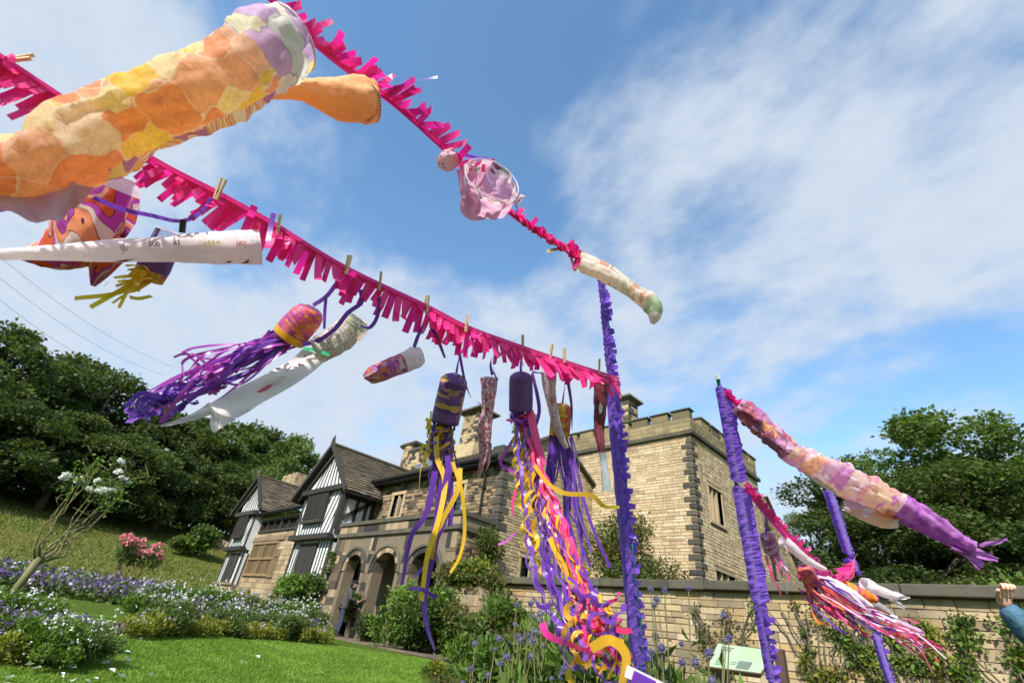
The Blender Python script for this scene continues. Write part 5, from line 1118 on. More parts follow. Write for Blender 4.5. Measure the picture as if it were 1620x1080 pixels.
for i, uv in enumerate(((0, 0), (1, 0), (1, 1), (0, 1))): mb.uv[i] = (uv[0], uv[1], 0)
pn_ = mb.build('panel', board_mat(), IB)
for (u0, u1, v0, v1, col) in ((.08, .3, .12, .16, 0), (.08, .26, .2, .22, 0), (.08, .28, .26, .28, 0), (.1, .24, .62, .9, 1), (.5, .74, .62, .94, 2), (.8, .94, .1, .13, 0), (.8, .92, .17, .19, 0), (.36, .48, .7, .72, 0), (.36, .46, .78, .8, 0)):
    B = lambda u_, v_: (c[0]*(1-u_)*(1-v_)+c[1]*u_*(1-v_)+c[2]*u_*v_+c[3]*(1-u_)*v_)+nrm*.003
    mb = MB(); mb.quad(B(u0, v0), B(u1, v0), B(u1, v1), B(u0, v1)); mb.build('printed_block', [simple('print_grey', (.2, .24, .2)), simple('print_green', (.22, .36, .2)), simple('print_photo', (.25, .3, .26), (.05, .08, .05), 30)][col], pn_)
for (px, py, dd) in ((1233, 1030, 6.7), (1140, 1030, 6.65)):
    p = at(px, py, dd); mb = MB(); mb.box(p.x-.06, p.x+.06, p.y-.05, p.y+.05, hz(p.x, p.y)-.2, p.z+.03); mb.build('post', MATS['brown_paint'], IB)

# ---------------------------------------------------------------- bunting helpers
def cr(pts, n):
    """Catmull-Rom through tuples, n samples"""
    P = [np.array(p, float) for p in pts]; P = [2*P[0]-P[1]]+P+[2*P[-1]-P[-2]]; out = []; K = len(P)-3
    for i in range(n):
        t = i/(n-1)*K; k = min(int(t), K-1); t -= k; a, b, c_, d = P[k:k+4]
        out.append(.5*((2*b)+(c_-a)*t+(2*a-5*b+4*c_-d)*t*t+(3*b-a-3*c_+d)*t**3))
    return out
def W3(p): return at(p[0], p[1], p[2])
BR = random.Random(1234)
def strip(parent, base, dvec, length, width, mat, curl=0, tw=0, along=None, name='fringe_strip', n=5):
    d = dvec.normalized(); sd = (along-d*along.dot(d)).normalized() if along is not None else d.orthogonal(); nn = d.cross(sd); pts = []; p = base.copy(); a = 0
    for k in range(n+1):
        pts.append(p.copy()); a += curl/n; p = p+(d*math.cos(a)+nn*math.sin(a))*length/n
    mb = MB(); mb.ribbon(pts, width, tw, 0, BR.random(), hint=nn); o = mb.build(name, mat, parent); return o
def garland(label, path, fr, n, lenpx, wpx=9, mat=None, band=9, gaps=(), group=None, twistn=0, name='fringed_garland', wob=.2, curl=.5, double=False):
    """path: px,py,depth ; fr(t)->(dx,dy) pixel direction of the fringe"""
    mat = mat or M_mag; S_ = cr(path, 160); pts = [W3(p) for p in S_]
    G = thing(name, pts[0], label, 'bunting', group)
    mb = MB(); k = 0
    for off in (-.25, .25):
        mb.ribbon([p+(W3((s[0], s[1]+band*.3*off*4, s[2]))-p) for p, s in zip(pts, S_)], band*S_[80][2]/FPX*.62, twistn*PI, off*1.2, .4+off, taper=1)
    mb.build('ribbon_band', mat, G, True)
    mb = MB(); mb.tube(pts[::4], [.0022]*len(pts[::4]), 5); mb.build('cord', M_green if mat is M_pur else mat, G)
    for i in range(n):
        t = (i+.5)/n+BR.uniform(-.2, .2)/n
        if any(a < t < b for a, b in gaps): continue
        q = min(158, int(t*159)); s = S_[q]; s2 = S_[q+1]; dx, dy = fr(t); Ln = lenpx(t)*BR.uniform(.78, 1.15)
        dx += BR.gauss(0, wob)*.5; dy += BR.gauss(0, wob)*.4; dz = BR.gauss(0, wob)*s[2]*.02
        a = pts[q]; b = W3((s[0]+dx*Ln, s[1]+dy*Ln, s[2]+dz)); al = (pts[q+1]-pts[q]).normalized()
        strip(G, a, b-a, (b-a).length, wpx*s[2]/FPX*BR.uniform(.85, 1.15), mat, BR.gauss(0, curl), BR.gauss(0, wob*1.5), al)
        if double and i % 2 == 0:
            b = W3((s[0]+dx*Ln*.7, s[1]+dy*Ln*.7, s[2]-.02)); strip(G, a, b-a, (b-a).length, wpx*s[2]/FPX, mat, BR.gauss(0, curl*2), BR.gauss(0, .6), al)
    return G, S_
PEG = None
def peg(px, py, dep, ang, label, lenpx=None):
    """clothes peg: two wooden prongs and a spring; ang: pixel direction of the handle end (degrees, 90 = up)"""
    global PEG
    p = at(px, py, dep); t_ = thing('clothes_peg', p, label, 'peg', 'wooden pegs on the bunting lines')
    up_ = (at(px+math.cos(rad(ang))*50, py-math.sin(rad(ang))*50, dep)-p).normalized(); fw = (p-CAM).normalized(); sd = up_.cross(fw).normalized(); fw = sd.cross(up_).normalized()
    if PEG is None:
        m1 = MB(); 
        for s_ in (-1, 1):
            m1.hexa([(s_*.001, -.0045, -.022), (s_*.0065, -.0045, -.022), (s_*.0065, .0045, -.022), (s_*.001, .0045, -.022), (s_*.0065, -.0045, .048), (s_*.0105, -.0045, .048), (s_*.0105, .0045, .048), (s_*.0065, .0045, .048)], .3 if s_ < 0 else .6)
        m2 = MB(); m2.tube([(-.008, 0, .004), (.008, 0, .004)], [.003, .003], 8); PEG = (m1.mesh('prong', M_peg), m2.mesh('spring', M_iron))
    M_ = Matrix((( fw.x, sd.x, up_.x), (fw.y, sd.y, up_.y), (fw.z, sd.z, up_.z))) 
    t_.rotation_euler = (M_ @ Matrix.Rotation(BR.uniform(-.4, .9), 3, 'Z')).to_euler()
    for nm, me in zip(('prong', 'spring'), PEG): o = bpy.data.objects.new(nm, me); COL.objects.link(o); o.parent = t_
    t_.scale = (.82, .82, .82)
def sock(label, path, mat, n=40, seg=28, wr=.12, flat=None, cat='windsock', name='windsock', ring=None, ringcol=None, group=None, mfun=None, parent=None, part='paper_tube', uvs=(1, 4), caps=False, extra=None):
    S_ = cr([(*p[:3], p[3]) for p in path], n); pts = [W3(s) for s in S_]; rads = [max(.5, s[3])*s[2]/FPX for s in S_]
    t_ = parent or thing(name, pts[0], label, cat, group)
    fl = [1-(1-(flat if flat is not None else .8))*sst(0.0, .5, k/(n-1)) for k in range(n)]
    mb = MB(); mb.tube(pts, rads, seg, wr=wr, uvs=uvs, seed=len(label or 'x')*.37, caps=caps, flat=fl, mfun=mfun)
    o = mb.build(part, mat, t_, True)
    if ring:
        mb = MB(); d = (pts[1]-pts[0]).normalized(); sd = d.cross(Vector((.31, .17, .93))).normalized(); bn = d.cross(sd); K = 24
        mb.tube([pts[0]+(sd*math.cos(2*PI*k/K)+bn*math.sin(2*PI*k/K))*rads[0]*1.02 for k in range(K+1)], [ring]*(K+1), 6, caps=False); mb.build('rim_hoop', ringcol or M_rib_w, t_, True)
    return t_, pts, rads, S_
def ribbon_px(parent, path, wpx, mat, n=24, curl=0, turns=0, tw=0, name='streamer', tw0=None):
    S_ = cr(path, n if not turns else max(n, int(turns*14))); pts = [W3(s) for s in S_]; m_ = len(pts); w = wpx*np.mean([s[2] for s in S_])/FPX
    if turns:
        t0 = BR.uniform(0, 6.28); out = []
        for k, p in enumerate(pts):
            t = (pts[min(k+1, m_-1)]-pts[max(k-1, 0)]).normalized(); s_ = t.cross(Vector((.2, .5, .8))).normalized(); b = t.cross(s_); a = t0+turns*2*PI*k/m_; r = curl*S_[k][2]/FPX*min(1, k/m_*3)
            out.append(p+(s_*math.cos(a)+b*math.sin(a))*r)
        pts = out
    mb = MB(); mb.ribbon(pts, w, tw, tw0 if tw0 is not None else BR.uniform(-.8, .8), BR.random()); return mb.build(name, mat, parent, True)
def bundle(parent, start, mid, end, n, sp0, sp1, mats, wpx, curl=0, turns=0, lenvar=.3, zs=.1, tw=1.5, name='streamer', sag=8):
    """n streamers from around start(px,py,dep) through mids to end with spreads in pixels"""
    if n >= 6 and wpx > 5: n = int(n*1.35); wpx *= .8
    for i in range(n):
        L_ = 1-BR.random()*lenvar; pts = [start]+list(mid)+[end]; K = len(pts)-1; ox, oy = BR.gauss(0, 1), BR.gauss(0, 1); ox2, oy2 = BR.gauss(0, 1), BR.gauss(0, 1); path = []
        for k, p in enumerate(pts):
            f = k/K; s = sp0+(sp1-sp0)*f; a, b = (ox*(1-f)+ox2*f), (oy*(1-f)+oy2*f)
            path.append((p[0]+a*s+BR.gauss(0, sag)*(f > 0), p[1]+b*s*.7+BR.gauss(0, sag)*(f > 0), p[2]*(1+BR.gauss(0, zs)*f*.4)))
        if L_ < 1: 
            c_ = cr(path, 30); path = [tuple(q) for q in c_[:max(6, int(30*L_))][::3]]
        ribbon_px(parent, path, wpx*BR.uniform(.6, 1.05), BR.choice(mats), 26, curl*BR.uniform(.5, 1.4), turns*BR.uniform(.6, 1.3), BR.gauss(0, tw), name)

# paper patterns
P_patch = paper('paper_patchwork', [(.95, .42, .2), (.97, .7, .12), (.97, .84, .5), (.95, .52, .3), (.97, .86, .62), (.96, .74, .18), (.94, .4, .2), (.97, .84, .45), (.95, .6, .4)], 3.3, 'patch', (.96, .84, .72), .01, .7, .62, (1.7, 1.1), dist=.3, rnd=.85)
P_swirl = paper('paper_swirl', [(.82, .35, .15), (.85, .65, .3), (.5, .22, .5), (.85, .6, .5), (.8, .5, .15), (.88, .8, .7)], 2.4, 'swirl', (.45, .1, .2), .02, .35, .5, (1.3, 1.1), mixw=.2)
P_green = paper('paper_pastel', [(.78, .74, .5), (.92, .74, .3), (.66, .7, .62), (.62, .42, .66), (.88, .82, .66)], 2.2, 'patch', (.45, .35, .5), .02, .45, .5, (2, 2), dist=.3)
P_orange = paper('paper_orange', [(.95, .42, .13), (.96, .55, .26), (.94, .46, .18)], 2.0, 'wash', None, .02, .3, .45, (2, 2))
P_wave = paper('paper_wave', [(.75, .12, .04), (.9, .4, .3), (.38, .05, .38), (.88, .32, .15), (.88, .72, .68), (.55, .06, .5)], 1.0, 'swirl', (.12, .02, .05), .02, .2, .3, (1.5, 1.4))
P_white = paper('paper_white', [(.82, .74, .76), (.92, .84, .86), (.88, .82, .85)], 2.0, 'wash', None, .02, .15, .5, (1, 2), mixw=.0)
P_pink = paper('paper_pinkspots', [(.65, .08, .3), (.2, .35, .2), (.7, .2, .15), (.7, .3, .6), (.25, .1, .2)], 6, 'spots', None, .02, .3, .5, (2, 3), white=(.85, .66, .72))
P_pinkw = paper('paper_pinkwash', [(.82, .25, .6), (.86, .6, .72), (.8, .4, .66), (.86, .7, .78)], 2.2, 'wash', None, .02, .3, .5, (2, 2))
P_jarp = paper('paper_jar_pink', [(.75, .12, .1), (.8, .3, .1), (.6, .1, .35), (.45, .1, .4), (.82, .2, .3), (.8, .4, .15)], 5, 'patch', (.6, .08, .25), .03, .4, .35, (2, 5), rough=.15, dist=.25)
P_jarg = paper('paper_jar_gold', [(.14, .05, .22), (.2, .08, .3), (.6, .36, .1), (.16, .06, .25), (.4, .2, .16), (.55, .3, .08), (.13, .04, .2)], 3.4, 'patch', None, .03, .8, .12, (1.2, 4), rough=.25, dist=.55)
P_jarv = paper('paper_jar_violet', [(.09, .03, .16), (.17, .07, .25), (.08, .03, .13)], 5, 'wash', None, .03, .6, .1, (2, 5), rough=.45)
P_jary = paper('paper_jar_yellow', [(.8, .62, .1), (.8, .3, .05), (.75, .15, .08), (.82, .5, .08), (.6, .05, .15)], 4, 'patch', (.6, .1, .1), .03, .3, .4, (1.6, 3.0), rough=.2, dist=.15)
P_purp = paper('paper_purplepatch', [(.5, .1, .5), (.7, .12, .12), (.6, .25, .6), (.75, .25, .1), (.4, .08, .42), (.82, .6, .7)], 5, 'patch', (.75, .5, .6), .03, .4, .35, (2, 4), dist=.3)
P_lace = paper('paper_redlace', [(.6, .05, .08), (.85, .8, .8), (.85, .82, .82), (.86, .76, .78), (.7, .2, .25)], 10, 'patch', (.55, .2, .35), .06, .3, .45, (2, 3.5), dist=.3)
P_dots = paper('paper_dots', [(.65, .1, .06), (.5, .1, .4), (.7, .25, .4), (.5, .05, .08)], 9, 'spots', None, .02, .4, .4, (1.6, 3), white=(.8, .7, .72))
P_burg = paper('paper_burgundy', [(.2, .03, .06), (.3, .07, .1), (.16, .03, .07), (.36, .12, .14)], 7, 'wash', None, .02, .6, .2, (2, 3), mixw=.1)
P_blue = paper('paper_bluewhite', [(.5, .65, .72), (.75, .8, .82), (.4, .58, .66)], 6, 'wash', None, .02, .4, .5, (2, 3))
P_crayon = paper('paper_crayon', [(.9, .8, .68), (.72, .42, .3), (.93, .85, .76), (.9, .78, .66), (.6, .66, .5), (.92, .84, .74)], 3.0, 'patch', (.5, .4, .32), .015, .8, .55, (1.4, 3), dist=.6)
P_grn = paper('paper_greenend', [(.2, .4, .16), (.5, .62, .42), (.26, .46, .22)], 6, 'wash', None, .02, .7, .4, (3, 3))
P_stones = paper('paper_stones', [(.82, .76, .68), (.8, .74, .66), (.84, .8, .74), (.76, .66, .56)], 9, 'patch', (.2, .12, .1), .05, .3, .4, (2, 5))
P_fire = paper('paper_fire', [(.45, .12, .18), (.85, .35, .15), (.5, .18, .42), (.65, .4, .58), (.85, .42, .2), (.4, .18, .35), (.55, .25, .45)], 2.2, 'patch', (.25, .08, .15), .03, .6, .3, (2, 2.4), dist=.4)
P_lil = paper('paper_lilac', [(.8, .55, .75), (.92, .78, .84), (.93, .55, .35), (.94, .86, .86), (.72, .35, .68), (.94, .76, .55), (.93, .84, .88), (.9, .5, .5)], 2.2, 'patch', None, .03, .5, .65, (2, 2.4), mixw=.3, dist=.7)
P_vio = paper('paper_violetend', [(.48, .12, .6), (.66, .3, .72), (.4, .1, .5), (.75, .5, .8)], 3, 'wash', None, .02, .8, .45, (2, 2))
P_orm = paper('paper_orange_magenta', [(.85, .22, .04), (.85, .4, .06), (.65, .04, .4), (.85, .3, .05)], 1.6, 'patch', None, .03, .2, .4, (.3, 9))
M_film = None
def film():
    m, t, o = newmat('clear_plastic'); g = N(t, 'ShaderNodeBsdfGlossy'); g.inputs['Roughness'].default_value = .08; tr = N(t, 'ShaderNodeBsdfTransparent'); tr.inputs[0].default_value = (.93, .9, .94, 1); mx = N(t, 'ShaderNodeMixShader'); fz = N(t, 'ShaderNodeFresnel'); fz.inputs[0].default_value = 1.5
    L(t, mth(t, 'ADD', fz.outputs[0], .06, True), mx.inputs[0]); L(t, tr.outputs[0], mx.inputs[1]); L(t, g.outputs[0], mx.inputs[2]); L(t, mx.outputs[0], o.inputs[0]); return m
M_film = film()

# ---------------------------------------------------------------- poles
def pole(label, top, bot, rpx, d0, frill, wrap, seed, frs=1, ext=0, n=60):
    """pole dressed in purple satin; top/bot = px,py,depth"""
    a, b = W3(top), W3(bot); dr_ = (b-a).normalized(); g = b.copy(); k = 0
    while g.z > hz(g.x, g.y)-.25 and k < 200: g += dr_*.03; k += 1
    T = thing('bunting_pole', g, label, 'pole'); r = .011
    mb = MB(); mb.tube([a-dr_*ext, a, g], [r, r, r], 8); mb.build('bamboo_cane', M_green, T, True)
    if ext: mb = MB(); mb.tube([a-dr_*(ext+.0), a-dr_*(ext-.025)], [r*1.2, r*1.5], 8); mb.build('white_tip', M_plaster, T)
    rr = random.Random(seed); K = 110
    for (t0, t1, wl, wr_) in wrap:
        mb = MB(); K = 300; J_ = 14
        for i in range(K):
            t = t0+(t1-t0)*i/(K-1); S_ = [top[j]+(bot[j]-top[j])*t for j in range(3)]; env = min(1, .35+sst(0, .05, (t-t0)/(t1-t0)))*min(1, .4+sst(0, .05, (t1-t)/(t1-t0)))
            for j in range(J_+1):
                f = j/J_; r_e = wr_*env*(1+.25*mnoise.noise(Vector((t*22, seed, 5)))+.12*mnoise.noise(Vector((t*90, seed, 2)))); l_e = wl*env*(1+.12*mnoise.noise(Vector((t*30, seed, 9))))
                xo = -l_e+(l_e+r_e)*f; rw_ = 7.5*max(0, 1-abs(xo+1)/8)**.5 if abs(xo+1) < 8 else 0
                dz = -rw_*S_[2]/FPX*1.3-.006*mnoise.noise(Vector((t*60+f*2.5, f*3, seed)))-.004*mnoise.noise(Vector((t*230+f*4, f*2, seed)))*(.4+f)-.012*f*mnoise.noise(Vector((t*15, f, seed)))
                mb.v.append(tuple(W3((S_[0]+xo, S_[1]+f*2, S_[2]+dz))))
        for i in range(K-1):
            for j in range(J_): q = i*(J_+1)+j; mb.f.append((q, q+1, q+J_+2, q+J_+1)); mb.t.append(.3); mb.m.append(0)
        mb.build('satin_wrap', M_pur, T, True)
        mb = MB(); mb.tube([W3([top[j]+(bot[j]-top[j])*(t0+(t1-t0)*i/60) for j in range(3)]) for i in range(61)], [.017*(1+.15*math.sin(i*2.1)) for i in range(61)], 12, wr=.2, seed=seed); mb.build('satin_core', M_pur, T, True)
    for i in range(n):
        t = frill[0]+(frill[1]-frill[0])*(i+.5)/n; S_ = [top[j]+(bot[j]-top[j])*t for j in range(3)]; ln = frill[2]*rr.uniform(.7, 1.2)*(.62+.38*sst(.1, .4, t))
        p = W3((S_[0]+rr.uniform(-3, 5)*frs, S_[1], S_[2]-.012)); q = W3((S_[0]+ln*frs, S_[1]+ln*rr.uniform(-.35, .35), S_[2]-.02+rr.uniform(-.03, .03))); strip(T, p, q-p, (q-p).length, frill[3]*S_[2]/FPX, M_pur, rr.gauss(.3, .6), rr.gauss(0, .35), dr_, 'frill_strip')
    return T
D2 = 2.15
pole('nearest pole wrapped in purple satin frills where both pink garlands meet', (951, 440, D2), (1012, 1090, D2+.12), 12, 0, (0.03, .97, 18, 8), [(0.0, .26, 4, 5), (.25, .97, 10, 11)], 3, n=104)
pole('second purple satin pole with white tip, standing before the tower', (1136, 600, 3.0), (1222, 1092, 3.1), 12, 0, (.72, .97, 17, 9), [(0.02, .33, 7, 19), (.34, .72, 8, 21), (.72, .97, 7, 10)], 5, ext=.03, n=26)
pole('farthest purple satin pole seen beyond the flying windsock', (1310, 775, 4.6), (1412, 1092, 4.7), 10, 0, (.3, .96, 12, 7), [(0.0, .32, 9, 10), (.34, .4, 12, 10), (.72, .97, 6, 10)], 7, n=14)
# green cord down the nearest pole
t_ = thing('string', at(1012, 900, D2), 'thin green cord hanging slack beside the nearest purple pole', 'cord'); S_ = cr([(1000, 860, D2), (1006, 920, D2), (1013, 980, D2), (1015, 1030, D2), (1012, 1090, D2)], 24); mb = MB(); mb.tube([W3(s) for s in S_], [.0022]*24, 6); mb.build('cord', M_green, t_, True)

# ---------------------------------------------------------------- garlands
g2 = [(-30, 70, 1.0), (0, 92, 1.02), (95, 155, 1.07), (235, 250, 1.17), (345, 308, 1.26), (430, 355, 1.33), (545, 425, 1.42), (675, 487, 1.56), (740, 520, 1.65), (830, 553, 1.8), (905, 578, 1.95), (980, 602, 2.12)]
G2_, S2 = garland('long magenta fringed garland crossing from the left edge down to the nearest pole', g2, lambda t: ((-.95, .6) if t < .42 else (-.62+.5*t, .95) if t < .75 else (.15, .9)), 185, lambda t: 55-20*t, 10, band=11, wob=.3, curl=.7, double=True)
g1 = [(405, -25, 1.3), (440, 10, 1.33), (500, 70, 1.38), (560, 118, 1.42), (625, 165, 1.5), (700, 232, 1.58), (760, 290, 1.66), (808, 336, 1.74), (860, 372, 1.84), (905, 398, 1.95), (950, 440, 2.1)]
garland('upper magenta garland blown upwards from the top edge to the nearest pole', g1, lambda t: ((.95, -.45) if t < .62 else (.3, -.25)), 88, lambda t: (32 if t < .3 else 38) if t < .6 else 18, 10.5, band=9, gaps=((.0, .1), (.58, .7)), wob=.45, curl=.9)
# twisted tail of the upper garland near the sock
tg = thing('twisted_ribbon', at(808, 336, 1.73), 'magenta fringe twisted tight like a rope between pink bag and cream sock', 'bunting')
for k in range(5): ribbon_px(tg, [(806, 334, 1.72), (840, 360, 1.78), (870, 380, 1.84), (905, 402, 1.9)], 9, M_mag, 40, 3.2, 5.5, 14, 'twisted_strand')
for k in range(9): ribbon_px(tg, [(895+BR.uniform(-4, 4), 392+BR.uniform(-3, 3), 1.9), (905+BR.uniform(-6, 12), 400+BR.uniform(-14, 12), 1.9), (912+BR.uniform(-8, 8), 412+BR.uniform(-20, 18), 1.9)], 7, M_mag, 12, 0, 0, 1, 'loose_strand')
g3 = [(1180, 768, 3.0), (1205, 800, 3.1), (1235, 835, 3.25), (1265, 868, 3.4), (1295, 900, 3.6), (1320, 918, 3.8), (1345, 912, 4.2), (1352, 885, 4.6)]
garland('short crimson garland slung between the second and the farthest pole', g3, lambda t: (.5, -.5) if t < .75 else (-.9, .25), 46, lambda t: 17 if t < .8 else 34, 8, band=12, wob=.3, curl=.5)
g4 = [(1146, 622, 3.0), (1156, 630, 3.0), (1168, 640, 3.0)]
garland('stub of magenta ribbon tying the large windsock to the second pole', g4, lambda t: (.5, -.5), 5, lambda t: 10, 8, band=8)
pegs = [(22, 94, 1.03, 8, 'wooden peg at the left picture edge'), (345, 305, 1.25, 68, 'wooden peg above the gap in the magenta fringe'), (440, 362, 1.33, 80, 'wooden peg beside the short purple ribbon end'), (549, 424, 1.42, 77, 'wooden peg above the pink plastic bottle windsock'), (601, 450, 1.47, 84, 'wooden peg above the white banner mouth'), (675, 486, 1.56, 88, 'wooden peg above the small purple sock'), (738, 516, 1.64, 84, 'wooden peg above the gold and purple bottle'), (827, 546, 1.8, 90, 'wooden peg above the violet bottle'), (871, 560, 1.88, 84, 'wooden peg above the dotted sock'), (893, 566, 1.92, 90, 'wooden peg above the yellow and red bottle'), (948, 582, 2.04, 88, 'wooden peg nearest the purple pole'), (880, 394, 1.88, 195, 'wooden peg on the twisted ribbon in the sky')]
for a in pegs: peg(*a)

# ---------------------------------------------------------------- windsocks
def hang(parent, path, w=5, mat=None, tw=1.5): ribbon_px(parent, path, w, mat or M_rib_p, 16, 0, 0, tw, 'hanging_loop')
t_, *_ = sock('huge patchwork windsock in orange, yellow and cream paper at top left', [(462, 62, 1.1, 47), (430, 76, 1.07, 55), (385, 108, 1.03, 58), (330, 140, 1.0, 64), (265, 166, .97, 64), (200, 190, .95, 64), (130, 232, .93, 74), (65, 264, .92, 62), (5, 264, .92, 52), (-60, 285, .92, 50)], [P_patch, P_green, P_swirl], 90, 44, wr=.16, flat=.85, ring=.003, mfun=lambda f: 1 if f < .2 else 0)
for p in t_.children:
    if p.name.startswith('paper_tube'):
        me = p.data; 
        for poly in me.polygons:
            j = poly.index % 44; k = poly.index//44
            c_ = poly.center+org(t_); v = c_-CAM; yy = v.dot(-_u2)/v.dot(_f)*FPX+540; xx = v.dot(_r2)/v.dot(_f)*FPX+810
            if poly.material_index == 0 and yy-(92+ (330-xx)*.46) > 102 and xx > 170: poly.material_index = 2
mb = MB()
ribs = [((-20, 262, .9), (60, 262, .9), (150, 300, .9)), ((-20, 300, .9), (60, 330, .9), (135, 318, .9)), ((-10, 330, .9), (75, 352, .9), (120, 330, .9))]
grid = [cr(r_, 14) for r_ in ribs]; base = len(mb.v)
for gi in range(3):
    for k, s in enumerate(grid[gi]): mb.uv[len(mb.v)] = (k*.05, gi*.12, 0); mb.v.append(tuple(W3((s[0], s[1]+4*math.sin(k*1.3+gi), s[2]+.01*math.sin(k+gi)))))
for gi in range(2):
    for k in range(13): mb.f.append((gi*14+k, gi*14+k+1, gi*14+14+k+1, gi*14+14+k)); mb.t.append(.5); mb.m.append(0)
mb.build('lining_flap', P_pinkw, t_, True)
t_, *_ = sock('plain orange paper windsock with dark stitches beside the huge patchwork one', [(592, 160, 1.4, 30), (570, 159, 1.38, 36), (535, 156, 1.35, 33), (505, 148, 1.32, 25), (478, 143, 1.29, 19), (440, 138, 1.26, 21), (410, 138, 1.23, 21), (383, 138, 1.2, 14)], P_orange, 60, 32, wr=.14, ring=.002, ringcol=P_orange)
mb = MB()
for k in range(17):
    a = rad(-62+k*8.5); c_ = W3((572+25*math.cos(a), 160+31*math.sin(a), 1.37-.05*math.cos(a)*.9)); e = W3((577+25*math.cos(a), 162+31*math.sin(a), 1.37-.05*math.cos(a)*.9)); mb.bar(c_, e, .0022, .001, up=tuple(_f))
mb.build('stitch', M_black, t_)
hang(thing('loose_ribbon', at(620, 145, 1.48), 'dark purple ribbon end fluttering above the upper garland', 'ribbon'), [(612, 148, 1.48), (635, 134, 1.48), (662, 127, 1.48), (692, 122, 1.48)], 5)
t_, *_ = sock('orange and purple wave-patterned windsock behind the long white one', [(192, 280, 1.3, 27), (178, 312, 1.3, 36), (160, 345, 1.3, 42), (130, 375, 1.3, 47), (88, 398, 1.3, 30), (50, 402, 1.3, 15), (22, 402, 1.3, 4)], [P_wave, P_white], 50, 30, wr=.14, ring=.004, mfun=lambda f: 1 if f < .1 else 0)
sock(None, [(168, 400, 1.3, 27), (158, 425, 1.3, 18), (147, 452, 1.3, 4)], P_wave, 18, 20, parent=t_, part='tail_lobe')
hang(t_, [(205, 262, 1.22), (215, 245, 1.18), (228, 238, 1.16)], 14, tw=.2)
t_, pts, rads, _ = sock('long white windsock with faint coloured handwriting pointing at the left edge', [(412, 392, 1.3, 27), (385, 392, 1.28, 28.5), (330, 393, 1.25, 28), (250, 395, 1.22, 24.5), (170, 397, 1.19, 21), (90, 400, 1.16, 15), (20, 402, 1.14, 11), (-50, 404, 1.12, 10)], P_white, 70, 32, wr=.09, flat=.8)
from mathutils.bvhtree import BVHTree
TREES = {}
def onto(parent, px, py, off=.0012, dflt=1.3):
    if parent.name not in TREES:
        V, F_ = [], []
        for ch in parent.children:
            if ch.type == 'MESH' and ch.name.split('.')[0] in ('paper_tube', 'banner_sheet', 'tail_lobe'):
                b0 = len(V); o_ = org(parent); V += [v.co+o_ for v in ch.data.vertices]; F_ += [tuple(b0+i for i in p.vertices) for p in ch.data.polygons]
        TREES[parent.name] = BVHTree.FromPolygons(V, F_)
    d = pray(px, py); ln = d.length; h = TREES[parent.name].ray_cast(CAM, d/ln)
    return h[0]-d/ln*off if h[0] is not None else None
def scribble(parent, strokes, ox, oy, s, mat, w=.0016, mirror=True, rot=0):
    mb = MB()
    for st in strokes:
        P = []
        for (x_, y_) in st:
            xx = -x_*s if mirror else x_*s; yy = -y_*s; a = rad(rot); P.append((ox+xx*math.cos(a)-yy*math.sin(a), oy+xx*math.sin(a)+yy*math.cos(a)))
        q = [x_ for x_ in (onto(parent, *p) for p in P) if x_ is not None]
        if len(q) > 1: mb.tube(q, [w*.5]*len(q), 5)
    return mb.build('handwriting', mat, parent)
GL = {'y': [[(0, 1), (.3, .45)], [(.65, 1), (.1, -.4)]], 'o': [[(.3, 0), (.05, .25), (.05, .65), (.3, .95), (.55, .65), (.55, .25), (.3, 0)]], 'u': [[(0, 1), (.03, .3), (.25, 0), (.5, .3), (.52, 1)], [(.52, .6), (.55, 0)]], 'n': [[(0, 1), (0, 0)], [(0, .6), (.25, 1), (.48, .7), (.5, 0)]], 'e': [[(.05, .5), (.5, .55), (.4, .95), (.12, .85), (.05, .4), (.25, .02), (.5, .15)]], 'd': [[(.5, .3), (.3, 0), (.05, .3), (.12, .7), (.35, .8), (.5, .6)], [(.52, 1.6), (.52, 0)]], 't': [[(.25, 1.5), (.25, .1), (.45, 0)], [(0, 1), (.5, 1)]], 'l': [[(.1, 1.7), (.1, 0)]], 'k': [[(.05, 1.6), (.05, 0)], [(.5, 1), (.05, .5), (.5, 0)]], 'p': [[(.05, 1), (.05, -.7)], [(.05, .8), (.35, 1), (.55, .6), (.35, .1), (.05, .2)]]}
def word(txt, ox, oy, s, mat, rot=0):
    st = []; x_ = 0
    for ch in txt:
        if ch == ' ': x_ += .6; continue
        st += [[(a+x_, b) for a, b in q] for q in GL[ch]]; x_ += .78
    scribble(t_, st, ox, oy, s, mat, rot=rot)
I_r = simple('ink_red', (.5, .1, .1), None, 9, .8, bstr=0); I_y = simple('ink_yellow', (.55, .55, .1), None, 9, .8, bstr=0); I_b = simple('ink_blue', (.2, .35, .5), None, 9, .8, bstr=0); I_k = simple('ink_black', (.06, .03, .08), None, 9, .8, bstr=0); I_p = simple('ink_purple', (.13, .03, .2), None, 9, .8, bstr=0)
word('you', 389, 388, 7, I_r); word('need', 347, 389, 9, I_y); word('to', 284, 387, 6, I_k); word('look', 259, 390, 8.5, I_k, 2); word('up', 202, 397, 9, I_b, 2)
def blotch(parent, poly, dep, mat, name='drawn_mark', rise=0.0):
    mb = MB(); v = [x_ for x_ in (onto(parent, *p_) for p_ in poly) if x_ is not None]
    if len(v) < 3: return None
    i = len(mb.v); mb.v += [tuple(p) for p in v]; b = [tuple(p+(p-CAM).normalized()*.002) for p in v]; mb.v += b; n_ = len(v); mb.f.append(tuple(range(n_))); mb.f.append(tuple(range(2*n_-1, n_-1, -1))); mb.t += [.5, .5]; mb.m += [0, 0]
    for k in range(n_): mb.f.append((k, (k+1) % n_, n_+(k+1) % n_, n_+k)); mb.t.append(.5); mb.m.append(0)
    return mb.build(name, mat, parent)
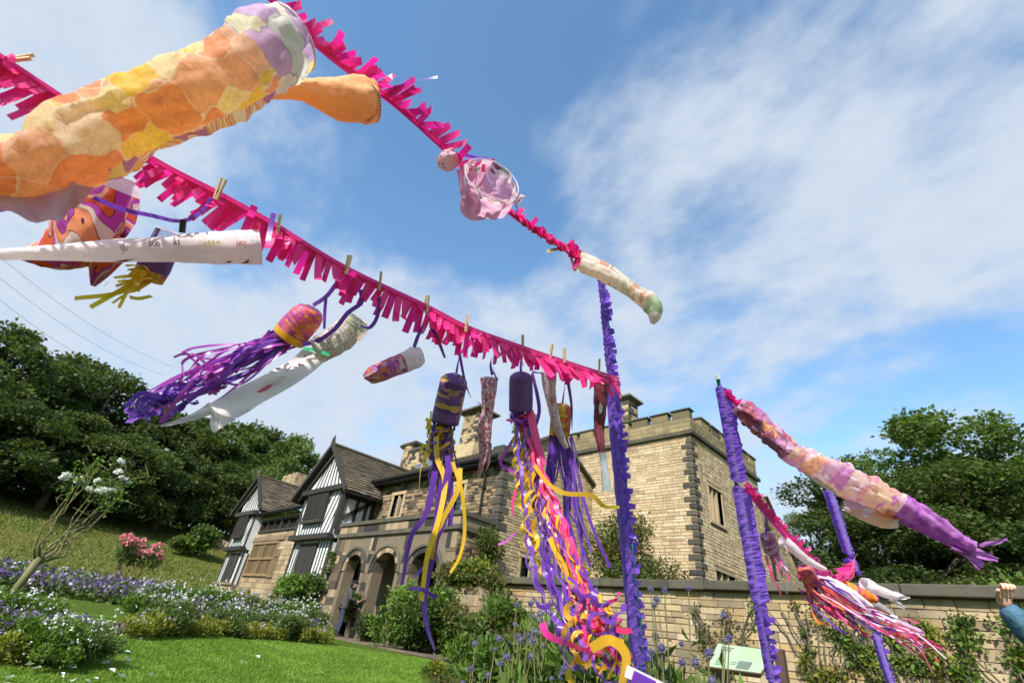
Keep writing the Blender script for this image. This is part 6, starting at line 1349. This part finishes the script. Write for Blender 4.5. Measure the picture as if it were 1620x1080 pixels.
blotch(t_, [(389, 368), (407, 369), (416, 377), (399, 382)], 1.252, simple('crayon_teal', (.02, .4, .42), (.02, .25, .3), 90))
for q in ([(311, 419), (322, 415), (337, 414), (325, 418)], [(356, 415), (367, 412), (364, 416)], [(377, 417), (388, 414), (394, 409), (393, 416)], [(178, 414), (196, 411), (213, 409), (198, 414)]): blotch(t_, q, 1.20-.0001*(400-q[0][0])*1.2, I_p)
hang(t_, [(424, 382, 1.28), (428, 360, 1.3), (433, 337, 1.31)], 8, tw=.15)
lr = thing('ribbon_loop', at(290, 350, 1.22), 'thin purple ribbon sweeping right from the wave-patterned windsock to a black clip', 'ribbon'); hang(lr, [(148, 312, 1.1), (190, 330, 1.14), (240, 341, 1.18), (287, 350, 1.22), (318, 335, 1.23), (335, 312, 1.24)], 8, tw=.3); 
mb = MB(); a = at(290, 350, 1.21); mb.bar(at(288, 368, 1.2), at(290, 348, 1.2), .012, .008, up=tuple(_f)); mb.build('clip', M_iron, lr)
lr = thing('ribbon_loop', at(-5, 322, 1.0), 'short purple ribbon under the huge windsock at the left edge', 'ribbon'); hang(lr, [(-40, 335, 1.0), (0, 328, 1.0), (30, 320, 1.0)], 14, tw=.1)
# small bottle with yellow streamers
t_, *_ = sock('small purple and orange bottle windsock with yellow paper streamers behind the long white one', [(268, 366, 1.42, 18), (258, 392, 1.42, 21), (245, 420, 1.42, 22), (234, 441, 1.42, 21)], [M_film, P_jary, P_jarv], 30, 26, wr=.03, mfun=lambda f: 0 if f < .2 else (1 if f > .75 else 2), flat=1, ring=.0015)
bundle(t_, (236, 436, 1.4), [(215, 440, 1.38)], (178, 455, 1.36), 34, 8, 22, [M_rib_y], 6, 0, 0, .55, .06, 1.2, sag=7)
for q in ([(150, 420, 1.36), (118, 419, 1.36), (82, 421, 1.36)], [(230, 430, 1.36), (190, 462, 1.35), (118, 472, 1.34)], [(225, 440, 1.36), (205, 455, 1.35), (188, 487, 1.34)], [(205, 470, 1.35), (220, 472, 1.35), (240, 468, 1.35)], [(225, 430, 1.36), (205, 450, 1.36), (143, 486, 1.34)]): ribbon_px(t_, q, 7, M_rib_y, 16, 0, 0, .6)
# pink bottle with purple tail
t_, *_ = sock('clear bottle windsock painted pink and orange trailing long purple and orchid streamers', [(495, 486, 1.5, 10), (492, 491, 1.5, 20), (484, 502, 1.5, 25), (470, 517, 1.5, 26), (456, 534, 1.5, 26)], [M_film, P_jarp, M_rib_y], 40, 30, wr=.03, mfun=lambda f: 0 if f < .1 else (2 if f > .86 else 1), flat=1, caps=True)
hang(t_, [(495, 483, 1.5), (515, 470, 1.48), (530, 452, 1.44), (545, 432, 1.43)], 7, tw=.8); hang(t_, [(516, 470, 1.46), (514, 490, 1.46), (513, 520, 1.46)], 5)
bundle(t_, (453, 538, 1.5), [(395, 565, 1.44), (320, 605, 1.38)], (215, 655, 1.3), 34, 13, 17, [M_rib_p, M_rib_o, M_rib_o, M_rib_p], 8, 0, 0, .5, .08, 2.2, sag=10)
bundle(t_, (440, 545, 1.5), [(350, 560, 1.42), (290, 600, 1.36)], (235, 640, 1.3), 9, 12, 22, [M_rib_o], 7, 0, 0, .4, .08, 2.5, sag=18)
bundle(t_, (300, 620, 1.38), [(250, 640, 1.33)], (190, 655, 1.28), 14, 12, 12, [M_rib_p], 9, 6, 3, .3, .08, 2)
bundle(t_, (345, 595, 1.38), [], (335, 625, 1.36), 5, 6, 7, [M_rib_o], 9, 8, 2, .3, .05, 2)
# white banner
t_, pts, rads, _ = sock('long white paper banner with stone and leaf drawings and a forked tail', [(566, 506, 1.55, 20), (558, 516, 1.55, 24), (542, 530, 1.53, 23), (522, 544, 1.5, 21), (500, 556, 1.48, 20)], [P_stones, P_grn, P_blue], 30, 30, wr=.12, mfun=lambda f: 1 if f < .12 else 0, flat=.75, ring=.0015)
E_ = [((478, 552), (520, 567)), ((440, 580), (478, 600)), ((400, 602), (440, 622)), ((365, 620), (405, 645)), ((325, 640), (372, 662))]
mb = MB(); K = 24; TOP = cr([(a[0], a[1], 1.47-.045*i) for i, (a, b) in enumerate(E_)], K); BOT = cr([(b[0], b[1], 1.48-.04*i) for i, (a, b) in enumerate(E_)], K); J_ = 8
for k in range(K):
    for j in range(J_+1):
        a, b = TOP[k], BOT[k]; f = j/J_; mb.uv[len(mb.v)] = (f*.3, k*.03, 0); mb.v.append(tuple(W3(a).lerp(W3(b), f)+_f*(.012*math.sin(f*5+k*.35)+.008*math.sin(k*.7))))
for k in range(K-1):
    for j in range(J_): i = k*(J_+1)+j; mb.f.append((i, i+1, i+J_+2, i+J_+1)); mb.t.append(.5); mb.m.append(0)
mb.build('banner_sheet', P_white, t_, True)
def sheet(parent, name, A_, B_, mat, wav=.008):
    mb = MB(); n_ = max(len(A_), 12); A2, B2 = cr(A_, n_), cr(B_, n_)
    for k in range(n_):
        for j in range(6):
            f = j/5; mb.uv[len(mb.v)] = (f*.3, k*.04, 1); mb.v.append(tuple(W3(A2[k]).lerp(W3(B2[k]), f)+_f*wav*math.sin(f*6+k*.6)))
    for k in range(n_-1):
        for j in range(5): i = k*6+j; mb.f.append((i, i+1, i+7, i+6)); mb.t.append(.5); mb.m.append(0)
    return mb.build(name, mat, parent, True)
sheet(t_, 'tail_fork', [(372, 663, 1.32), (358, 672, 1.31), (340, 684, 1.3)], [(325, 641, 1.3), (333, 660, 1.3), (338, 683, 1.3)], P_white)
sheet(t_, 'tail_fork', [(330, 636, 1.31), (295, 658, 1.3), (248, 674, 1.29)], [(345, 652, 1.31), (300, 666, 1.3), (262, 674, 1.29)], P_white)
sheet(t_, 'green_stripe', [(480, 549, 1.462), (500, 551, 1.462), (522, 558, 1.462)], [(478, 554, 1.46), (498, 556, 1.46), (520, 564, 1.46)], simple('crayon_green', (.03, .3, .14), (.05, .4, .2), 90), .0)
for q, m_ in (([(455, 583), (463, 577), (458, 583), (451, 588)], I_k), ([(472, 575), (480, 576), (474, 578)], I_r), ([(437, 583), (445, 580), (440, 584)], I_k), ([(405, 620), (425, 608), (432, 610), (420, 618), (411, 621)], simple('crayon_red', (.5, .04, .1), (.6, .1, .2), 90)), ([(460, 562), (470, 560), (463, 564)], I_k), ([(448, 572), (456, 568), (450, 574)], I_k), ([(481, 563), (484, 561), (486, 562), (482, 565)], I_k)): blotch(t_, q, 1.375 if q[0][0] < 440 else 1.40, m_)
lr_ = [(428, 608), (446, 595), (453, 596), (436, 609), (428, 608)]; mb = MB(); mb.tube([onto(t_, a, b) or W3((a, b, 1.37)) for a, b in lr_], [.0009]*5, 4); mb.build('drawn_mark', I_r, t_)
hang(t_, [(478, 545, 1.46), (505, 538, 1.46), (530, 520, 1.45), (550, 495, 1.45), (572, 478, 1.45), (570, 458, 1.45)], 7, tw=.6); hang(t_, [(570, 515, 1.52), (585, 518, 1.5), (597, 500, 1.48), (601, 470, 1.47)], 6, tw=.6)
# small purple sock
t_, *_ = sock('short stubby windsock coloured purple and orange with a white mouth', [(668, 562, 1.62, 12), (655, 566, 1.62, 18), (635, 575, 1.6, 18), (612, 584, 1.58, 18), (592, 592, 1.57, 17), (582, 596, 1.56, 12), (578, 598, 1.56, 4)], [P_white, P_purp], 40, 28, wr=.16, mfun=lambda f: 0 if f < .3 else 1, flat=.7)
hang(t_, [(655, 549, 1.6), (662, 530, 1.58), (673, 508, 1.56)], 6); lr = thing('loose_ribbon', at(700, 560, 1.6), 'short purple ribbon end dangling left of the gold and purple bottle', 'ribbon'); hang(lr, [(682, 515, 1.58), (692, 535, 1.6), (704, 566, 1.6)], 6)
# gold and purple bottle
def bottle(label, top, bot, rpx, mats, mf=None, neck=True, n=34):
    ax = [tuple([top[i]+(bot[i]-top[i])*f for i in range(3)]) for f in (0, .04, .14, .35, .7, 1.0)]; rs = (.15, .6, .95, 1.0, 1.02, 1.0)
    path = []
    for a_, r_ in zip(ax, rs): a_ = tuple(a_); path.append((*a_, rpx*r_))
    return sock(label, path, mats, n, 30, wr=.025, mfun=mf, flat=1, caps=True)
t_, *_ = bottle('purple and gold painted bottle windsock with yellow and purple curled streamers', (721, 590, 1.7), (704, 668, 1.7), 22, [P_jarg])
hang(t_, [(722, 590, 1.7), (725, 572, 1.68), (730, 550, 1.66)], 4); hang(t_, [(727, 560, 1.68), (735, 600, 1.7), (745, 628, 1.72), (762, 640, 1.72)], 5)
bundle(t_, (704, 666, 1.7), [(700, 700, 1.68)], (702, 735, 1.66), 24, 11, 13, [M_rib_p, M_rib_p, M_rib_y], 7, 8, 3.5, .4, .06, 2)
bundle(t_, (703, 675, 1.7), [(705, 740, 1.65), (693, 800, 1.6)], (682, 860, 1.56), 10, 8, 15, [M_rib_p, M_rib_p, M_rib_y], 8, 3, 1.5, .5, .06, 3)
for q, w, m_ in (([(690, 690, 1.65), (692, 725, 1.62), (704, 762, 1.58), (694, 820, 1.52), (676, 880, 1.48), (667, 950, 1.45)], 9, M_rib_y), ([(728, 740, 1.6), (724, 775, 1.56), (700, 822, 1.52), (688, 850, 1.5), (680, 900, 1.5)], 8, M_rib_y), ([(716, 730, 1.6), (731, 780, 1.56), (735, 840, 1.54), (727, 880, 1.52), (712, 906, 1.52)], 6, M_rib_y), ([(700, 760, 1.6), (690, 830, 1.56), (680, 870, 1.52), (676, 940, 1.5)], 12, M_rib_p), ([(688, 745, 1.6), (675, 810, 1.56), (650, 850, 1.52), (636, 925, 1.5)], 10, M_rib_p), ([(712, 730, 1.6), (690, 850, 1.52), (672, 940, 1.47), (676, 990, 1.45), (688, 1028, 1.44)], 12, M_rib_p), ([(708, 720, 1.62), (714, 790, 1.58), (712, 832, 1.56)], 9, M_rib_p), ([(690, 850, 1.52), (675, 890, 1.5), (655, 912, 1.5)], 6, M_rib_p), ([(682, 650, 1.68), (678, 700, 1.64), (666, 740, 1.6), (663, 780, 1.6)], 3, M_rib_y)): ribbon_px(t_, q, w, m_, 40, 0, 0, BR.choice((-1, 1))*BR.uniform(.3, 1.6), tw0=0)
ribbon_px(t_, [(648, 930, 1.45), (668, 932, 1.45), (690, 945, 1.45)], 6, M_rib_p, 12, 0, 0, 1)
# red lace sock
t_, *_ = sock('narrow white windsock with red paisley drawings ending in two points', [(774, 597, 1.75, 13.5), (773, 620, 1.75, 12), (771, 650, 1.75, 11), (767, 675, 1.75, 14), (766, 705, 1.75, 12), (764, 728, 1.74, 7), (757, 752, 1.73, 3)], P_lace, 50, 26, wr=.16, flat=.55, ring=.0015)
sheet(t_, 'tail_fork', [(770, 700, 1.74), (772, 725, 1.74), (768, 744, 1.74)], [(778, 700, 1.74), (777, 722, 1.74), (770, 744, 1.74)], P_lace)
hang(t_, [(779, 593, 1.74), (776, 575, 1.72), (782, 556, 1.7)], 5); hang(t_, [(787, 602, 1.74), (781, 585, 1.72), (784, 560, 1.7)], 4)
# violet bottle with the great ribbon bundle
t_, *_ = bottle('dark violet bottle windsock above the great bundle of curled purple, pink and yellow ribbons', (824, 587, 1.86), (824, 650, 1.86), 18.5, [P_jarv])
hang(t_, [(824, 587, 1.86), (824, 572, 1.84), (828, 556, 1.81)], 4); hang(t_, [(842, 590, 1.86), (850, 625, 1.86), (853, 650, 1.86), (848, 672, 1.86)], 6); 
bundle(t_, (824, 648, 1.86), [], (826, 680, 1.84), 16, 8, 10, [M_rib_p, M_rib_k, M_rib_w], 7, 6, 2, .3, .05, 2)
mid = [(838, 730, 1.74), (862, 820, 1.58), (895, 900, 1.42), (930, 985, 1.28)]
bundle(t_, (826, 660, 1.84), [(834, 730, 1.75), (852, 820, 1.6), (870, 900, 1.44), (905, 985, 1.3)], (945, 1085, 1.2), 11, 5, 20, [M_rib_p], 9, 3.4, 11, .15, .05, 3, sag=5)
bundle(t_, (828, 665, 1.84), [(850, 740, 1.74), (878, 820, 1.58), (912, 900, 1.42), (950, 985, 1.28)], (985, 1085, 1.2), 8, 5, 18, [M_rib_k], 9, 3.2, 10, .15, .05, 3, sag=5)
bundle(t_, (828, 665, 1.84), [(846, 740, 1.74), (868, 820, 1.58), (905, 900, 1.42), (945, 985, 1.28)], (990, 1085, 1.2), 9, 7, 18, [M_rib_y, M_rib_y, M_rib_p], 9, 4, 9, .2, .05, 3, sag=5)
bundle(t_, (822, 670, 1.84), [(832, 740, 1.74), (840, 830, 1.6)], (850, 915, 1.46), 5, 5, 7, [M_rib_y], 8, 5, 9, .2, .05, 2, sag=5)
bundle(t_, (905, 950, 1.34), [(925, 1000, 1.24)], (955, 1085, 1.14), 9, 30, 32, [M_rib_p, M_rib_p, M_rib_y], 12, 10, 4, .2, .05, 3, sag=10)
bundle(t_, (960, 960, 1.3), [(972, 1010, 1.24)], (995, 1085, 1.16), 6, 14, 22, [M_rib_p, M_rib_y, M_rib_k], 12, 10, 3, .2, .05, 3, sag=10)
for q, w, m_ in (([(845, 735, 1.7), (868, 765, 1.64), (895, 780, 1.58), (935, 783, 1.55), (955, 800, 1.55), (980, 802, 1.55)], 7, M_rib_y), ([(838, 650, 1.84), (850, 700, 1.78), (862, 735, 1.74)], 13, M_rib_k), ([(900, 850, 1.5), (915, 900, 1.42), (925, 950, 1.36)], 13, M_rib_k), ([(870, 850, 1.5), (900, 915, 1.4), (925, 960, 1.34), (950, 1000, 1.28)], 11, M_rib_y), ([(857, 985, 1.24), (868, 1005, 1.22), (905, 1020, 1.2), (945, 1035, 1.18)], 12, M_rib_k), ([(935, 1025, 1.15), (965, 1012, 1.13), (990, 1035, 1.12), (985, 1080, 1.1)], 15, M_rib_y), ([(815, 690, 1.82), (797, 720, 1.8), (793, 735, 1.8), (820, 750, 1.8)], 5, M_rib_o), ([(830, 740, 1.76), (812, 790, 1.72), (812, 820, 1.7)], 5, M_rib_k), ([(990, 1060, 1.1), (1020, 1075, 1.08), (1060, 1095, 1.06)], 17, M_rib_w), ([(1000, 1070, 1.08), (1030, 1085, 1.07), (1060, 1100, 1.06)], 20, M_rib_p), ([(975, 995, 1.2), (990, 998, 1.2), (1000, 996, 1.2)], 8, M_rib_k)): ribbon_px(t_, q, w, m_, 40, 0, 0, BR.uniform(-1.5, 1.5), tw0=.2)
lr = thing('stray_ribbon', at(800, 850, 1.7), 'little orchid ribbon scrap blowing across the wing wall', 'ribbon'); ribbon_px(lr, [(788, 861, 1.7), (800, 856, 1.7), (815, 843, 1.7)], 4, M_rib_o, 10)
# dotted sock
t_, *_ = sock('narrow white windsock with red dots tapering to a point', [(868, 588, 1.92, 13), (870, 615, 1.92, 10.5), (875, 645, 1.92, 9.5), (881, 672, 1.91, 8.5), (889, 693, 1.9, 6.5), (896, 708, 1.9, 4)], P_dots, 44, 24, wr=.12, flat=.7, ring=.0015)
blotch(t_, [(871, 629), (876, 625), (881, 630), (880, 637), (873, 639), (870, 634)], 1.875, simple('crayon_crimson', (.6, .02, .05), (.75, .2, .1), 120))
hang(t_, [(842, 588, 1.92), (855, 590, 1.92), (868, 589, 1.92)], 3)
t_, *_ = bottle('yellow and red painted bottle windsock with straight purple streamers', (889, 637, 1.98), (885, 688, 1.98), 16, [M_film, P_jary], lambda f: 0 if f < .12 else 1)
hang(t_, [(890, 637, 1.98), (893, 610, 1.96), (893, 575, 1.93)], 4); hang(t_, [(898, 600, 1.96), (904, 640, 1.96), (905, 680, 1.96)], 5)
bundle(t_, (876, 690, 1.98), [(872, 740, 1.95), (870, 780, 1.92)], (866, 800, 1.9), 9, 4, 8, [M_rib_p], 7, 0, 0, .4, .03, .8, sag=4)
bundle(t_, (892, 690, 1.98), [(900, 740, 1.94), (910, 800, 1.88), (925, 860, 1.82)], (942, 925, 1.76), 15, 6, 12, [M_rib_p], 6, 0, 0, .5, .03, 1.2, sag=5)
ribbon_px(t_, [(905, 735, 1.9), (915, 810, 1.8), (932, 860, 1.7), (945, 932, 1.65)], 7, M_rib_p, 30, 0, 0, 1)
# burgundy sock
t_, *_ = sock('burgundy windsock with blue-white tail hanging against the nearest pole', [(952, 606, 2.02, 12), (950, 640, 2.02, 10), (948, 672, 2.02, 9.5), (950, 700, 2.0, 7), (954, 725, 2.0, 5.5), (957, 750, 1.99, 6.5), (960, 776, 1.98, 8)], [P_burg, P_blue], 50, 24, wr=.2, mfun=lambda f: 0 if f < .58 else 1, flat=.6)
blotch(t_, [(949, 636), (953, 642), (953, 650), (949, 655), (947, 647)], 1.97, M_plaster)
# pink bag
t_, *_ = sock('pink patterned fabric windsock billowing open on the upper garland', [(779, 284, 1.55, 45), (776, 290, 1.562, 43), (772, 303, 1.585, 40), (767, 320, 1.61, 38), (762, 334, 1.63, 31), (764, 346, 1.64, 14)], [P_pink, P_pinkw], 40, 40, wr=.2, flat=.9, ring=.0016, mfun=lambda f: 0 if f < .3 else 1)
sheet(t_, 'folded_panel', [(722, 268, 1.6), (728, 300, 1.59), (745, 318, 1.58), (770, 322, 1.575)], [(735, 262, 1.58), (745, 290, 1.57), (765, 305, 1.56), (800, 318, 1.56)], P_pinkw, .012)
sheet(t_, 'pointed_flap', [(800, 300, 1.62), (815, 306, 1.62), (831, 310, 1.62)], [(812, 322, 1.62), (820, 324, 1.62), (829, 313, 1.62)], P_pink)
sock('crumpled little pink and teal fabric piece at the left of the billowing pink windsock', [(722, 247, 1.6, 13), (712, 252, 1.6, 16), (702, 255, 1.6, 15), (692, 257, 1.6, 8)], P_pink, 24, 24, wr=.3, caps=True)
hang(t_, [(728, 243, 1.62), (755, 250, 1.62), (772, 252, 1.62), (780, 262, 1.62)], 6, tw=.5); hang(t_, [(816, 325, 1.62), (819, 333, 1.66), (812, 338, 1.7)], 3)
# cream sock at the pole top
t_, *_ = sock('cream windsock with rust and green crayon end flying above the nearest pole', [(916, 413, 1.95, 15), (932, 420, 1.93, 15.5), (955, 430, 1.9, 17), (980, 446, 1.87, 17), (1003, 463, 1.84, 16), (1022, 474, 1.82, 19), (1034, 486, 1.8, 19), (1036, 500, 1.79, 14), (1032, 512, 1.79, 5)], [P_crayon, P_grn, P_white], 60, 30, wr=.16, flat=.7, ring=.004, ringcol=simple('olive_hoop', (.2, .17, .09)), mfun=lambda f: 1 if .68 < f < .84 else (2 if f >= .84 else 0))
# big windsock on the second pole
t_, *_ = sock('very long windsock of fire red, lilac and violet paper streaming right from the second pole', [(1165, 640, 3.0, 12), (1185, 655, 2.98, 17), (1215, 683, 2.95, 18), (1248, 712, 2.9, 20), (1280, 730, 2.86, 25), (1320, 750, 2.8, 32), (1362, 772, 2.74, 34), (1410, 795, 2.68, 30), (1460, 822, 2.6, 27), (1505, 850, 2.54, 20), (1535, 867, 2.5, 17)], [P_fire, P_lil, P_vio], 120, 36, wr=.3, flat=.6, mfun=lambda f: 0 if f < .3 else (1 if f < .72 else 2), uvs=(1, 3))
sheet(t_, 'torn_tail', [(1340, 790, 2.74), (1390, 800, 2.7), (1430, 822, 2.66)], [(1330, 805, 2.74), (1375, 828, 2.7), (1412, 836, 2.66)], P_lil, .02); sheet(t_, 'torn_tail', [(1412, 800, 2.66), (1424, 812, 2.66), (1436, 820, 2.66)], [(1395, 806, 2.66), (1412, 818, 2.66), (1428, 822, 2.66)], P_lil, .01)
sheet(t_, 'torn_tail', [(1528, 855, 2.5), (1550, 868, 2.48), (1582, 884, 2.46)], [(1520, 876, 2.5), (1540, 880, 2.48), (1574, 888, 2.46)], P_vio, .01); sheet(t_, 'torn_tail', [(1510, 862, 2.5), (1545, 878, 2.49), (1556, 898, 2.48)], [(1500, 866, 2.5), (1528, 882, 2.49), (1540, 899, 2.48)], P_vio, .02)
sheet(t_, 'torn_tail', [(1548, 860, 2.5), (1570, 855, 2.48), (1594, 850, 2.46)], [(1552, 866, 2.5), (1572, 862, 2.48), (1592, 854, 2.46)], P_vio, .005); sheet(t_, 'torn_tail', [(1185, 668, 2.97), (1195, 680, 2.97), (1215, 690, 2.96)], [(1190, 660, 2.97), (1200, 675, 2.97), (1222, 688, 2.96)], P_lil, .005)
sheet(t_, 'torn_tail', [(1270, 748, 2.86), (1310, 775, 2.82), (1345, 795, 2.78)], [(1280, 740, 2.86), (1320, 765, 2.82), (1350, 780, 2.78)], P_white, .02)
# cluster on the short garland
t_, *_ = bottle('small clear and purple bottle windsock with pink foil streamers on the short crimson garland', (1212, 842, 3.2), (1221, 872, 3.2), 11, [M_film, P_purp], lambda f: 0 if f < .3 else 1)
hang(t_, [(1212, 842, 3.2), (1210, 825, 3.2), (1206, 808, 3.15)], 3); bundle(t_, (1221, 872, 3.2), [(1236, 896, 3.15)], (1258, 932, 3.1), 16, 5, 11, [M_rib_o, M_rib_w, M_rib_k], 3.2, 0, 0, .5, .05, 2, sag=3)
t_, *_ = sock('slim plain white windsock lying along the short crimson garland', [(1238, 853, 3.3, 8), (1258, 870, 3.3, 9), (1280, 888, 3.3, 9.5), (1305, 900, 3.3, 5)], P_white, 30, 20, wr=.12, flat=.6)
t_, *_ = bottle('pink and orange bottle windsock with red and violet streamers below the short garland', (1271, 893, 3.4), (1284, 921, 3.4), 12, [M_film, P_jarp], lambda f: 0 if f < .12 else 1)
bundle(t_, (1284, 920, 3.4), [(1320, 955, 3.3), (1385, 985, 3.2)], (1470, 1025, 3.1), 46, 10, 18, [M_rib_k, M_rib_or, M_rib_p, M_rib_w, M_rib_k], 4, 0, 0, .6, .05, 2.5, sag=9)
bundle(t_, (1290, 930, 3.4), [(1330, 975, 3.3)], (1390, 1010, 3.2), 16, 12, 14, [M_rib_k, M_rib_or, M_rib_p], 3.5, 0, 0, .5, .05, 2.5, sag=9)
bundle(t_, (1400, 990, 3.2), [(1440, 1010, 3.15)], (1490, 1045, 3.1), 12, 8, 14, [M_rib_k, M_rib_w], 3.5, 0, 0, .5, .05, 2.5, sag=7)
t_, *_ = sock('long white windsock with purple scribbles sweeping down over the wall', [(1306, 918, 3.6, 8), (1330, 930, 3.55, 10), (1362, 950, 3.5, 13), (1395, 978, 3.4, 12), (1430, 990, 3.3, 10), (1460, 1000, 3.2, 6)], [P_white, P_pinkw], 46, 20, wr=.25, flat=.5, mfun=lambda f: 1 if f > .75 else 0)
t_, *_ = sock('orange and magenta striped windsock in front of the crimson garland end', [(1334, 925, 4.0, 7), (1350, 934, 4.0, 12), (1368, 942, 3.98, 13), (1386, 948, 3.96, 8)], P_orm, 26, 20, wr=.1, flat=.7)
t_, *_ = sock('pale lilac windsock with forked end against the wall coping', [(1366, 922, 4.3, 9), (1382, 930, 4.3, 13), (1402, 938, 4.25, 13), (1420, 944, 4.2, 10)], P_white, 24, 18, wr=.15, flat=.5); sheet(t_, 'tail_fork', [(1415, 934, 4.2), (1428, 940, 4.2), (1440, 944, 4.2)], [(1415, 950, 4.2), (1425, 948, 4.2), (1438, 945, 4.2)], P_white, .01); sheet(t_, 'tail_fork', [(1412, 944, 4.2), (1425, 954, 4.2), (1434, 962, 4.2)], [(1405, 948, 4.2), (1418, 956, 4.2), (1428, 962, 4.2)], P_white, .01)
t_, *_ = sock('grey translucent windsock blowing low behind the orange striped one', [(1372, 950, 4.2, 5), (1392, 960, 4.2, 9), (1410, 973, 4.15, 9), (1424, 984, 4.1, 4)], paper('paper_grey', [(.4, .36, .42), (.55, .5, .55)], 3, 'wash', transl=.5), 24, 18, wr=.2, flat=.5)
# overhead wires far left
for (a, b, lb) in (((-40, 400, 90), (270, 592, 150), 'uppermost thin overhead wire across the pale sky at left'), ((-40, 435, 90), (255, 605, 150), 'middle thin overhead wire across the pale sky at left'), ((-40, 470, 90), (235, 622, 150), 'lowest thin overhead wire above the wood')):
    A_, B_ = W3((a[0], a[1], a[2]*.6)), W3((b[0], b[1], b[2]*.6)); T = thing('overhead_wire', A_, lb, 'wire'); mb = MB(); mb.tube([A_.lerp(B_, k/12)-Z_*(1.5*(1-(2*k/12-1)**2)-1.5) for k in range(13)], [.018]*13, 5); mb.build('cable', M_iron, T)
